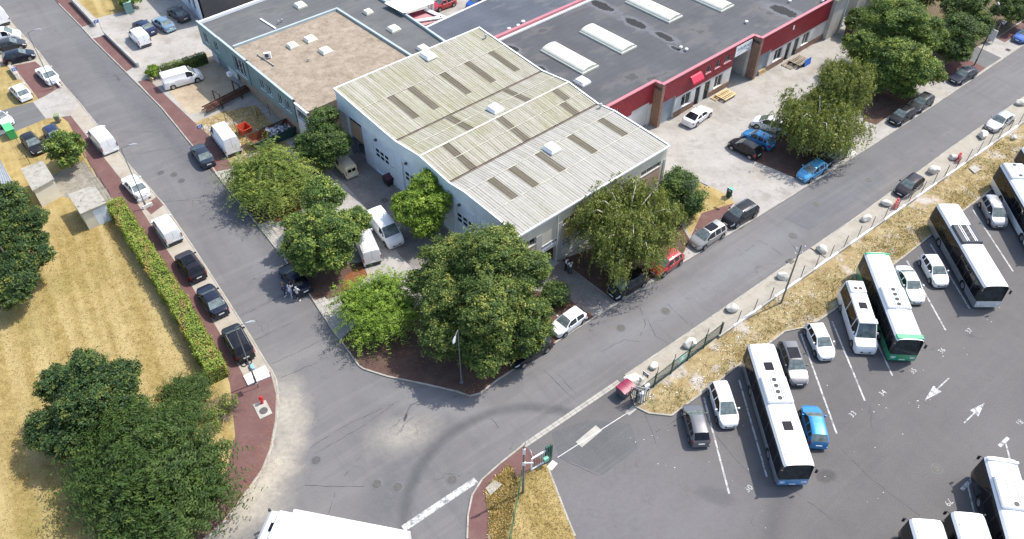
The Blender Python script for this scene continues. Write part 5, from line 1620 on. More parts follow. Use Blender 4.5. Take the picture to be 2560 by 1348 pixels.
# bare twiggy bush
c, a, cv = crown_from_box((500, 936, 604, 1090), 1.2)
t = thing("twiggy_bush", "bare grey twiggy bush beside the red pavement", "bush", (c.x, c.y, .06))
mb = MB()
for i in range(420):
    d = Vector((RNG.gauss(0, 1), RNG.gauss(0, 1), abs(RNG.gauss(0, .8)))).normalized()
    e = Vector((d.x*a, d.y*a, .2+d.z*cv*1.5))*RNG.uniform(.6, 1.05)
    s_ = Vector((d.x*a*.15, d.y*a*.15, .1))
    limb(mb, s_, e, .016, .005, .06, 2, 3)
mb.build("twigs", mat("grey_twig", (0.27, 0.22, 0.17), 0.9, 0.25, 3), t)
lv = Leaves(); clump_crown(lv, [(np.array([-.5, -.6, .5]), np.array([a*.5, a*.7, cv*.5])), (np.array([.3, .7, .5]), np.array([a*.4, a*.5, cv*.5]))], .14, .5)
lv.build("leaves", L_FEATH, t)

# clipped hedges
def hedge(label, path_px, width, h, m, leaf, dens, name="hedge"):
    pts = [P(x, y, h) for x, y in path_px]
    t = thing(name, label, "hedge", (pts[0].x, pts[0].y, 0))
    o = Vector((pts[0].x, pts[0].y, 0))
    lv = Leaves(); mb = MB()
    for a_, b_ in zip(pts, pts[1:]):
        d = b_-a_; L = d.length; d.normalize(); n = np.array([-d.y, d.x, 0])
        dn = np.array(d); A0 = np.array(a_-o); A0[2] = 0
        w = width/2
        q = [Vector(A0)-Vector(n)*w*.85, Vector(A0)+Vector(d)*L-Vector(n)*w*.85, Vector(A0)+Vector(d)*L+Vector(n)*w*.85, Vector(A0)+Vector(n)*w*.85]
        mb.prism([(p.x, p.y) for p in q], 0, h*.80)
        for face, cnt in (("top", L*width), ("l", L*h), ("r", L*h), ("e", width*h*2)):
            k = int(cnt*dens)
            u = rs.rand(k)*L
            if face == "top":
                s_ = rs.uniform(-w, w, k); z = h+rs.normal(size=k)*.07+.10*np.sin(u*1.7)*np.cos(s_*3)+.09*np.sin(u*.6+1)+.07*np.sin(u*4.1); nr = np.tile([0, 0, 1.0], (k, 1))
            elif face == "e":
                u = np.where(rs.rand(k) > .5, 0, L); s_ = rs.uniform(-w, w, k); z = rs.uniform(.1, h, k); nr = np.outer(np.where(u > 0, 1, -1), dn)
            else:
                sg = 1 if face == "l" else -1
                s_ = sg*(w+rs.normal(size=k)*.08+.09*np.sin(u*2.1+sg)+.06*np.sin(u*5.3)); z = rs.uniform(.1, h, k); nr = np.tile(n*sg, (k, 1))
            pos = A0+np.outer(u, dn)+np.outer(s_, n)+np.outer(z, [0, 0, 1.0])
            tint = .62+.28*np.sin(u*.9+s_*2)*np.sin(u*.37)+rs.normal(size=k)*.22+.35*(np.sin(u*1.3)*np.sin(u*.41+s_*4) > .55)
            lv.add(*leaf_quads(pos, nr+rs.normal(size=(k, 3))*.55, leaf*rs.uniform(.7, 1.3, k), tint))
    mb.build("stems", mat("hedge_core", (0.05, 0.05, 0.02), 0.95), t)
    lv.build("foliage", m, t)
hedge("long clipped yellow green hedge between the lawn and the red pavement", [(283, 500), (352, 610), (440, 745), (540, 922)], 1.55, 1.7, L_HEDGE, .17, 170)
hedge("dark clipped hedge between the two yards behind the white vans", [(402, 168), (512, 132)], .9, 1.5, L_DARK, .16, 150)

# dry grass and weeds
def tufts(name, px, n, m, h, seed, kinds=3, spread=.07, clump=None):
    r_ = np.random.RandomState(seed)
    pts = np.array([[p.x, p.y] for p in (P(x, y, ZB) for x, y in px)])
    lo, hi = pts.min(0), pts.max(0)
    got = []
    tot = 0
    while tot < n:
        q = r_.uniform(lo, hi, size=(n, 2))
        ins = np.zeros(n, bool)
        j = len(pts)-1
        for i in range(len(pts)):
            xi, yi = pts[i]; xj, yj = pts[j]
            ins ^= ((yi > q[:, 1]) != (yj > q[:, 1])) & (q[:, 0] < (xj-xi)*(q[:, 1]-yi)/(yj-yi+1e-12)+xi)
            j = i
        q = q[ins]
        if clump:
            f = np.sin(q[:, 0]*clump+seed)*np.sin(q[:, 1]*clump*1.3+seed*2)+np.sin(q[:, 0]*clump*.37)*np.sin(q[:, 1]*clump*.43+seed)
            q = q[f+r_.normal(size=len(q))*.5 > 0.1]
        got.append(q); tot += len(q)
    q = np.concatenate(got)[:n]
    V = []; Tn = []
    tb = r_.uniform(.05, .95, n)
    for k in range(kinds):
        th = r_.uniform(0, 2*PI, n); d = np.stack([np.cos(th), np.sin(th)], 1)
        b = q+r_.normal(size=(n, 2))*spread
        hh = h*r_.uniform(.5, 1.5, n)
        w = hh*.16+.008
        nrm = np.stack([-d[:, 1], d[:, 0]], 1)*w[:, None]
        z0 = np.full(n, .09)
        tip = b+d*hh[:, None]*.55
        v = np.empty((n, 3, 3))
        v[:, 0] = np.c_[b-nrm, z0]; v[:, 1] = np.c_[b+nrm, z0]; v[:, 2] = np.c_[tip, z0+hh]
        V.append(v.reshape(-1, 3)); Tn.append(np.repeat(np.clip(tb+r_.normal(size=n)*.15, 0, 1), 3))
    V = np.concatenate(V); Tn = np.concatenate(Tn)
    me = fast_mesh(name, V, np.arange(len(V)), 3, Tn)
    return tag(put(name, me, None, m), {"dry_grass": "short dry yellow grass", "weeds": "straggly dry weeds", "green_weeds": "green weeds"}[name] + " growing on the ground", "grass", kind="stuff")
LAWN_PX = [(-60, 790), (60, 790), (130, 560), (235, 575), (300, 520), (400, 690), (470, 800), (540, 930), (560, 980), (400, 1348), (-60, 1348)]
tufts("dry_grass", LAWN_PX, 16000, L_GRASS, .07, 41)
VERGE_PX = [(1600, 1003), (1797, 848), (2560, 312), (2600, 300), (2600, 385), (2474, 470), (2414, 517), (2317, 590), (2250, 643), (2087, 768), (2016, 812), (1960, 824), (1931, 846), (1854, 902), (1703, 1014), (1679, 1033), (1622, 1027)]
tufts("weeds", VERGE_PX, 7000, L_WEEDS, .10, 42, 3, .1, .9)
tufts("green_weeds", VERGE_PX, 2200, L_WEEDG, .13, 43, 4, .12, .55)
tufts("dry_grass", [(1322, 1180), (1364, 1165), (1396, 1245), (1436, 1342), (1470, 1420), (1262, 1420), (1272, 1335), (1300, 1200)], 2600, L_GRASS, .10, 44)
tufts("weeds", [(1298, 1195), (1270, 1330), (1255, 1420), (1222, 1420), (1225, 1290), (1215, 1225), (1245, 1190), (1270, 1165)], 2600, L_WEEDS, .15, 45, 4, .1)
tufts("weeds", [(492, 310), (560, 282), (640, 268), (700, 335), (720, 370), (610, 428), (588, 418), (552, 360)], 2600, L_WEEDS, .12, 46, 3, .1)
# ================================================================ VEHICLES
M_TYRE = mat("tyre_rubber", (0.022, 0.022, 0.023), 0.85, 0.2, 6)
M_RIM = mat("alloy_rim", (0.42, 0.42, 0.43), 0.35, 0.1, 4, metal=0.7)
M_CHASSIS = mat("dark_underbody", (0.02, 0.02, 0.02), 0.9, 0.2)
M_CARGLASS = glass_mat("car_glass", (0.02, 0.024, 0.026), 0.05)
M_SCREEN = glass_mat("windscreen_glass", (0.085, 0.105, 0.105), 0.06)  # base colour lightened to carry the sky's reflection and the car interior
M_PRIVGLASS = glass_mat("tinted_glass", (0.006, 0.006, 0.008), 0.06)
M_HEAD = glass_mat("headlamp_lens", (0.40, 0.42, 0.44), 0.1)
M_TAIL = mat("tail_lamp_red", (0.30, 0.012, 0.018), 0.25, 0.1, coat=0.5)
M_PLATE = mat("number_plate", (0.72, 0.72, 0.70), 0.5, 0.03)
M_TRIM = mat("black_trim", (0.025, 0.025, 0.027), 0.55, 0.2)
M_CHROME = mat("bright_metal", (0.62, 0.62, 0.62), 0.2, 0.05, metal=0.9)
PAINTS = dict(white=paint("white_paint", (0.80, 0.80, 0.79)), cream=paint("cream_paint", (0.72, 0.64, 0.42), rough=.5), black=paint("black_paint", (0.010, 0.010, 0.012)),
              midnight=paint("midnight_blue_paint", (0.012, 0.016, 0.032)), navy=paint("navy_paint", (0.022, 0.032, 0.085), .2), dgrey=paint("dark_grey_paint", (0.055, 0.058, 0.062), .4),
              grey=paint("grey_paint", (0.17, 0.172, 0.178), .5), silver=paint("silver_paint", (0.36, 0.37, 0.385), .5), beige=paint("beige_silver_paint", (0.40, 0.38, 0.34), .5), blue=paint("azure_paint", (0.012, 0.22, 0.50), .3),
              sky=paint("pale_blue_paint", (0.20, 0.32, 0.42), .5), lightblue=paint("turquoise_blue_paint", (0.06, 0.32, 0.58), .3), royal=paint("royal_blue_paint", (0.02, 0.10, 0.38), .3),
              red=paint("red_paint", (0.42, 0.012, 0.022)), plum=paint("plum_paint", (0.016, 0.013, 0.018), .2), petrol=paint("petrol_paint", (0.028, 0.040, 0.060), .3), green=paint("bus_green_paint", (0.012, 0.30, 0.13)))

SPEC = dict(
    hatch=dict(L=4.02, W=1.74, H=1.48, hood=.93, ws=.98, rf=1.72, rr=3.42, rw=3.88, deck=1.0, wf=.80, wr=3.30, R=.31, bp=2.25, cp=3.05, side=3.45),
    city=dict(L=3.75, W=1.66, H=1.45, hood=.90, ws=.92, rf=1.62, rr=3.25, rw=3.62, deck=.98, wf=.74, wr=3.12, R=.29, bp=2.30, cp=None, side=3.2),
    sedan=dict(L=4.60, W=1.78, H=1.44, hood=.90, ws=1.28, rf=2.02, rr=3.22, rw=3.92, deck=1.0, wf=.88, wr=3.60, R=.32, bp=2.55, cp=3.25, side=3.45),
    coupe=dict(L=4.70, W=1.84, H=1.40, hood=.90, ws=1.35, rf=2.12, rr=3.25, rw=4.22, deck=1.02, wf=.92, wr=3.72, R=.34, bp=2.75, cp=None, side=3.65),
    suv=dict(L=4.45, W=1.86, H=1.66, hood=1.06, ws=1.12, rf=1.80, rr=3.85, rw=4.28, deck=1.12, wf=.88, wr=3.58, R=.36, bp=2.42, cp=3.25, side=3.85),
    mpv=dict(L=4.35, W=1.80, H=1.64, hood=1.0, ws=.80, rf=1.72, rr=3.88, rw=4.22, deck=1.05, wf=.80, wr=3.55, R=.32, bp=2.35, cp=3.2, side=3.85),
    wagon=dict(L=4.65, W=1.80, H=1.50, hood=.93, ws=1.22, rf=1.98, rr=4.10, rw=4.50, deck=1.02, wf=.88, wr=3.62, R=.32, bp=2.55, cp=3.4, side=4.1),
    van_small=dict(L=4.45, W=1.82, H=1.84, hood=1.05, ws=.82, rf=1.62, rr=4.32, rw=4.42, deck=.95, wf=.82, wr=3.55, R=.32, bp=2.15, cp=None, side=None, van=True),
    van_mid=dict(L=5.05, W=1.94, H=1.98, hood=1.12, ws=.78, rf=1.62, rr=4.92, rw=5.02, deck=.95, wf=.88, wr=4.05, R=.34, bp=2.12, cp=None, side=None, van=True),
    van_large=dict(L=5.55, W=2.02, H=2.45, hood=1.2, ws=.78, rf=1.70, rr=5.40, rw=5.52, deck=.95, wf=.95, wr=4.30, R=.35, bp=2.05, cp=None, side=None, van=True),
    minibus=dict(L=7.0, W=2.05, H=2.65, hood=1.2, ws=1.0, rf=1.75, rr=6.85, rw=6.98, deck=.95, wf=1.0, wr=5.35, R=.37, bp=2.3, cp=4.4, side=6.7, van=True),
    pickup_van=dict(L=3.75, W=1.56, H=1.66, hood=.95, ws=.95, rf=1.55, rr=3.66, rw=3.73, deck=.85, wf=.70, wr=3.0, R=.29, bp=1.95, cp=None, side=None, van=True),
)

def lerp_tab(x, xs, ys):
    return float(np.interp(x, xs, ys))

_car_cache = {}
def car_meshes(kind):
    if kind in _car_cache: return _car_cache[kind]
    p = SPEC[kind]; L, W, H = p['L'], p['W'], p['H']
    van = p.get('van', False)
    w0 = W/2
    hood, ws, rf, rr, rw, deck, R = p['hood'], p['ws'], p['rf'], p['rr'], p['rw'], p['deck'], p['R']
    A = R+.055
    st = {0.0, .05, .18, .42, ws, ws+(rf-ws)*.35, ws+(rf-ws)*.7, rf, rr, (rr+rw)/2, rw, L-.26, L-.05, L, p['bp']-.045, p['bp']+.045, (rf+rr)/2}
    for q in ('cp',):
        if p[q]: st |= {p[q]-.04, p[q]+.04}
    if p['side']: st.add(p['side'])
    for wx in (p['wf'], p['wr']):
        for k in (-1, -.86, -.5, 0, .5, .86, 1): st.add(wx+k*A)
    st = sorted(s for s in st if 0 <= s <= L)
    out = [st[0]]
    keys = {0.0, ws, rf, rr, rw, L, p['bp']-.045, p['bp']+.045}
    for s in st[1:]:
        if s-out[-1] < .022:
            if s in keys: out[-1] = s
            continue
        out.append(s)
    st = out
    cowl = hood+.05
    tx_ = [0, .05, .18, .42, ws, ws+(rf-ws)*.5, rf, (rf+rr)/2, rr, (rr+rw)/2, rw, L]
    mid_ws = cowl+(H-.04-cowl)*.56
    if van: zt_ = [.62, .78, hood-.16, hood-.07, cowl, mid_ws, H-.05, H, H-.03, (H+deck)/2+.25, deck, deck-.35]
    else:
        zt_ = [.55, .64, hood-.23, hood-.12, cowl, mid_ws, H-.035, H, H-.06, deck+(H-.05-deck)*.56, deck, deck-.32]
        if L-rw > .35:
            tx_ = tx_[:-1]+[L-.10, L-.03, L]; zt_ = zt_[:-1]+[deck-.03, deck-.12, deck-.32]
    wx_ = [0, .05, .18, .45, .9, L-.5, L-.18, L-.05, L]
    wv = [.58, .72, .835, .935, .99, .985, .90, .82, .70] if not van else [.82, .90, .96, .99, 1, 1, 1, .99, .97]
    belt_r = deck-.02 if not van else hood+.04
    bx = [0, .42, ws, rw if not van else L-.1, L]; bz = [.50, hood-.17, hood-.01, belt_r, (deck-.36) if not van else hood-.2]
    V = []; NR = 9
    tumble = .13 if van else .42
    for s in st:
        w = w0*lerp_tab(s, wx_, wv)
        zt = lerp_tab(s, tx_, zt_)
        zb = min(lerp_tab(s, bx, bz), zt-.035)
        zs = .21
        for wx in (p['wf'], p['wr']):
            d = abs(s-wx)
            if d < A-.001: zs = max(zs, R+math.sqrt(A*A-d*d))
        z1 = max(.36, zs+.035); z2 = max(min(.62, zb-.08), z1+.03); z3 = max(zb-.035, z2+.012); z4 = max(zb, z3+.012)
        zt = max(zt, z4+.02)
        zr = z4+(zt-z4)*(.90 if van else .86)
        hcab = zr-z4
        y4 = w*(.955 if van else .935); y5 = max(y4-tumble*hcab, .3*w)
        rows = [(w*.93, zs), (w*.985, z1), (w, z2), (w*.985, z3), (y4, z4), (y5, zr), (y5*.90, zr+(zt-zr)*.72), (y5*.5, zt+.012*(zt-z4)), (0, zt+.03*(zt-z4))]
        x = L/2-s
        V.append([(x, y, z) for y, z in rows])
    ns = len(st)
    def quad(i, r, sg):
        a, b, c, d = V[i][r], V[i+1][r], V[i+1][r+1], V[i][r+1]
        q = [(v[0], v[1]*sg, v[2]) for v in (a, b, c, d)]
        return q if sg < 0 else q[::-1]
    def part_of(s, r):
        if r in (6, 7) and ws-.001 < s < rf: return "windscreen"
        if not van and r in (6, 7) and rr < s < rw: return "rear_window"
        if r == 4:
            if ws+(rf-ws)*.34 < s < p['bp']-.045: return "f"
            if p['side']:
                if p['cp']:
                    if p['bp']+.045 < s < p['cp']-.04: return "m"
                    if p['cp']+.04 < s < p['side']: return "b"
                elif p['bp']+.045 < s < p['side']: return "m"
        if r in (2, 3) and .04 < s < .43: return "headlight"
        if r in (2, 3) and L-.27 < s < L-.04 and not van: return "tail_light"
        if van and r in (2, 3, 4) and s > L-.06: return "body"
        return "body"
    groups = {}
    for i in range(ns-1):
        sm = (st[i]+st[i+1])/2
        for r in range(NR-1):
            for sg in (-1, 1):
                k = part_of(sm, r)
                key = k if k in ("body", "windscreen", "rear_window") else (k, sg)
                g = groups.setdefault(key, MB())
                g.add(quad(i, r, sg), [(0, 1, 2, 3)])
    b = groups["body"]
    for i, flip in ((0, False), (ns-1, True)):
        ring_ = [V[i][r] for r in range(NR)]+[(V[i][r][0], -V[i][r][1], V[i][r][2]) for r in range(NR-2, -1, -1)]
        b.add(ring_ if not flip else ring_[::-1], [tuple(range(len(ring_)))])
    out = []
    def weld(mb, nm, ang=38):
        me = mb.mesh(nm)
        bm = bmesh.new(); bm.from_mesh(me)
        bmesh.ops.remove_doubles(bm, verts=bm.verts, dist=.0008)
        bmesh.ops.recalc_face_normals(bm, faces=bm.faces)
        bm.to_mesh(me); bm.free()
        me.shade_smooth(); me.set_sharp_from_angle(angle=math.radians(ang))
        return me
    for k, g in groups.items():
        nm = k if isinstance(k, str) else {"f": "side_window", "m": "side_window", "b": "side_window"}.get(k[0], k[0])
        me = weld(g, nm)
        kindm = "paint" if nm == "body" else ("head" if nm == "headlight" else ("tail" if nm == "tail_light" else ("glass" if k == "windscreen" else ("rearglass" if k == "rear_window" else "sideglass"))))
        out.append((nm, me, kindm))
    # outward facing glass even when not closed
    for nm, me, km in out:
        if nm == "body": continue
        c = Vector((0, 0, .4))
        if len(me.polygons) and sum((f.center-c).dot(f.normal) for f in me.polygons) < 0: me.flip_normals()
    ch = MB(); ch.box(-L/2+.25, L/2-.25, -w0*.9, w0*.9, .19, .30); ch.box(-L/2+.3, L/2-.3, -w0*.68, w0*.68, .30, R*2+.08)
    out.append(("chassis", ch.mesh("chassis"), "chassis"))
    g = MB(); g.bbox(L/2-.05, L/2+.014, -w0*.46, w0*.46, .33, .50, .01); out.append(("grille", g.mesh("grille"), "trim"))
    for x0, x1, z0 in ((L/2, L/2+.022, .42), (-L/2-.022, -L/2+.01, .58 if not van else .5)):
        g = MB(); g.box(x0, x1, -.26, .26, z0, z0+.11); out.append(("number_plate", g.mesh("number_plate"), "plate"))
    g = MB(); g.bbox(-L/2-.03, -L/2+.12, -w0*.84, w0*.84, .24, .46, .02); out.append(("bumper", g.mesh("bumper"), "bumper"))
    for sg in (-1, 1):
        g = MB(); xm = L/2-(ws+rf)/2-.02; zm = hood+.10 if not van else hood+.15
        hm = .15 if not van else .26
        g.bbox(xm-.07, xm+.05, min(sg*w0*.95, sg*(w0+.16)), max(sg*w0*.95, sg*(w0+.16)), zm, zm+hm, .03)
        out.append(("wing_mirror", g.mesh("wing_mirror"), "mirror"))
    if van:
        for sg in (-1, 1):
            g = MB(); g.bbox(-L/2-.02, -L/2+.05, min(sg*w0*.86, sg*w0*.965), max(sg*w0*.86, sg*w0*.965), .75, 1.25 if H < 2.2 else 1.0, .015)
            out.append(("tail_light", g.mesh("tail_light"), "tail"))
        g = MB(); q = [(L/2-s_-.008, lerp_tab(s_, tx_, zt_)) for s_ in (rw, (rr+rw)/2, rr)]
        for (xa, za), (xb, zb_) in zip(q, q[1:]): g.add([(xa, -.009, za), (xa, .009, za), (xb, .009, zb_), (xb, -.009, zb_)], [(0, 1, 2, 3)])
        out.append(("door_seam", g.mesh("door_seam"), "trim"))
        g = MB(); g.box(-L/2+.35 if kind != "minibus" else -L/2+.3, L/2-p['bp']-.2, -w0-.006, -w0*.98, .68, .73); g.box(-L/2+.35, L/2-p['bp']-.2, w0*.98, w0+.006, .68, .73)
        out.append(("side_rail", g.mesh("side_rail"), "trim2"))
    ty = MB(); ty.lathe([(R*.66, -.095), (R*.94, -.10), (R, -.07), (R, .07), (R*.94, .10), (R*.66, .095)], 18, Matrix.Rotation(PI/2, 4, 'X'))
    rm = MB()
    rm.lathe([(R*.66, -.085), (R*.62, -.07), (.06, -.075), (.001, -.085)], 18, Matrix.Rotation(PI/2, 4, 'X'))
    for k in range(5):
        t_ = 2*PI*k/5
        rm.add([(math.cos(t_-.13)*.06, .088, math.sin(t_-.13)*.06), (math.cos(t_+.13)*.06, .088, math.sin(t_+.13)*.06), (math.cos(t_+.10)*R*.63, .092, math.sin(t_+.10)*R*.63), (math.cos(t_-.10)*R*.63, .092, math.sin(t_-.10)*R*.63)], [(0, 1, 2, 3)])
    r2 = ty.mesh("wheel", 50), rm.mesh("rim", 50)
    _car_cache[kind] = (out, r2, p)
    return _car_cache[kind]

def car(kind, col, front, rear, label, z=0.0, group=None, glass=None, rearglass=None, rails=False, bumper=None, sunroof=False, rims=None, name=None, zref=None, extra=None, head=None):
    parts, (tyre, rim), p = car_meshes(kind)
    zr = zref or p['H']*.5
    a, b = P(front[0], front[1], z+zr), P(rear[0], rear[1], z+zr)
    d = a-b; c = (a+b)/2
    t = thing(name or ("van" if p.get('van') else "car"), label, "van" if p.get('van') else "car", (c.x, c.y, z), math.atan2(d.y, d.x), group)
    pm = PAINTS[col]
    mm = dict(paint=pm, glass=glass or M_SCREEN, rearglass=rearglass or glass or M_SCREEN, sideglass=M_PRIVGLASS if rearglass else M_CARGLASS, head=head or M_HEAD, tail=M_TAIL, chassis=M_CHASSIS, trim=M_TRIM, plate=M_PLATE, bumper=bumper or pm, mirror=pm, trim2=pm)
    for nm, me, k in parts: put(nm, me, t, mm[k])
    L, w0 = p['L'], p['W']/2
    for s, lft in ((p['wf'], 1), (p['wf'], -1), (p['wr'], 1), (p['wr'], -1)):
        wo = put("wheel", tyre, t, M_TYRE, (L/2-s, lft*(w0-.075), p['R']), (0, 0, 0 if lft > 0 else PI))
        put("rim", rim, wo, rims or M_RIM, (0, .014, 0))
    if rails:
        for sg in (-1, 1):
            mb = MB(); y = sg*(w0*.955-.34*(p['H']-p['hood'])*.86)
            mb.bbox(L/2-p['rr']+.1, L/2-p['rf']-.1, y-.025, y+.025, p['H']-.08, p['H']+.035, .01); mb.build("roof_rail", M_CHROME, t)
    if sunroof:
        mb = MB(); mb.bbox(L/2-p['rf']-1.35, L/2-p['rf']-.18, -w0*.52, w0*.52, p['H']-.04, p['H']+.035, .008); mb.build("sunroof", M_PRIVGLASS, t)
    if extra: extra(t, p)
    return t

# --- parked along the west side of the left street
car("suv", "black", (573, 815), (613, 887), "black estate-like SUV with silver roof rails next to the lamp post base", ZL, rails=True, rearglass=M_PRIVGLASS)
car("sedan", "midnight", (506, 712), (554, 784), "dark blue old saloon parked behind the black SUV with roof rails", ZL)
car("suv", "plum", (449, 625), (500, 695), "dark SUV with sloping black glass roof behind the white panel van", ZL, sunroof=True, rearglass=M_PRIVGLASS)
car("van_small", "white", (389, 532), (441, 604), "white windowless small van parked beside the long hedge", ZL, bumper=M_TRIM)
car("sedan", "white", (316, 440), (360, 488), "white old saloon parked in front of the street lamp plinth", ZL)
car("van_mid", "white", (229, 316), (278, 372), "white van with black rear corner lights at the concrete driveway", ZL)
car("coupe", "white", (96, 163), (138, 205), "white saloon on the red patch under the upper street lamp", ZL)
car("hatch", "white", (28, 206), (71, 248), "white hatchback parked on the dry grass at the upper left", ZL)
car("hatch", "black", (98, 377), (64, 337), "black hatchback on dry grass facing the huts", ZL)
car("hatch", "navy", (156, 362), (117, 314), "blue car half hidden under the small dark tree", ZL)
car("hatch", "white", (22, 305), (-30, 282), "white car front cut by the left edge beside the green bin", ZL)
car("hatch", "midnight", (88, 128), (2, 148), "dark blue hatchback parked sideways by the blue number sign", ZL)
car("hatch", "dgrey", (64, 102), (-18, 120), "dark grey car between the white van and the dark blue hatchback", ZL)
car("van_small", "white", (50, 80), (-40, 94), "white pick-up style van with blue marking at the left edge", ZL, extra=lambda t, p: MB().box(-1.2, -.5, -p['W']/2-.012, -p['W']/2-.004, .8, 1.15).build("side_mark", mat("blue_mark", (0.05, 0.08, 0.45), .5), t))
car("van_large", "white", (-50, -5), (24, 66), "tall white van cut by the top left corner", ZL, bumper=M_TRIM)
# --- east side of the left street
car("sedan", "petrol", (488, 360), (523, 410), "dark blue green saloon standing at the red pavement's kerb", 0.0)
car("van_large", "white", (536, 309), (585, 372), "large white van by the orange skip and wire fence", ZB, bumper=M_TRIM)
car("van_mid", "white", (499, 178), (408, 204), "white van with black side windows in front of the dark hedge", ZB)
car("van_small", "white", (325, 68), (369, 110), "white van with black rear bumper in the upper concrete yard", ZB, bumper=M_TRIM)
car("sedan", "navy", (336, 51), (384, 80), "dark violet blue saloon beside the white van in the upper yard", ZB)
car("sedan", "sky", (384, 42), (430, 72), "pale blue saloon in the upper concrete yard", ZB)
car("coupe", "dgrey", (426, 18), (464, 46), "dark grey convertible shaded by the white building", ZB)
# --- workshop yard and the corner
car("van_mid", "white", (992, 604), (935, 534), "white van facing the street in front of the light green tree", ZB)
def roof_rack(t, p):
    mb = MB()
    L, w0, H = p['L'], p['W']/2, p['H']
    for y in (-w0*.75, w0*.75): mb.tube((L/2-p['rf']-.2, y, H+.13), (-L/2+.2, y, H+.13), .025, n=6)
    n = 12
    for i in range(n+1):
        x = L/2-p['rf']-.2+(-L+p['rf']+.4)*i/n
        mb.tube((x, -w0*.75, H+.13), (x, w0*.75, H+.13), .018, n=5)
    for x in (L/2-p['rf']-.4, 0, -L/2+.4):
        for y in (-w0*.75, w0*.75): mb.tube((x, y, H-.08), (x, y, H+.13), .02, n=5)
    mb.build("roof_rack", M_STEEL, t)
car("van_mid", "white", (900, 575), (929, 642), "white van with ladder roof rack half under the round maple", ZB, extra=roof_rack, bumper=M_TRIM)
def cream_extra(t, p):
    roof_rack(t, p)
    for y0, y1 in ((-.48, -.06), (.06, .48)):
        mb = MB(); mb.bbox(-p['L']/2-.018, -p['L']/2+.05, y0, y1, 1.02, 1.40, .03); mb.build("rear_window", M_PRIVGLASS, t)
car("pickup_van", "cream", (841, 390), (882, 434), "old cream delivery van with roof rack by the workshop doors", ZB, extra=cream_extra)
car("sedan", "midnight", (708, 660), (766, 728), "dark saloon with three people standing at its boot", 0.0, rearglass=M_PRIVGLASS)
# --- far side of the right street, left to right
car("sedan", "black", (1284, 899), (1366, 847), "black saloon half under the huge corner tree", 0.02, rearglass=M_PRIVGLASS)
car("city", "white", (1387, 826), (1454, 779), "small white three door hatchback by the paved entrance path", 0.02)
car("mpv", "black", (1529, 732), (1609, 683), "black people carrier under the weeping birch", ZB)
car("hatch", "red", (1638, 674), (1694, 634), "red hatchback partly under the weeping birch", ZB)
car("mpv", "beige", (1733, 609), (1808, 562), "silver beige car with dark glass roof behind the red hatchback", ZB, sunroof=True)
car("suv", "black", (1812, 555), (1890, 510), "black coupe SUV with bright window line near the green bin", ZB, rails=True)
car("hatch", "lightblue", (2001, 443), (2060, 406), "light blue hatchback at the yard entrance kerb", ZB)
car("hatch", "dgrey", (2053, 406), (2114, 367), "dark grey hatchback parked behind the light blue one", ZB)
car("hatch", "black", (2228, 304), (2284, 269), "black hatchback under the tall dense tree", ZB)
car("hatch", "dgrey", (2278, 273), (2330, 236), "dark green grey hatchback behind the black one", ZB)
car("sedan", "midnight", (2377, 203), (2442, 168), "shiny black saloon near the dark street lamp at the upper right", ZB)
car("hatch", "royal", (2534, 103), (2592, 68), "blue car cut by the right picture edge", ZB)
# --- near side of the right street
car("hatch", "plum", (2244, 486), (2304, 438), "dark hatchback parked by the wire fence next to the red barrier", 0.05, rearglass=M_PRIVGLASS)
car("sedan", "silver", (2466, 325), (2536, 277), "silver saloon parked along the wire fence at the right", 0.05)
# --- yard of the red building
car("coupe", "white", (1777, 263), (1712, 311), "white saloon in front of the red building", ZB, rearglass=M_PRIVGLASS)
car("hatch", "black", (1830, 350), (1896, 384), "black hatchback in the concrete yard beside the blue car", ZB, rearglass=M_PRIVGLASS)
car("hatch", "blue", (1868, 330), (1925, 358), "bright blue car beside the black hatchback under the birch", ZB)
car("mpv", "white", (1892, 298), (1962, 318), "white car mostly hidden by the birch leaves", ZB)
car("hatch", "red", (1082, 16), (1134, -2), "red car in the court behind the flat roofs", ZB)
car("hatch", "royal", (1168, 14), (1222, -8), "blue car behind the white edged flat roof", ZB)
# --- car park
car("hatch", "grey", (1728, 1010), (1754, 1106), "grey hatchback at the left end of the bus park", 0.005, rearglass=M_PRIVGLASS)
car("mpv", "white", (1828, 1064), (1792, 952), "white people carrier left of the long blue nosed bus", 0.005, rearglass=M_PRIVGLASS)
car("wagon", "grey", (2000, 952), (1967, 858), "grey estate with dark glass roof right of the long blue nosed bus", 0.005, sunroof=True)
car("hatch", "blue", (2026, 1016), (2047, 1108), "bright blue hatchback parked nose in beside the long bus", 0.005)
car("hatch", "white", (2072, 894), (2030, 806), "white hatchback facing out left of the white minibus", 0.005, rearglass=M_PRIVGLASS)
car("sedan", "white", (2298, 755), (2253, 664), "white old saloon right of the green nosed bus", 0.005)
car("hatch", "white", (2358, 710), (2316, 637), "white compact hatchback left of the grey coach", 0.005)
car("mpv", "silver", (2506, 564), (2466, 490), "silver grey round roofed car between the coach and the white bus", 0.005)

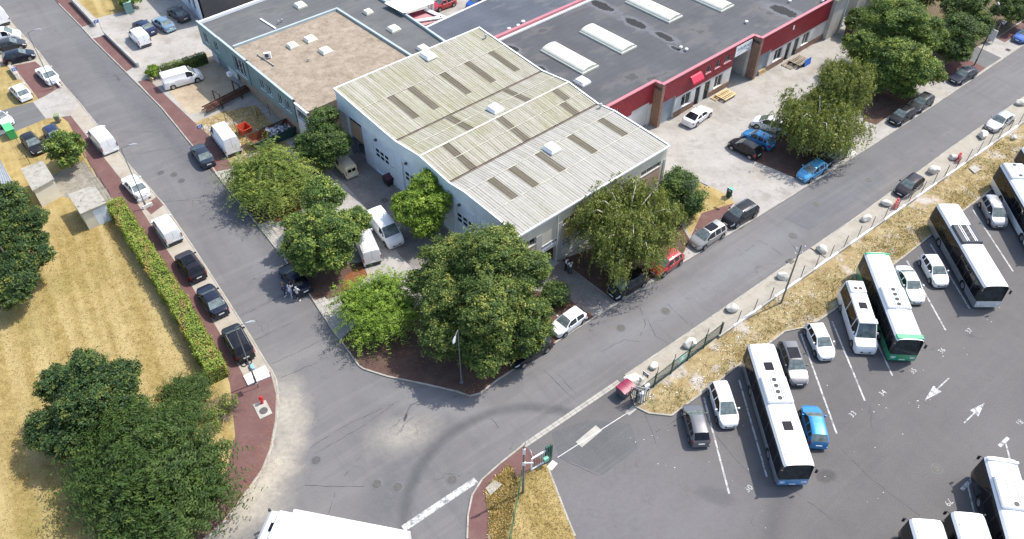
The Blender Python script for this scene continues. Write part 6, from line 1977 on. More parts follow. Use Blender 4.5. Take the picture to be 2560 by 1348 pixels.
# --- minibus
def minibus_extra(t, p):
    L, w0, H = p['L'], p['W']/2, p['H']
    mb = MB(); mb.bbox(-L/2+.25, -L/2+1.7, -w0*.72, w0*.72, H-.05, H+.16, .06); pod = mb.build("roof_pod", PAINTS["white"], t)
    for y in (-.22, .22):
        f = MB(); f.lathe([(.19, H+.16), (.17, H+.185), (.06, H+.17), (.001, H+.18)], 14, T(-L/2+1.25, y)); f.build("fan", M_TRIM, pod)
    mb = MB(); mb.bbox(-.6, .2, -w0*.36, w0*.36, H-.04, H+.05, .04); mb.build("roof_hatch", M_PRIVGLASS, t)
    mb = MB(); mb.bbox(L/2-p['rf']-.35, L/2-p['rf']+.22, -w0*.8, w0*.8, H-.06, H+.07, .05); mb.build("roof_visor", PAINTS["white"], t)
car("minibus", "white", (2176, 888), (2118, 712), "white minibus with black side glass and twin roof fans", 0.005, rearglass=M_PRIVGLASS, name="minibus", extra=minibus_extra, zref=1.1, bumper=M_TRIM)

# ================================================================ BUSES
def bus(label, roof_front, roof_rear, L, skirt, accent, roofm=None, ac="white", fans=4, hatches=((.22, "dark"), (.66, "dark")), frontcol=None, H=3.1, acpos=.40, hood_front=False, name="bus", rearcol=None, cornice=None):
    a, b = P(roof_front[0], roof_front[1], H), P(roof_rear[0], roof_rear[1], H)
    d = a-b; c = (a+b)/2
    t = thing(name, label, "bus", (c.x, c.y, 0.005), math.atan2(d.y, d.x))
    W = 2.52; w = W/2
    roofm = roofm or PAINTS["white"]
    R = .48; A = .56; wf, wr = 2.7, L-3.2
    st = {0.0, .10, .35, L-.35, L-.1, L}
    npane = max(3, int((L-1.9)/1.45))
    x0 = 1.55
    pw = (L-.75-x0)/npane
    panes = []
    for i in range(npane):
        s0, s1 = x0+i*pw+.04, x0+(i+1)*pw-.04
        panes.append((s0, s1)); st |= {s0, s1}
    st |= {.42, 1.45}
    panes.append((.42, 1.45))
    for wx in (wf, wr):
        for k in (-1, -.86, -.5, 0, .5, .86, 1): st.add(wx+k*A)
    raw = sorted(s for s in st if 0 <= s <= L)
    hard = {0.0, L}
    for s0, s1 in panes: hard |= {s0, s1}
    st = [raw[0]]
    for s in raw[1:]:
        if s-st[-1] < .03:
            if s in hard: st[-1] = s
            continue
        st.append(s)
    V = []
    for s in st:
        k = 1.0
        if s < .36: k = .93+.07*min(1, s/.35)
        if s > L-.36: k = .96+.04*min(1, (L-s)/.35)
        zs = .30
        for wx in (wf, wr):
            dd = abs(s-wx)
            if dd < A-.001: zs = max(zs, R+math.sqrt(A*A-dd*dd))
        rows = [(w-.04, zs), (w, max(.46, zs+.02)), (w, 1.12), (w-.03, H-.52), (w-.06, H-.28), (w-.22, H-.08), (w*.5, H-.01), (0, H)]
        rk = [0.0, .0, .0, .0, .0, .0, .0, .0]
        if s < .06: rk = [.02, 0, .02, .36, .42, .46, .48, .48]
        if s > L-.05: rk = [-.02, 0, -.0, -.08, -.10, -.14, -.16, -.16]
        V.append([(L/2-s-rk[i], y*k, z) for i, (y, z) in enumerate(rows)])
    G = {}
    def addq(key, q): G.setdefault(key, MB()).add(q, [(0, 1, 2, 3)])
    for i in range(len(st)-1):
        sm = (st[i]+st[i+1])/2
        for r in range(7):
            for sg in (-1, 1):
                q = [(v[0], v[1]*sg, v[2]) for v in (V[i][r], V[i+1][r], V[i+1][r+1], V[i][r+1])]
                if sg > 0: q = q[::-1]
                if r >= 5: key = "roof"
                elif r == 4: key = "cornice"
                elif r == 2:
                    key = "frame"
                    for pi_, (s0, s1) in enumerate(panes):
                        if s0-.01 < sm < s1+.01: key = ("pane", pi_, sg)
                elif r == 3: key = "frame"
                else: key = "skirt"
                addq(key, q)
    for i, nm in ((0, "front"), (len(st)-1, "rear")):
        for r in range(7):
            a_, b_ = V[i][r], V[i][r+1]
            q = [(a_[0], a_[1], a_[2]), (b_[0], b_[1], b_[2]), (b_[0], -b_[1], b_[2]), (a_[0], -a_[1], a_[2])]
            if nm == "front": q = q[::-1]
            key = {0: nm+"_bumper", 1: nm+"_bumper", 2: "windscreen" if nm == "front" else "rear_window", 3: "windscreen" if nm == "front" else "rear_window", 4: "cornice", 5: "roof", 6: "roof"}[r]
            addq(key, q)
    mats_ = {"roof": roofm, "cornice": cornice or roofm, "frame": M_TRIM, "skirt": skirt, "front_bumper": frontcol or accent, "rear_bumper": rearcol or accent, "windscreen": M_CARGLASS, "rear_window": M_PRIVGLASS}
    for key, g in G.items():
        nm = key if isinstance(key, str) else "window_pane"
        me = g.mesh(nm)
        bm = bmesh.new(); bm.from_mesh(me); bmesh.ops.remove_doubles(bm, verts=bm.verts, dist=.001); bm.to_mesh(me); bm.free()
        me.shade_smooth(); me.set_sharp_from_angle(angle=math.radians(35))
        put({"front_bumper": "front_panel", "rear_bumper": "rear_panel"}.get(nm, nm), me, t, mats_[key] if isinstance(key, str) else M_PRIVGLASS)
    ch = MB(); ch.box(-L/2+.3, L/2-.3, -w+.08, w-.08, .28, .42); ch.box(-L/2+.5, L/2-.5, -w+.42, w-.42, .42, 1.05); ch.build("chassis", M_CHASSIS, t)
    ty = MB(); ty.lathe([(R*.58, -.14), (R*.95, -.15), (R, -.11), (R, .11), (R*.95, .15), (R*.58, .14)], 20, Matrix.Rotation(PI/2, 4, 'X'))
    rm = MB(); rm.lathe([(R*.58, -.12), (R*.5, -.06), (.16, -.06), (.14, -.12), (.001, -.13)], 18, Matrix.Rotation(PI/2, 4, 'X'))
    tm, rmm = ty.mesh("wheel", 50), rm.mesh("rim", 50)
    for s in (wf, wr):
        for sg in (1, -1):
            wo = put("wheel", tm, t, M_TYRE, (L/2-s, sg*(w-.19), R), (0, 0, 0 if sg > 0 else PI)); put("rim", rmm, wo, M_RIM, (0, .028, 0))
    for sg in (-1, 1):
        h = MB(); h.bbox(L/2-.12, L/2+.015, min(sg*.62, sg*1.08), max(sg*.62, sg*1.08), .62, .86, .03); h.build("headlight", M_HEAD, t)
        tl_ = MB(); tl_.bbox(-L/2-.015, -L/2+.1, min(sg*.95, sg*1.14), max(sg*.95, sg*1.14), .75, 1.2, .02); tl_.build("tail_light", M_TAIL, t)
        m_ = MB(); m_.tube((L/2-.22, sg*(w-.1), H-.3), (L/2+.08, sg*(w+.08), H-.4), .025, n=6); m_.bbox(L/2+.02, L/2+.14, min(sg*(w+.0), sg*(w+.2)), max(sg*(w+.0), sg*(w+.2)), H-.85, H-.4, .03); m_.build("wing_mirror", M_TRIM, t)
    wp = MB(); wp.tube((L/2+.03, -.5, 1.16), (L/2-.06, .35, 1.75), .015, n=5); wp.tube((L/2+.03, .35, 1.16), (L/2-.05, .9, 1.70), .015, n=5); wp.build("wiper", M_TRIM, t)
    npm = MB(); npm.box(L/2+.0, L/2+.02, -.26, .26, .42, .54); npm.build("number_plate", M_PLATE, t)
    # roof equipment
    if ac:
        acm = M_ACPOD if ac == "white" else PAINTS["dgrey"]
        xc = L/2-L*acpos; l2 = 1.35
        mb = MB(); mb.bbox(xc-l2, xc+l2, -w*.86, w*.86, H-.06, H+.20, .10)
        pod = mb.build("air_conditioner", acm, t)
        gr = MB(); gr.box(xc-l2*.85, xc+l2*.85, -.34, -.28, H+.20, H+.225); gr.box(xc-l2*.85, xc+l2*.85, .28, .34, H+.20, H+.225)
        gr.box(xc-l2*.85, xc+l2*.85, -.52, -.46, H+.20, H+.215); gr.box(xc-l2*.85, xc+l2*.85, .46, .52, H+.20, H+.215); gr.build("grille_bar", M_LAMPG if ac == "white" else M_SIGNW, pod)
        for i in range(fans):
            fx = xc-l2*.68+i*(l2*1.36/max(fans-1, 1))
            f = MB(); f.lathe([(.185, H+.19), (.185, H+.235), (.16, H+.235), (.14, H+.205), (.06, H+.205), (.05, H+.225), (.001, H+.225)], 16, T(fx, 0)); f.build("fan", M_TRIM, pod, 40)
    for k, kind_ in hatches:
        xc = L/2-L*k
        mb = MB(); mb.bbox(xc-.42, xc+.42, -.38, .38, H-.03, H+.055, .035); mb.build("roof_hatch", M_PRIVGLASS if kind_ == "dark" else (M_SKYY if kind_ == "grey" else PAINTS["white"]), t)
    for y in (-.8, .85):
        mb = MB(); mb.lathe([(.09, H-.12), (.07, H+.02), (.001, H+.03)], 8, T(L/2-1.1, y)); mb.build("roof_beacon", M_STEEL, t)
    return t, L, w, H
M_BUSGREY = paint("bus_grey_skirt", (0.24, 0.26, 0.28), .3)
M_BUSBLUE = paint("bus_blue", (0.10, 0.32, 0.62), .2)
M_LAMPG = mat("pod_grille", (0.24, 0.25, 0.26), .5)
M_ACPOD = mat("pod_grp", (0.56, 0.57, 0.58), .5, .06)
M_BUSDARK = paint("bus_black", (0.012, 0.014, 0.018))
M_COACHG = paint("coach_silver_roof", (0.62, 0.62, 0.61), .1, .4)
bus("long white roofed bus with blue nose and two dark roof hatches", (2000, 1160), (1905, 862), 12.1, M_BUSGREY, M_BUSBLUE, rearcol=M_BUSGREY, hatches=((.72, "dark"), (.955-.57+.36, "dark")) if False else ((.30, "dark"), (.79, "dark")), acpos=.585, cornice=PAINTS["white"])
GB, L_, w_, H_ = bus("white roofed bus with bright green nose and tail", (2278, 846), (2194, 634), 11.2, PAINTS["green"], PAINTS["green"], hatches=((.30, "grey"), (.92, "grey")), acpos=.45)
for xs_ in ((L_/2-.75, L_/2-.20), (-L_/2+.12, -L_/2+.40)):
    mb = MB(); mb.bbox(xs_[0], xs_[1], -w_*.93, w_*.93, H_-.10, H_+.018, .05); mb.build("green_roof_band", PAINTS["green"], GB)
bus("silver grey coach with dark roof air conditioner", (2497, 719), (2370, 507), 12.0, M_BUSGREY, M_BUSGREY, roofm=M_COACHG, ac="dark", hatches=((.36, "white"), (.82, "white")), acpos=.60, name="coach", frontcol=M_COACHG)
bus("white bus cut by the right edge beside the silver round roofed car", (2648, 606), (2524, 400), 12.0, PAINTS["white"], PAINTS["white"], acpos=.88, fans=2, hatches=((.5, "white"),))
bus("white bus only just visible in the right corner of the bus park", (2694, 560), (2574, 352), 12.0, PAINTS["white"], PAINTS["white"], ac=None, hatches=((.5, "white"),))
B61, L_, w_, H_ = bus("white bus with dark sides at the bottom right corner", (2515, 1182), (2602, 1480), 12.0, M_BUSDARK, M_BUSDARK, acpos=.27, fans=1, hatches=((.42, "white"),))
mb = MB(); mb.bbox(L_/2-.5, L_/2-.3, -w_*.9, w_*.9, H_-.06, H_+.12, .03); mb.build("roof_visor", M_SIGNW, B61)
bus("white roofed small bus cut by the bottom edge left of the dark sided bus", (2425, 1292), (2512, 1560), 8.5, M_BUSDARK, M_BUSDARK, H=2.85, ac=None, hatches=((.4, "white"),), name="small_bus")
bus("rounded white minibus with roof scoop at the bottom edge", (2318, 1302), (2400, 1570), 8.0, M_BUSDARK, PAINTS["white"], H=2.85, ac="white", fans=2, acpos=.40, hatches=((.75, "white"),), name="small_bus")

# ================================================================ LORRY at the bottom edge
HB = 3.75
e0, e1 = P(735, 1272, HB), P(1026, 1328, HB)
d = (e0-e1); LB = d.length; d.normalize()
n = Vector((d.y, -d.x, 0))
if n.y > 0: n = -n
cc = (e0+e1)/2+n*1.25
LO = thing("lorry", "white box lorry cut by the bottom edge", "lorry", (cc.x, cc.y, 0), math.atan2(d.y, d.x))
mb = MB(); mb.bbox(-LB/2, LB/2, -1.25, 1.25, 1.05, HB, .03); mb.build("cargo_box", PAINTS["white"], LO)
mb = MB(); mb.box(-LB/2+.2, LB/2+2.2, -.45, .45, .6, 1.0); mb.box(-LB/2+.1, LB/2, -1.15, 1.15, .95, 1.045); mb.build("chassis", M_CHASSIS, LO)
mb = MB()
prof = [(LB/2+.35, .55), (LB/2+2.35, .55), (LB/2+2.40, 1.5), (LB/2+2.15, 2.55), (LB/2+1.85, 2.85), (LB/2+.35, 2.95)]
nP = len(prof)
vs = [(x, -1.2, z) for x, z in prof]+[(x, 1.2, z) for x, z in prof]
mb.add(vs, [tuple(range(nP)), tuple(range(2*nP-1, nP-1, -1))]+[(i, nP+i, nP+(i+1) % nP, (i+1) % nP) for i in range(nP)])
mb.build("cab", PAINTS["white"], LO)
mb = MB(); mb.add([(LB/2+2.405, -1.1, 1.52), (LB/2+2.405, 1.1, 1.52), (LB/2+2.165, 1.05, 2.52), (LB/2+2.165, -1.05, 2.52)], [(0, 1, 2, 3)]); mb.build("windscreen", M_CARGLASS, LO)
mb = MB(); mb.bbox(LB/2+.05, LB/2+1.1, -1.1, 1.1, 2.96, 3.45, .06); mb.build("wind_deflector", PAINTS["white"], LO)
mb = MB(); mb.bbox(LB/2+.9, LB/2+1.5, -.3, .35, 2.9, 2.99, .02); mb.build("roof_hatch", M_PRIVGLASS, LO)
for sg in (-1, 1):
    mb = MB(); mb.tube((LB/2+2.1, sg*1.2, 2.3), (LB/2+2.35, sg*1.48, 2.35), .025, n=6); mb.bbox(LB/2+2.25, LB/2+2.4, min(sg*1.38, sg*1.58), max(sg*1.38, sg*1.58), 1.85, 2.4, .03); mb.build("wing_mirror", M_TRIM, LO)
ty = MB(); ty.lathe([(.28, -.15), (.46, -.15), (.48, -.11), (.48, .11), (.46, .15), (.28, .15)], 18, Matrix.Rotation(PI/2, 4, 'X')); tm = ty.mesh("wheel", 50)
for x in (LB/2+1.3, -LB/2+1.6, -LB/2+2.7):
    for sg in (-1, 1): put("wheel", tm, LO, M_TYRE, (x, sg*1.02, .48))
# ================================================================ STREET FURNITURE
M_POLE = mat("grey_pole", (0.20, 0.215, 0.225), 0.5, 0.1, 3, metal=0.4)
M_POLED = mat("dark_pole", (0.05, 0.05, 0.055), 0.6, 0.1, 3)
M_WOODP = mat("grey_wood_pole", (0.20, 0.175, 0.15), 0.85, 0.2, 2)
M_LAMP = mat("lamp_housing", (0.32, 0.33, 0.34), 0.4, 0.08)
M_SBLUE = mat("sign_blue", (0.035, 0.13, 0.42), 0.45, 0.05)
M_SNAVY = mat("sign_navy", (0.018, 0.022, 0.06), 0.45, 0.05)
def street_lamp(label, base, h, head_dir, m=M_POLE, z=ZB, arm=.9):
    p = P(*base, z)
    t = thing("street_lamp", label, "street lamp", (p.x, p.y, z), math.radians(head_dir))
    mb = MB(); mb.tube((0, 0, 0), (0, 0, .9), .085, .08, 10); mb.tube((0, 0, .9), (0, 0, h), .065, .035, 10); mb.lathe([(.17, 0), (.17, .03), (.11, .05)], 10); mb.build("pole", m, t, 40)
    mb = MB(); mb.tube((0, 0, h-.02), (arm*.5, 0, h+.16), .035, .03, 7); mb.tube((arm*.5, 0, h+.16), (arm, 0, h+.20), .03, .028, 7); mb.build("arm", m, t, 40)
    mb = MB(); mb.add([(arm-.05, -.07, h+.15), (arm+.5, -.13, h+.17), (arm+.72, -.06, h+.18), (arm+.72, .06, h+.18), (arm+.5, .13, h+.17), (arm-.05, .07, h+.15),
                       (arm-.05, -.05, h+.25), (arm+.45, -.09, h+.30), (arm+.68, -.03, h+.25), (arm+.68, .03, h+.25), (arm+.45, .09, h+.30), (arm-.05, .05, h+.25)],
                      [(5, 4, 3, 2, 1, 0), (6, 7, 8, 9, 10, 11)]+[(i, (i+1) % 6, 6+(i+1) % 6, 6+i) for i in range(6)]); mb.build("lamp_head", M_LAMP, t, 30)
    mb = MB(); mb.bbox(-.08, .11, -.06, .06, .5, .85, .01); mb.build("access_panel", m, t)
    return t
street_lamp("tall grey street lamp standing in the white plinth above the red hydrant", (640, 958), 7.4, 20, z=ZL)
street_lamp("tall grey street lamp beside the white old saloon", (366, 520), 7.9, 20, z=ZL)
street_lamp("tall grey street lamp on the red patch at the upper left", (135, 222), 7.9, 20, z=ZL)
street_lamp("grey street lamp in front of the huge corner tree", (1154, 956), 7.0, -100, z=ZB)
street_lamp("slim grey lamp beside the dense dark round shrub", (1714, 556), 5.6, -40, z=ZB)
street_lamp("dark street lamp beside the shiny black saloon", (2436, 163), 8.0, 80, M_POLED, ZB)
p = P(1953, 757, ZB)
t = thing("utility_pole", "weathered utility pole with brackets on the weedy verge", "pole", (p.x, p.y, ZB))
mb = MB(); mb.tube((0, 0, 0), (0, 0, 7.6), .095, .065, 9); mb.build("pole", M_WOODP, t, 40)
mb = MB(); mb.tube((-.35, 0, 7.1), (.35, 0, 7.35), .03, n=6); mb.tube((-.3, 0, 6.5), (.3, 0, 6.6), .03, n=6); mb.build("bracket", M_STEEL, t, 40)
for x, z in ((.35, 7.35), (-.35, 7.1), (.3, 6.6), (-.3, 6.5)):
    mb = MB(); mb.lathe([(.05, 0), (.07, .06), (.04, .14), (.001, .16)], 8, T(x, 0, z)); mb.build("insulator", M_SIGNW, t, 40)
p = P(1308, 1231, ZB)
t = thing("utility_pole", "grey pole with small boxes at the car park gate", "pole", (p.x, p.y, ZB))
mb = MB(); mb.tube((0, 0, 0), (0, 0, 6.6), .11, .07, 9); mb.build("pole", M_WOODP, t, 40)
mb = MB(); mb.bbox(-.12, .14, -.13, .0, 4.1, 4.5, .02); mb.bbox(0.02, .7, -.08, .0, 4.3, 4.42, .02); mb.bbox(-.1, .1, -.12, -.0, 5.6, 6.3, .02); mb.build("junction_box", M_SIGNW, t)
mb = MB(); mb.tube((0, 0, 6.4), (.12, .1, 7.0), .03, n=6); mb.build("bracket", M_STEEL, t)

def number_sign(label, base, txt, rz, h=2.0, m=M_SBLUE, z=ZB, w=.62, hp=.46, off=.0):
    p = P(*base, z)
    t = thing("number_sign", label, "sign", (p.x, p.y, z), math.radians(rz))
    mb = MB(); mb.tube((0, 0, 0), (0, 0, h), .03, n=8); mb.build("post", M_STEEL, t, 40)
    mb = MB(); mb.box(off-w/2, off+w/2, -.05, -.03, h-hp, h); pl = mb.build("plate", m, t)
    mb = MB(); mb.box(off-w/2, off+w/2, -.052, -.028, h+.002, h+.03); mb.build("plate_edge", M_SIGNW, t)
    put("lettering", text_mesh(txt, hp*.86, .003, .008), pl, M_SIGNW, (off, -.056, h-hp/2), Rw)
number_sign("blue sign reading 33 beside the large white van", (516, 346), "33", 41.4, 2.1, off=-.34)
number_sign("blue sign reading 37 at the upper concrete drive", (258, 82), "37", 41.4, 2.1, off=-.34)
number_sign("pale blue sign reading 32 beside the dark blue hatchback", (56, 201), "32", 41.4, 2.0, z=ZL, off=-.3)
number_sign("navy sign reading 43 above the green wheelie bin", (1810, 508), "43", -48.6, 2.2, M_SNAVY, off=.34)
number_sign("navy sign reading 45 between two boulders at the gate", (1604, 955), "45", -48.6, 1.6, M_SNAVY, off=.30)
number_sign("navy sign reading 41 in the birch shade", (1502, 684), "41", -48.6, 1.6, M_SNAVY, off=.3)
number_sign("dark sign reading 47 at the upper right gate", (2486, 93), "47", -48.6, 2.6, M_SNAVY, off=.34, hp=.6)
p = P(646, 968, ZL)
t = thing("road_sign", "thin grey road sign seen edge on beside the lamp plinth", "sign", (p.x, p.y, ZL), math.radians(-55))
mb = MB(); mb.tube((0, 0, 0), (0, 0, 2.7), .03, n=8); mb.build("post", M_POLED, t, 40)
mb = MB(); mb.bbox(-.3, .3, -.05, -.03, 2.0, 2.7, .008); mb.build("plate", M_STEEL, t)
p = P(1327, 1172, ZB)
t = thing("no_entry_sign", "round red and white no entry sign beside the gate pole", "sign", (p.x, p.y, ZB), math.radians(-70))
mb = MB(); mb.tube((0, 0, 0), (0, 0, 2.5), .03, n=8); mb.build("post", M_STEEL, t, 40)
RX = Matrix.Rotation(PI/2, 4, 'X')
mb = MB(); mb.lathe([(.36, .03), (.36, .05), (.001, .051)], 24, T(0, 0, 2.2) @ RX); pl = mb.build("disc", M_SIGNW, t)
mb = MB(); mb.lathe([(.32, .052), (.32, .056), (.001, .057)], 24, T(0, 0, 2.2) @ RX); mb.build("red_disc", mat("sign_red", (0.45, 0.01, 0.02), .45), pl)
mb = MB(); mb.box(-.24, .24, -.064, -.058, 2.14, 2.26); mb.build("white_bar", M_SIGNW, pl)

# hydrant and slabs
p = P(656, 1008, ZL)
t = thing("fire_hydrant", "red fire hydrant on a pale slab at the curved kerb", "hydrant", (p.x, p.y, ZL+.02))
M_HYD = mat("hydrant_red", (0.48, 0.012, 0.02), 0.4, 0.08, coat=.3)
mb = MB(); mb.lathe([(.17, 0), (.17, .05), (.12, .07), (.12, .55), (.15, .57), (.15, .78), (.10, .88), (.001, .90)], 14); mb.build("body", M_HYD, t, 40)
mb = MB(); mb.tube((0, -.2, .62), (0, .2, .62), .06, n=10); mb.tube((.1, 0, .62), (.21, 0, .62), .07, n=10); mb.build("outlet", M_HYD, t, 40)
def slab(name, label, px, h, m, z):
    pts = [P(x, y, z+h) for x, y in px]; c = sum(pts, Vector())/len(pts)
    a = sum(pts[i].x*pts[(i+1) % len(pts)].y - pts[(i+1) % len(pts)].x*pts[i].y for i in range(len(pts)))
    if a < 0: pts.reverse()
    mb = MB(); mb.prism([(q.x-c.x, q.y-c.y) for q in pts], -.03, h)
    return tag(mb.build(name, m, None, None, (c.x, c.y, z)), label, "slab")
slab("concrete_slab", "pale square slab with a round cover under the hydrant", [(632, 1012), (664, 1000), (681, 1033), (650, 1048)], .05, M_SLAB, ZL)
p = P(659, 1027, ZL+.05); put("manhole_cover", ME_MAN, ROAD, M_IRON, (p.x, p.y, ZL+.052))
slab("concrete_slab", "white rectangular plinth slab at the lamp above the hydrant", [(608, 940), (662, 914), (676, 940), (620, 963)], .12, M_WHITECONC, ZL)
slab("concrete_slab", "grey concrete slab lying on the corner island weeds", [(1214, 1220), (1236, 1200), (1256, 1211), (1226, 1238)], .12, M_SLAB, ZB)
slab("concrete_slab", "small concrete cover on the verge above the coach", [(2423, 420), (2437, 413), (2452, 424), (2437, 433)], .15, M_SLAB, ZB)
slab("concrete_slab", "bright concrete pad at the kerb behind the dark grey hatchback", [(2108, 382), (2128, 372), (2142, 384), (2118, 394)], .14, M_WHITECONC, ZB)
def barrier(label, a, b, h=.45, w=.22, z=ZL):
    A, Bq = P(*a, z), P(*b, z); d = Bq-A
    t = thing("concrete_block", label, "block", (A.x, A.y, z), math.atan2(d.y, d.x))
    L = d.length
    mb = MB(); mb.bbox(0, L, -w/2, w/2, .05, h, .03); mb.build("block_body", M_WHITECONC, t)
    mb = MB(); mb.box(.1, .3, -w/2, w/2, 0, .05); mb.box(L-.3, L-.1, -w/2, w/2, 0, .05); mb.build("foot", M_WHITECONC, t)
barrier("white concrete block above the lamp beside the white old saloon", (346, 508), (371, 497))
barrier("white concrete block below the lamp beside the white old saloon", (358, 524), (382, 513))
barrier("white concrete block at the foot of the upper left lamp", (126, 216), (141, 209))
barrier("white concrete block behind the foot of the upper left lamp", (141, 208), (153, 220))

# bins
def four_wheel_bin(label, at, rz, body, lid, z=0.0, s=1.0):
    p = P(*at, z+.6)
    t = thing("wheeled_container", label, "bin", (p.x, p.y, z), math.radians(rz))
    mb = MB()
    b = [(-.60, -.44), (.60, -.44), (.60, .44), (-.60, .44)]; tp = [(-.68, -.52), (.68, -.52), (.68, .52), (-.68, .52)]
    vs = [(x*s, y*s, .16) for x, y in b]+[(x*s, y*s, 1.0*s) for x, y in tp]
    mb.add(vs, [(3, 2, 1, 0), (0, 1, 5, 4), (1, 2, 6, 5), (2, 3, 7, 6), (3, 0, 4, 7), (4, 5, 6, 7)]); mb.build("tub", body, t)
    for x0, x1 in ((-.70, -.01), (.01, .70)):
        mb = MB(); n = 6; prev = None
        for i in range(n+1):
            u = i/n; y = -.55+1.1*u; z_ = 1.0+.16*math.sin(u*PI*.75+.25)
            mb.v += [(x0*s, y*s, z_*s+.01), (x1*s, y*s, z_*s+.01), (x0*s, y*s, .995*s), (x1*s, y*s, .995*s)]
            if i: k = 4*i; mb.f += [(k-4, k-3, k+1, k), (k-4, k, k+2, k-2), (k-3, k-1, k+3, k+1)]
        mb.f += [(0, 2, 3, 1), (4*n, 4*n+1, 4*n+3, 4*n+2)]
        o = mb.build("lid", lid, t, 40)
        hd = MB(); hd.bbox(x0*.6-.02+x1*.4-.1, x0*.6+x1*.4+.1, -.62*s, -.54*s, 1.02*s, 1.08*s, .01); hd.build("handle", lid, o)
    for x in (-.5, .5):
        for y in (-.36, .36):
            mb = MB(); mb.tube((x*s, y*s-.03, .08), (x*s, y*s+.03, .08), .08, n=10); mb.build("castor", M_TYRE, t)
    return t
M_LIDR = mat("burgundy_lid", (0.22, 0.018, 0.055), .45, .12)
bt = four_wheel_bin("grey wheeled container with burgundy lids at the gate", (1563, 974), 41, mat("bin_grey", (0.09, 0.10, 0.115), .6, .1), M_LIDR)
for i, x in enumerate((-.35, .1)):
    mb = MB(); mb.box(x, x+.16, -.515, -.505, .62, .8, Matrix.Identity(4)); mb.build("sticker", M_SIGNW, bt)
four_wheel_bin("dark red wheeled container beside the workshop doors", (975, 448), 40, mat("bin_dark", (0.035, 0.022, 0.025), .6, .1), mat("dark_red_lid", (0.06, 0.018, 0.024), .5, .1), ZB)
def wheelie(label, at, rz, body, lid, z=ZB, s=1.0):
    p = P(*at, z+.5)
    t = thing("wheelie_bin", label, "bin", (p.x, p.y, z), math.radians(rz))
    mb = MB(); vs = [(x*s, y*s, .08) for x, y in [(-.22, -.24), (.22, -.24), (.22, .2), (-.22, .2)]]+[(x*s, y*s, .98*s) for x, y in [(-.29, -.33), (.29, -.33), (.29, .3), (-.29, .3)]]
    mb.add(vs, [(3, 2, 1, 0), (0, 1, 5, 4), (1, 2, 6, 5), (2, 3, 7, 6), (3, 0, 4, 7), (4, 5, 6, 7)]); mb.build("tub", body, t)
    mb = MB(); mb.add([(-.31*s, -.36*s, .985*s), (.31*s, -.36*s, .985*s), (.31*s, .34*s, .985*s), (-.31*s, .34*s, .985*s), (-.27*s, -.3*s, 1.08*s), (.27*s, -.3*s, 1.08*s), (.27*s, .3*s, 1.08*s), (-.27*s, .3*s, 1.08*s)],
                      [(0, 1, 5, 4), (1, 2, 6, 5), (2, 3, 7, 6), (3, 0, 4, 7), (4, 5, 6, 7)]); mb.build("lid", lid, t)
    mb = MB(); mb.tube((-.26*s, .36*s, .95*s), (.26*s, .36*s, .95*s), .025, n=6); mb.build("handle", body, t)
    for x in (-.25, .25):
        mb = MB(); mb.tube((x*s-.03, .24*s, .1), (x*s+.03, .24*s, .1), .1, n=10); mb.build("wheel", M_TYRE, t)
M_BG = mat("bin_green", (0.014, 0.075, 0.045), .55, .1); M_BGL = mat("mint_lid", (0.10, 0.52, 0.34), .5, .08)
wheelie("green wheelie bin with mint lid under the navy sign", (1824, 483), -30, M_BG, M_BGL)
wheelie("grey bin with green top at the concrete driveway", (143, 297), 20, mat("bin_mid_grey", (0.16, 0.18, 0.16), .6), mat("moss_top", (0.20, 0.26, 0.13), .7), ZL)
p = P(24, 327, .8)
t = thing("clothes_container", "bright green metal box at the left edge beside the driveway", "container", (p.x, p.y, ZL), math.radians(40))
mb = MB(); mb.bbox(-.45, .45, -.9, .9, .05, 1.25, .04); mb.build("box_body", mat("bright_green_box", (0.05, 0.36, 0.11), .5, .1), t)
mb = MB(); mb.bbox(-.48, .48, -.93, .93, 1.252, 1.32, .02); mb.build("box_lid", mat("green_lid", (0.09, 0.45, 0.17), .5, .1), t)

# skips
def skip(name, label, at, rz, L, W, H, outer, inner, z=ZB, debris=0):
    p = P(*at, z+H*.5)
    t = thing(name, label, "skip", (p.x, p.y, z), math.radians(rz))
    def ring(k, zz, e): return [(-L/2*k+e, -W/2+e, zz), (L/2*k-e, -W/2+e, zz), (L/2*k-e, W/2-e, zz), (-L/2*k+e, W/2-e, zz)]
    lo, hi = ring(.78, .1, 0), ring(1.0, H, 0)
    mb = MB(); mb.add(lo+hi, [(3, 2, 1, 0), (0, 1, 5, 4), (1, 2, 6, 5), (2, 3, 7, 6), (3, 0, 4, 7)]); mb.build("outer_shell", outer, t)
    lo, hi = ring(.78, .16, .05), ring(1.0, H-.002, .05)
    mb = MB(); mb.add(lo+hi, [(0, 1, 2, 3), (4, 5, 1, 0), (5, 6, 2, 1), (6, 7, 3, 2), (7, 4, 0, 3)]); mb.build("inner_shell", inner, t)
    mb = MB()
    for a, b in zip(ring(1.0, H, -.02), ring(1.0, H, -.02)[1:]+ring(1.0, H, -.02)[:1]): mb.tube(a, b, .05, n=6)
    mb.build("rim", outer, t)
    for x in (-L*.22, L*.22):
        for sg in (-1, 1):
            mb = MB(); mb.box(x-.05, x+.05, min(sg*W/2, sg*(W/2+.06)), max(sg*W/2, sg*(W/2+.06)), .12, H-.06); mb.build("rib", outer, t)
    return t
M_ORANGE = mat("orange_skip_paint", (0.48, 0.055, 0.018), .55, .15)
skip("small_skip", "small orange skip standing behind the large white van", (612, 325), -45, 1.5, 1.2, .95, M_ORANGE, M_ORANGE)
DK = skip("waste_skip", "dark green skip with rusty inside full of scrap", (680, 338), 40, 5.6, 2.2, 1.25, mat("skip_green", (0.022, 0.075, 0.06), .55, .2), mat("rust", (0.21, 0.075, 0.035), .85, .3, 2))
dp = Vector(DK.location)
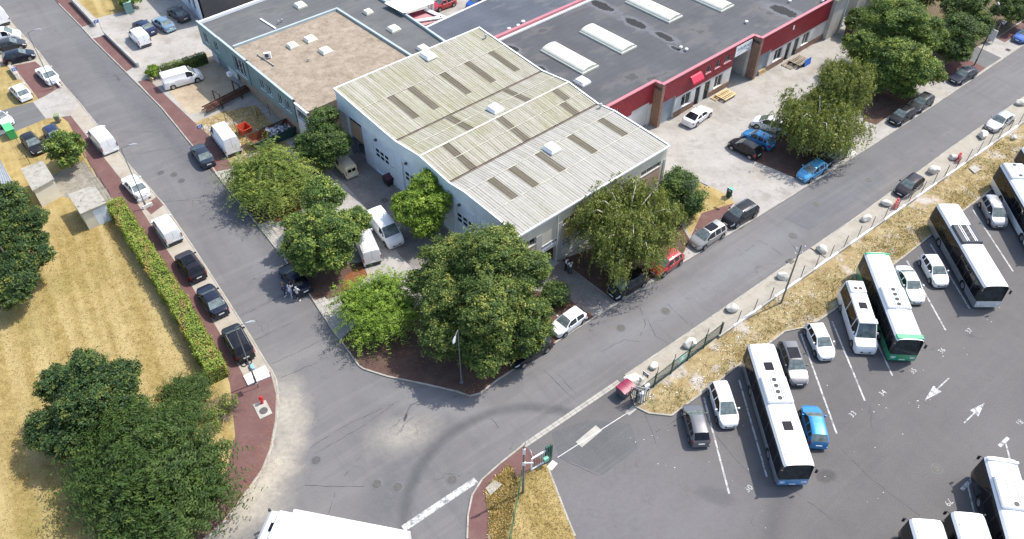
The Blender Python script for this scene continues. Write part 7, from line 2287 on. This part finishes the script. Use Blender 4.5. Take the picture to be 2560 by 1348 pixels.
for i in range(46):
    x, y = RNG.uniform(-.4, 2.2), RNG.uniform(-.8, .8)
    v = Matrix.Rotation(math.radians(40), 4, 'Z') @ Vector((x, y, 0))
    mb = MB(); s = RNG.uniform(.14, .4)
    mb.bbox(-s, s, -s*.4, s*.4, -s*.2, s*.25, .02, Matrix.Rotation(RNG.uniform(0, 6), 4, 'Z') @ Matrix.Rotation(RNG.uniform(-.7, .7), 4, 'X'))
    o = mb.build("scrap_piece", [M_SIGNW, M_STEEL, M_IRON, M_SLAB, M_ROLL][i % 5], None, None, (dp.x+v.x, dp.y+v.y, ZB+RNG.uniform(.75, 1.3)))
    tag(o, "piece of scrap lying in the dark green skip", "scrap", "scrap in the skip")

# steel beams on an H-frame rack
p0, p1 = P(512, 272, .8), P(632, 212, .8); d = p1-p0
t = thing("beam_rack", "rack of rusty steel beams with two H frames in the yard", "rack", (p0.x, p0.y, ZB), math.atan2(d.y, d.x))
LBm = d.length
M_RUST = mat("rusty_steel", (0.16, 0.055, 0.035), .85, .3, 2); M_RUSTD = mat("dark_rusty_steel", (0.055, 0.038, 0.028), .85, .3, 2)
for i in range(9):
    mb = MB(); y = -.55+.14*i; mb.box(RNG.uniform(-.3, .4), LBm+RNG.uniform(-.5, .6), y, y+.10, .42+.10*(i % 3), .54+.10*(i % 3)); mb.build("beam", M_RUST if i % 2 else M_RUSTD, t)
for x in (LBm*.28, LBm*.68):
    mb = MB()
    for y in (-.7, .75): mb.box(x-.06, x+.06, y-.06, y+.06, 0, 2.1)
    mb.box(x-.05, x+.05, -.7, .75, 2.0, 2.12); mb.box(x-.05, x+.05, -.7, .75, .28, .40); mb.build("h_frame", M_RUSTD, t)

# pallets
M_PALLET = mat("new_pallet_wood", (0.62, 0.46, 0.24), .8, .15, 2, fine=.2); M_PALLETO = mat("old_pallet_wood", (0.30, 0.25, 0.19), .85, .2, 2, fine=.2)
def pallet_mesh():
    parts = []
    for i in range(7):
        mb = MB(); x = -.6+i*.185; mb.box(x, x+.095, -.4, .4, .122, .144); parts.append(("board", mb.mesh("board")))
    for y in (-.4, -.05, .3):
        mb = MB(); mb.box(-.6, .61, y, y+.1, 0, .12); parts.append(("bearer", mb.mesh("bearer")))
    return parts
PAL = pallet_mesh()
def pallet(label, at, rz, m, z, rot=None, group=None, sc=1.0):
    p = P(*at, z)
    t = thing("pallet", label, "pallet", (p.x, p.y, z), 0, group)
    t.rotation_euler = rot or (0, 0, math.radians(rz)); t.scale = (sc, sc*1.1, 1)
    for nm, me in PAL: put(nm, me, t, m)
    return t
for i in range(3): pallet("new yellow wooden pallet in the low pile outside the red building", (1814, 238), 41.5, M_PALLET, ZB+i*.148, group="yellow pallet pile", sc=1.9)
pallet("small yellow pallet lying beside the yellow pile", (1790, 246), 41.5, M_PALLET, ZB, sc=1.0)
pallet("yellow pallet leaning against the second grey shutter", (1905, 184), 0, M_PALLET, ZB, rot=(math.radians(78), 0, math.radians(41.5)), sc=1.5)
for i in range(4): pallet("grey old wooden pallet in the stack beside the blue board", (1998, 152), 41.5, M_PALLETO, ZB+i*.15, group="grey pallet stack", sc=2.0)
pallet("grey old pallet lying flat left of the pallet stack", (1976, 162), 41.5, M_PALLETO, ZB, sc=1.8)
p = P(2014, 152, .5)
mb = MB(); mb.bbox(-.75, .75, -.03, .03, 0, .95, .01)
o = mb.build("blue_board", mat("blue_board_paint", (0.02, 0.13, 0.55), .5), None, None, (p.x+.2, p.y-.5, ZB)); o.rotation_euler = (math.radians(-8), 0, math.radians(41.5)); tag(o, "bright blue board leaning on the old pallet stack", "board")
pallet("pale pallet lying in shade near the cream van", (816, 414), 20, M_PALLETO, ZB, sc=1.5)
pallet("pallet standing as a small fence beside the garden bush", (379, 200), 0, M_PALLET, ZB, rot=(math.radians(80), 0, math.radians(-40)))
# stone and timber heap
for i in range(16):
    q = P(772+RNG.uniform(-22, 24), 440+RNG.uniform(-10, 12), ZB)
    mb = MB(); s = RNG.uniform(.2, .55); mb.bbox(-s, s, -.09, .09, 0, .12, .02, Matrix.Rotation(RNG.uniform(-.2, .2), 4, 'Y'))
    o = mb.build("stone_offcut", [M_SLAB, M_PALLET, M_PALLETO][i % 3], None, None, (q.x, q.y, ZB+RNG.uniform(.0, .2)), RNG.uniform(0, 3)); tag(o, "loose stone or timber offcut in the heap under the drooping tree", "offcut", "offcuts in the heap")
# sheet metal frames stacked by the workshop
for i, (q, lean) in enumerate([((902, 378), .25), ((912, 384), .2)]):
    p = P(*q, ZB)
    t = thing(["leaning_sheet", "cage_panel"][i], ["flat grey metal sheet leaning at the open workshop bay", "grey wire cage panel beside the workshop door"][i], "frame", (p.x, p.y, ZB), math.radians(41.4)); t.rotation_euler = (0, 0, math.radians(41.4-20*i))
    if i == 0:
        mb = MB(); mb.box(-1.0, .9, -.04, .0, 0, 2.1, Matrix.Rotation(-lean, 4, 'X')); mb.build("sheet", mat("dark_sheet", (0.16, 0.18, 0.2), .5, .15), t)
    else:
        mb = MB()
        for k in range(9): mb.box(-.6+k*.15, -.58+k*.15, -.02, .0, 0, 1.1)
        for z_ in (0, .55, 1.08): mb.box(-.6, .62, -.022, .002, z_, z_+.03)
        mb.build("bars", M_STEEL, t)
        mb = MB(); mb.box(-.7, .8, -.05, 1.1, 1.5, 1.55); mb.box(-.7, -.64, -.05, .01, 0, 1.5); mb.box(.74, .8, -.05, .01, 0, 1.5); mb.box(-.7, -.64, 1.04, 1.1, 0, 1.5); mb.box(.74, .8, 1.04, 1.1, 0, 1.5); mb.build("table_frame", M_ROLL, t)

# ================================================================ FENCES AND GATE
w0, w1 = P(1797, 840, .4), P(2720, 190, .4)
d = w1-w0; LF = d.length; rzf = math.atan2(d.y, d.x)
t = thing("wire_fence", "wire fence on a low concrete wall along the bus park", "fence", (w0.x, w0.y, ZB), rzf)
n = int(LF/2.0)
for i in range(n):
    mb = MB(); mb.bbox(LF*i/n+.012, LF*(i+1)/n-.012, -.12, .12, -.1, .34+.01*(i % 2), .015); mb.build("wall_block", M_WHITECONC if i % 3 else M_SLAB, t)
for i in range(int(LF/2.35)):
    x = .3+i*2.35
    mb = MB(); mb.tube((x, .05, .3), (x+RNG.uniform(-.04, .04), .05+RNG.uniform(-.04, .04), 1.95), .035, n=7); mb.build("fence_post", M_POLED, t, 40)
mb = MB()
for k in range(9): mb.box(.3, LF-.3, .047, .053, .45+k*.18, .457+k*.18)
x = .3
while x < LF-.4: mb.box(x, x+.006, .046, .054, .4, 1.9); x += .2
tag(mb.build("wire_mesh", M_STEEL, t), kind="stuff")
g0, g1 = P(1590, 1004, 0), P(1797, 842, 0)
d = g1-g0; LG = d.length
t = thing("palisade_fence", "dark green vertical bar fence beside the gate", "fence", (g0.x, g0.y, ZB), math.atan2(d.y, d.x))
M_FG = mat("fence_green", (0.018, 0.075, 0.055), .5, .12)
n = 5
for i in range(n+1):
    mb = MB(); mb.box(LG*i/n-.05, LG*i/n+.05, -.05, .05, 0, 1.95); mb.build("fence_post", M_FG, t)
mb = MB(); k = int(LG/.115)
for i in range(k): mb.box(.07+i*.115, .095+i*.115, -.012, .012, .1, 1.75)
tag(mb.build("bar_panel", M_FG, t), kind="stuff")
for z_ in (.2, 1.55):
    mb = MB(); mb.box(0, LG, .013, .05, z_, z_+.06); mb.build("rail", M_FG, t)
for i in (1, 2, 3, 4):
    mb = MB(); mb.tube((LG*i/n+.3, .12, .3), (LG*i/n+.3, .12, 2.4), .035, n=6); mb.build("stay", M_POLED, t)
mb = MB(); mb.box(LG*.47, LG*.56, -.04, -.016, .7, 1.5); pl = mb.build("notice_board", mat("mint_board", (0.25, 0.55, 0.45), .5), t)
mb = MB(); mb.lathe([(.2, .042), (.2, .046), (.001, .047)], 14, T(LG*.515, 0, 1.1) @ RX); mb.build("emblem", M_SIGNW, pl)
# leaning steel frames at the gate end
for i in range(4):
    q = P(1588+i*5, 1005-i*2, ZB)
    t = thing("gate_leaf", ["leaning steel gate leaf nearest the wheeled container", "second leaning steel gate leaf at the fence end", "third leaning steel gate leaf at the fence end", "leaning steel gate leaf nearest the palisade bars"][i], "gate", (q.x, q.y, ZB), math.radians(-35+i*8)); t.rotation_euler = (math.radians(6), 0, math.radians(-35+i*8))
    mb = MB()
    for x in (-.5, 0, .5): mb.tube((x, 0, 0), (x, 0, 2.0), .03, n=6)
    for z_ in (.05, 1.0, 1.97): mb.tube((-.5, 0, z_), (.5, 0, z_), .025, n=6)
    mb.build("tube_frame", M_STEEL if i % 2 else M_POLED, t)
for i, (q, sz) in enumerate([((1614, 975), .3), ((1603, 996), .22)]):
    p = P(*q, .8)
    mb = MB(); mb.bbox(-sz*.5, sz*.5, -sz*.35, sz*.35, 0, 1.15, .02); mb.bbox(-sz*.8, sz*.8, -sz*.6, sz*.6, 1.152, 1.5, .02)
    tag(mb.build("control_box", M_SIGNW, None, None, (p.x, p.y, ZB), .6), ["white gate control box at the fence end", "small white box low beside the gate leaves"][i], "box")
# sliding gate stub on the island side
g0, g1 = P(1327, 1180, 0), P(1374, 1152, 0); d = g1-g0; LG = d.length
t = thing("sliding_gate", "white framed sliding gate end with green posts on the island", "gate", (g0.x, g0.y, ZB), math.atan2(d.y, d.x))
mb = MB(); mb.box(0, LG*.75, -.05, .05, 1.7, 1.85); mb.box(0, LG*.75, -.05, .05, .15, .3); mb.box(0, .1, -.05, .05, .3, 1.7); mb.build("gate_frame", M_SIGNW, t)
mb = MB()
for i in range(9): mb.box(.15+i*.17, .18+i*.17, -.015, .015, .3, 1.7)
tag(mb.build("gate_bars", M_FG, t), kind="stuff")
for x in (LG*.80, LG*.92, LG*1.04):
    mb = MB(); mb.box(x-.09, x+.09, -.09, .09, 0, 2.2); mb.build("gate_post", M_FG, t)
mb = MB(); mb.bbox(LG*.58, LG*.82, -.35, -.06, .7, 1.1, .02); mb.build("control_box", mat("mint_box", (0.16, 0.42, 0.32), .5), t)
# mesh fence down the island
pts = [P(x, y, 0) for x, y in [(1303, 1205), (1296, 1250), (1284, 1310), (1274, 1370), (1268, 1430)]]
t = thing("mesh_fence", "thin green mesh fence running down the corner island", "fence", (pts[0].x, pts[0].y, ZB))
o_ = Vector((pts[0].x, pts[0].y, 0))
for a in pts:
    mb = MB(); q = a-o_; mb.box(q.x-.03, q.x+.03, q.y-.03, q.y+.03, 0, 1.7); mb.build("fence_post", M_FG, t)
mb = MB()
for a, b in zip(pts, pts[1:]):
    a, b = a-o_, b-o_
    for z_ in np.linspace(.1, 1.5, 8): mb.tube((a.x, a.y, z_), (b.x, b.y, z_), .006, n=4)
    for k in range(int((b-a).length/.12)):
        q = a.lerp(b, k*.12/(b-a).length); mb.tube((q.x, q.y, .05), (q.x, q.y, 1.55), .005, n=4, caps=False)
tag(mb.build("mesh_panel", mat("mesh_green", (0.05, 0.16, 0.08), .5), t), kind="stuff")
# fences at the upper right and beside the vans
def post_fence(label, pts_px, h, m, z=ZB, rail=True, step=None):
    pts = [P(x, y, z) for x, y in pts_px]
    t = thing("post_fence", label, "fence", (pts[0].x, pts[0].y, z)); o_ = Vector((pts[0].x, pts[0].y, z))
    for a in pts:
        q = a-o_; mb = MB(); mb.tube((q.x, q.y, 0), (q.x, q.y, h), .035, n=6); mb.build("fence_post", m, t)
    if rail:
        for z_ in (h*.3, h*.65, h-.05):
            mb = MB()
            for a, b in zip(pts, pts[1:]): mb.tube(a-o_+Vector((0, 0, z_)), b-o_+Vector((0, 0, z_)), .014, n=5)
            mb.build("rail", m, t)
post_fence("pale wire fence behind the shiny black saloon", [(2318, 193), (2346, 176), (2380, 155), (2404, 140)], 1.3, M_STEEL)
post_fence("dark wire fence at the upper right driveway", [(2410, 136), (2436, 118), (2462, 104), (2486, 92)], 1.6, M_POLED)
post_fence("rusty posts of the wire fence beside the large white van", [(566, 305), (592, 330), (617, 353)], 1.9, M_POLED)
post_fence("rusty fence post line in the dry weeds by the teal building", [(646, 297), (676, 288)], 1.6, M_RUST)
post_fence("dark wire fence between the huts and the red pavement", [(213, 395), (228, 418), (243, 443), (262, 470), (280, 498)], 1.4, M_POLED, ZL)
post_fence("thin fence beside the parked dark cars on dry grass", [(36, 340), (50, 365), (66, 395), (76, 410)], 1.2, M_POLED, ZL)
p = P(2482, 88, 1.2)
mb = MB(); mb.bbox(-.5, .5, -.04, .04, .3, 1.9, .01); mb.box(-.45, -.38, -.03, .03, 0, .3); mb.box(.38, .45, -.03, .03, 0, .3)
tag(mb.build("white_notice_board", M_SIGNW, None, None, (p.x, p.y, ZB), math.radians(-60)), "white notice board at the upper right gate", "sign")
# teal garden wall at the top left
a, b = P(318, 10, 1.6), P(300, -29, 1.6); d = b-a
t = thing("teal_wall", "pale green wall end behind the dry grass at the top", "wall", (a.x, a.y, ZB), math.atan2(d.y, d.x))
mb = MB(); mb.box(0, d.length+6, -.55, .55, 0, 1.6); mb.build("wall_body", mat("pale_green_wall", (0.22, 0.36, 0.32), .7, .1), t)
mb = MB(); mb.box(-.05, d.length+6, -.6, .6, 1.602, 1.7); mb.build("coping", mat("pale_green_coping", (0.30, 0.46, 0.40), .7), t)

# ================================================================ BOULDERS, BARRIERS, LITTER
M_ROCK = mat("limestone", (0.66, 0.62, 0.54), .9, .14, 2.0, .6, 8, fine=.15)
def boulder(label, at, s, seed, z=ZB):
    p = P(*at, z+s*.3)
    r_ = random.Random(seed)
    bm = bmesh.new(); bmesh.ops.create_icosphere(bm, subdivisions=3, radius=1)
    cuts = [(Vector((r_.gauss(0, 1), r_.gauss(0, 1), r_.gauss(0, .8))).normalized(), r_.uniform(.62, .88)) for _ in range(11)]
    for v in bm.verts:
        c = v.co.copy()
        for n_, dd in cuts:
            k = c.dot(n_)
            if k > dd: c -= n_*(k-dd)
        c += Vector((r_.gauss(0, .012), r_.gauss(0, .012), r_.gauss(0, .012)))
        v.co = Vector((c.x*s*.62, c.y*s*.45, max(c.z*s*.42+s*.26, -.05)))
    me = bpy.data.meshes.new("boulder"); bm.to_mesh(me); bm.free()
    o = put("boulder", me, None, M_ROCK, (p.x, p.y, z), (0, 0, r_.uniform(-.4, 1.2)))
    tag(o, label, "boulder", "boulders along the wire fence")
for i, (q, s, lb) in enumerate([((1586, 950), 1.6, "big white boulder behind the burgundy lidded container"), ((1633, 914), .85, "low pointed white boulder beside the navy gate sign"), ((1726, 856), 1.25, "white boulder at the end of the palisade fence"),
                                ((1830, 768), 1.15, "white boulder left of the weathered utility pole, nearest the street middle"), ((1958, 690), 1.05, "white boulder just beside the weathered utility pole"), ((2054, 622), 1.1, "angular white boulder above the drain grate"),
                                ((2166, 545), 1.0, "white boulder above the green nosed bus"), ((2216, 507), 1.0, "flat white boulder touching the red barrier"), ((2336, 424), 1.35, "long white boulder behind the dark parked hatchback"),
                                ((2458, 336), 1.3, "white boulder in front of the silver saloon"), ((2552, 256), 1.1, "white boulder at the right picture edge"), ((2385, 392), 1.0, "pale boulder next to the upper red barrier"), ((2535, 343), .8, "small pale rock on the weeds under the wire fence")]):
    boulder(lb, q, s, 60+i)
M_REDPL = mat("red_plastic", (0.46, 0.015, 0.025), .4, .1)
for i, (q, rz, lb) in enumerate([((2240, 511), 52, "red plastic road barrier behind the flat boulder"), ((2397, 396), 60, "red plastic road barrier farther up the wire fence")]):
    p = P(*q, .4)
    t = thing("road_barrier", lb, "barrier", (p.x, p.y, ZB), math.radians(rz))
    mb = MB(); mb.add([(-.6, -.25, 0), (.6, -.25, 0), (.6, .25, 0), (-.6, .25, 0), (-.58, -.18, .25), (.58, -.18, .25), (.58, .18, .25), (-.58, .18, .25), (-.55, -.08, .8), (.55, -.08, .8), (.55, .08, .8), (-.55, .08, .8)],
                      [(3, 2, 1, 0)]+[(k+j, k+(j+1) % 4, k+4+(j+1) % 4, k+4+j) for k in (0, 4) for j in range(4)]+[(8, 9, 10, 11)]); mb.build("barrier_body", M_REDPL, t)
    mb = MB(); mb.box(-.35, -.12, -.12, .12, .802, .9); mb.box(.12, .35, -.12, .12, .802, .9); mb.build("lifting_lug", M_REDPL, t)
p = P(2045, 632, ZB)
mb = MB(); mb.box(-.9, .9, -.05, .05, .02, .10); tag(mb.build("timber_beam", M_PALLETO, None, None, (p.x, p.y, ZB), math.radians(-50)), "old timber beam lying beside the angular boulder", "beam")
# two bicycle-wheel sized hoops and a blue crate by the lamp plinth
for i, q in enumerate([(611, 911), (622, 906)]):
    p = P(*q, ZL); mb = MB(); prev = None
    for k in range(16):
        a0, a1 = 2*PI*k/16, 2*PI*(k+1)/16
        mb.tube((.27*math.cos(a0), .27*math.sin(a0), .04), (.27*math.cos(a1), .27*math.sin(a1), .04), .045, n=6, caps=False)
    tag(mb.build("old_tyre", M_TYRE, None, 40, (p.x, p.y, ZL+.01)), ["worn tyre lying left of the lamp plinth", "worn tyre lying under the blue crate by the lamp plinth"][i], "tyre")
p = P(629, 918, ZL+.1); mb = MB(); mb.bbox(-.2, .2, -.3, .3, 0, .2, .02); tag(mb.build("blue_crate", mat("pale_blue_plastic", (0.20, 0.42, 0.55), .5), None, None, (p.x, p.y, ZL), .5), "pale blue crate beside the lamp plinth", "crate")
# litter: flattened paper and leaf scraps
def scraps(name, label, px, n, m, seed, zz, s0=.03, s1=.10):
    r_ = random.Random(seed); mb = MB()
    for i in range(n):
        a = r_.choice(px); b = r_.choice(px); u = r_.random(); x, y = a[0]*u+b[0]*(1-u)+r_.gauss(0, 12), a[1]*u+b[1]*(1-u)+r_.gauss(0, 8)
        p = P(x, y, zz); s = r_.uniform(s0, s1); th = r_.uniform(0, PI)
        M = Matrix.Translation((p.x, p.y, zz)) @ Matrix.Rotation(th, 4, 'Z') @ Matrix.Rotation(r_.uniform(-.3, .3), 4, 'X')
        mb.add([(-s, -s*.6, .012), (s, -s*.5, .02), (s*.8, s*.6, .012), (-s*.9, s*.5, .022)], [(0, 1, 2, 3)], M)
    tag(mb.build(name, m), label, "litter", kind="stuff")
M_PAPER = mat("litter_paper", (0.74, 0.72, 0.68), .8, .1)
M_LEAFL = mat("fallen_leaf", (0.30, 0.13, 0.05), .8, .4, 3)
scraps("litter", "pale litter scattered over the weedy verge", [(1620, 1000), (1800, 870), (2000, 740), (2300, 540), (2450, 440), (1750, 960), (2100, 730), (2540, 340)], 320, M_PAPER, 5, ZB+.03, .02, .07)
scraps("litter", "pale litter lying on the car park asphalt", [(1560, 1100), (1900, 1300), (2300, 1000), (2500, 760), (2200, 1250), (1750, 1100)], 60, M_PAPER, 6, .012, .02, .05)
scraps("fallen_leaves", "brown fallen leaves along the kerbs and tree beds", [(860, 850), (1170, 985), (1290, 915), (1480, 790), (1000, 880), (1230, 930), (1400, 740)], 900, M_LEAFL, 7, Z1+.01, .02, .06)
scraps("fallen_leaves", "orange fallen leaves around the maple bed and path", [(690, 545), (740, 520), (880, 700), (915, 680), (800, 740), (860, 730)], 500, M_LEAFL, 8, Z1+.012, .02, .06)
scraps("fallen_leaves", "dry leaves gathered along the curved red pavement", [(690, 1000), (660, 1170), (600, 1240), (560, 1300), (670, 1110)], 420, M_LEAFL, 9, ZL+.02, .02, .05)
scraps("fallen_leaves", "dry leaves under the birches", [(1420, 670), (1540, 740), (1640, 690), (1720, 600), (1900, 390), (2000, 430), (2120, 360), (2180, 300), (2290, 235)], 700, M_LEAFL, 10, Z1+.01, .02, .06)

# ================================================================ PEOPLE
def skin_mesh(name, verts, edges, radii, root, sub=1):
    me = bpy.data.meshes.new(name); me.from_pydata(verts, edges, [])
    o = bpy.data.objects.new("t", me); COL.objects.link(o)
    sk = o.modifiers.new("s", 'SKIN')
    if not me.skin_vertices: me.skin_vertices_new() if hasattr(me, "skin_vertices_new") else None
    layer = me.skin_vertices[0].data if me.skin_vertices else None
    if layer is None:
        bpy.context.view_layer.objects.active = o
    for i, r in enumerate(radii):
        layer[i].radius = r if isinstance(r, tuple) else (r, r)
        layer[i].use_root = (i == root)
    sk.use_smooth_shade = True
    if sub:
        sb = o.modifiers.new("u", 'SUBSURF'); sb.levels = sub; sb.render_levels = sub
    dg = bpy.context.evaluated_depsgraph_get(); dg.update()
    out = bpy.data.meshes.new_from_object(o.evaluated_get(dg))
    out.name = name
    bpy.data.objects.remove(o); bpy.data.meshes.remove(me)
    return out

def hand_chain(vs, es, rd, wrist, dirn, side):
    """palm, four fingers and a thumb, slightly curled"""
    d = Vector(dirn).normalized(); s = Vector(side).normalized(); n = d.cross(s)
    w = Vector(vs[wrist])
    vs.append(tuple(w+d*.05)); rd.append((.032, .017)); es.append((wrist, len(vs)-1)); palm = len(vs)-1
    for k, ln in enumerate((.070, .080, .074, .058)):
        o = s*(.027-.018*k)
        a = w+d*.09+o; b = a+d*ln*.5+n*.008; c = b+d*ln*.45+n*.028
        i0 = len(vs)
        vs += [tuple(a), tuple(b), tuple(c)]; rd += [.0095, .0088, .0078]
        es += [(palm, i0), (i0, i0+1), (i0+1, i0+2)]
    a = w+d*.035+s*.036; b = a+d*.03+s*.018+n*.012; c = b+d*.028+s*.004+n*.014
    i0 = len(vs); vs += [tuple(a), tuple(b), tuple(c)]; rd += [.0115, .0105, .009]
    es += [(palm, i0), (i0, i0+1), (i0+1, i0+2)]

def person(label, at, rz, J, skin, top, legs, hairc, shoe, hood=False, z=0.0, long_hair=False, sleeves=True):
    p = P(*at, z)
    t = thing("person", label, "person", (p.x, p.y, z), math.radians(rz))
    vs, es, rd = [], [], []
    idx = {}
    def add(k, co, r, par=None):
        idx[k] = len(vs); vs.append(tuple(co)); rd.append(r)
        if par: es.append((idx[par], idx[k]))
    add("pelvis", J["pelvis"], (.14, .10)); add("waist", J["waist"], (.125, .095), "pelvis"); add("chest", J["chest"], (.15, .105), "waist")
    add("neck", J["neck"], .055, "chest"); add("skull", J["skull"], (.078, .088), "neck"); add("crown", J["crown"], (.070, .078), "skull")
    nose = Vector(J["skull"])+Vector((.098, 0, .01)); add("nose", nose, .014, "skull")
    for s_, sg in (("l", 1), ("r", -1)):
        add("sh"+s_, J["sh"+s_], .062, "chest"); add("el"+s_, J["el"+s_], .043, "sh"+s_); add("wr"+s_, J["wr"+s_], .030, "el"+s_)
        dr = Vector(J["wr"+s_])-Vector(J["el"+s_])
        hand_chain(vs, es, rd, idx["wr"+s_], dr, (.2, -sg*.0+.02, 1) if abs(dr.normalized().z) < .7 else (1, 0, 0))
        add("hip"+s_, J["hip"+s_], .088, "pelvis"); add("kn"+s_, J["kn"+s_], .058, "hip"+s_); add("an"+s_, J["an"+s_], .040, "kn"+s_)
        add("to"+s_, Vector(J["an"+s_])+Vector((.15, sg*.02, -.045)), .036, "an"+s_)
    put("body", skin_mesh("body", vs, es, rd, 0), t, skin)
    # clothes follow the same joints
    def garment(nm, keys, pairs, rr, m):
        v2 = [J[k] if k in J else k for k in keys]
        put(nm, skin_mesh(nm, [tuple(v) for v in v2], pairs, rr, 0), t, m)
    sl = [tuple(Vector(J["el"+s_]).lerp(Vector(J["wr"+s_]), .85 if sleeves else .05)) for s_ in "lr"]
    v2 = [J["waist"], J["chest"], J["shl"], J["ell"], sl[0], J["shr"], J["elr"], sl[1], tuple(Vector(J["pelvis"])+Vector((0, 0, -.02))), tuple(Vector(J["neck"])-Vector((0, 0, .03)))]
    put("top", skin_mesh("top", [tuple(v) for v in v2], [(0, 1), (1, 2), (2, 3), (3, 4), (1, 5), (5, 6), (6, 7), (0, 8), (1, 9)], [(.148, .118), (.172, .128), .085, .062, .050, .085, .062, .050, (.160, .125), .075], 0), t, top)
    ank = [tuple(Vector(J["an"+s_])+Vector((0, 0, .03))) for s_ in "lr"]
    v2 = [J["pelvis"], J["hipl"], J["knl"], ank[0], J["hipr"], J["knr"], ank[1]]
    put("trousers", skin_mesh("trousers", [tuple(v) for v in v2], [(0, 1), (1, 2), (2, 3), (0, 4), (4, 5), (5, 6)], [(.155, .115), .105, .078, .060, .105, .078, .060], 0), t, legs)
    for s_, sg in (("l", 1), ("r", -1)):
        a = Vector(J["an"+s_])
        mb = MB(); mb.bbox(a.x-.08, a.x+.20, a.y-.05, a.y+.05, max(0, a.z-.085), a.z+.01, .02); mb.build("shoe", shoe, t)
    sk_, cr = Vector(J["skull"]), Vector(J["crown"])
    hv = [tuple(sk_+Vector((-.045, 0, .03))), tuple(cr+Vector((-.02, 0, .012))), tuple(cr+Vector((.045, 0, -.005))), tuple(sk_+Vector((-.06, 0, -.06)))]
    if hood: hv = [tuple(sk_+Vector((-.03, 0, .0))), tuple(cr+Vector((-.01, 0, .01))), tuple(cr+Vector((.04, 0, -.01))), tuple(sk_+Vector((-.07, 0, -.12)))]
    if long_hair: hv[3] = tuple(sk_+Vector((-.10, 0, -.20)))
    put("hair" if not hood else "hood", skin_mesh("hair", hv, [(0, 1), (1, 2), (0, 3)], [(.088, .085), (.080, .07), (.06, .05), (.075, .06)], 0), t, hairc)
    for sg in (-1, 1):
        e = sk_+Vector((.078, sg*.032, .03)); mb = MB(); mb.lathe([(.001, -.009), (.009, 0), (.001, .009)], 6, Matrix.Translation(e)); mb.build("eye", M_TRIM, t)
        e = sk_+Vector((-.005, sg*.082, .01)); mb = MB(); mb.bbox(e.x-.02, e.x+.02, e.y-.012, e.y+.012, e.z-.03, e.z+.03, .008); mb.build("ear", skin, t)
    m_ = sk_+Vector((.082, 0, -.045)); mb = MB(); mb.box(m_.x-.004, m_.x+.004, -.022+m_.y, .022+m_.y, m_.z-.006, m_.z+.006); mb.build("mouth", mat("lips", (0.30, 0.09, 0.08), .6), t)
    return t
def joints(lean=0.0, step=.1, armL=((.05, .27, 1.14), (.16, .24, .92)), armR=((.05, -.27, 1.14), (.16, -.24, .92))):
    k = lean
    return dict(pelvis=(0, 0, .95), waist=(.01+k*.3, 0, 1.12), chest=(.01+k*.8, 0, 1.34), neck=(.02+k, 0, 1.52), skull=(.045+k*1.1, 0, 1.635), crown=(.03+k*1.15, 0, 1.71),
                shl=(.01+k*.9, .19, 1.42), shr=(.01+k*.9, -.19, 1.42), ell=(armL[0][0]+k*.6, armL[0][1], armL[0][2]), wrl=(armL[1][0]+k*.3, armL[1][1], armL[1][2]),
                elr=(armR[0][0]+k*.6, armR[0][1], armR[0][2]), wrr=(armR[1][0]+k*.3, armR[1][1], armR[1][2]),
                hipl=(0, .09, .90), hipr=(0, -.09, .90), knl=(step*.6+.02, .10, .50), knr=(-step*.3+.02, -.10, .50), anl=(step, .11, .09), anr=(-step, -.11, .09))
SK1 = mat("skin_light", (0.48, 0.30, 0.22), .6, .05); SK2 = mat("skin_brown", (0.16, 0.085, 0.055), .6, .05)
C_W = mat("white_cotton", (0.78, 0.77, 0.76), .9, .06, 8); C_G = mat("pale_grey_cotton", (0.60, 0.60, 0.58), .9, .08, 8); C_D = mat("dark_cotton", (0.025, 0.026, 0.035), .9, .1, 8); C_L = mat("lilac_cotton", (0.46, 0.45, 0.62), .9, .08, 8); C_N = mat("navy_cotton", (0.035, 0.04, 0.09), .9, .1, 8)
H_D = mat("dark_hair", (0.018, 0.014, 0.012), .7, .1); H_O = mat("orange_brown_hair", (0.36, 0.15, 0.045), .7, .2)
person("person in a pale hooded top and dark trousers at the dark saloon's boot", (747, 750), 95, joints(.05, .16, ((.12, .25, 1.16), (.30, .16, 1.10)), ((.12, -.25, 1.16), (.30, -.16, 1.10))), SK1, C_G, C_D, C_G, C_W, hood=True)
person("person in white shirt and lilac trousers reaching to the dark saloon", (729, 742), 75, joints(.08, .18, ((.22, .24, 1.36), (.46, .18, 1.44)), ((.22, -.24, 1.30), (.45, -.16, 1.30))), SK1, C_W, C_L, H_D, C_G)
person("person with orange brown hair in dark clothes behind the white shirted one", (713, 739), 60, joints(.03, .14), SK1, C_N, C_N, H_O, C_W, long_hair=True)
person("person in white shirt and black trousers facing the entrance path", (1414, 675), -20, joints(.02, .07, ((.12, .25, 1.14), (.28, .10, 1.14)), ((.10, -.26, 1.13), (.27, -.10, 1.12))), SK2, C_W, C_D, H_D, C_D, z=Z1, sleeves=False)
person("person in white shirt and dark grey trousers seen from behind in the birch shade", (1425, 684), 110, joints(.06, .09, ((.14, .24, 1.15), (.32, .12, 1.18)), ((.14, -.24, 1.15), (.32, -.12, 1.18))), SK2, C_W, mat("charcoal_cotton", (0.06, 0.065, 0.075), .9), H_D, C_D, z=Z1, sleeves=False)
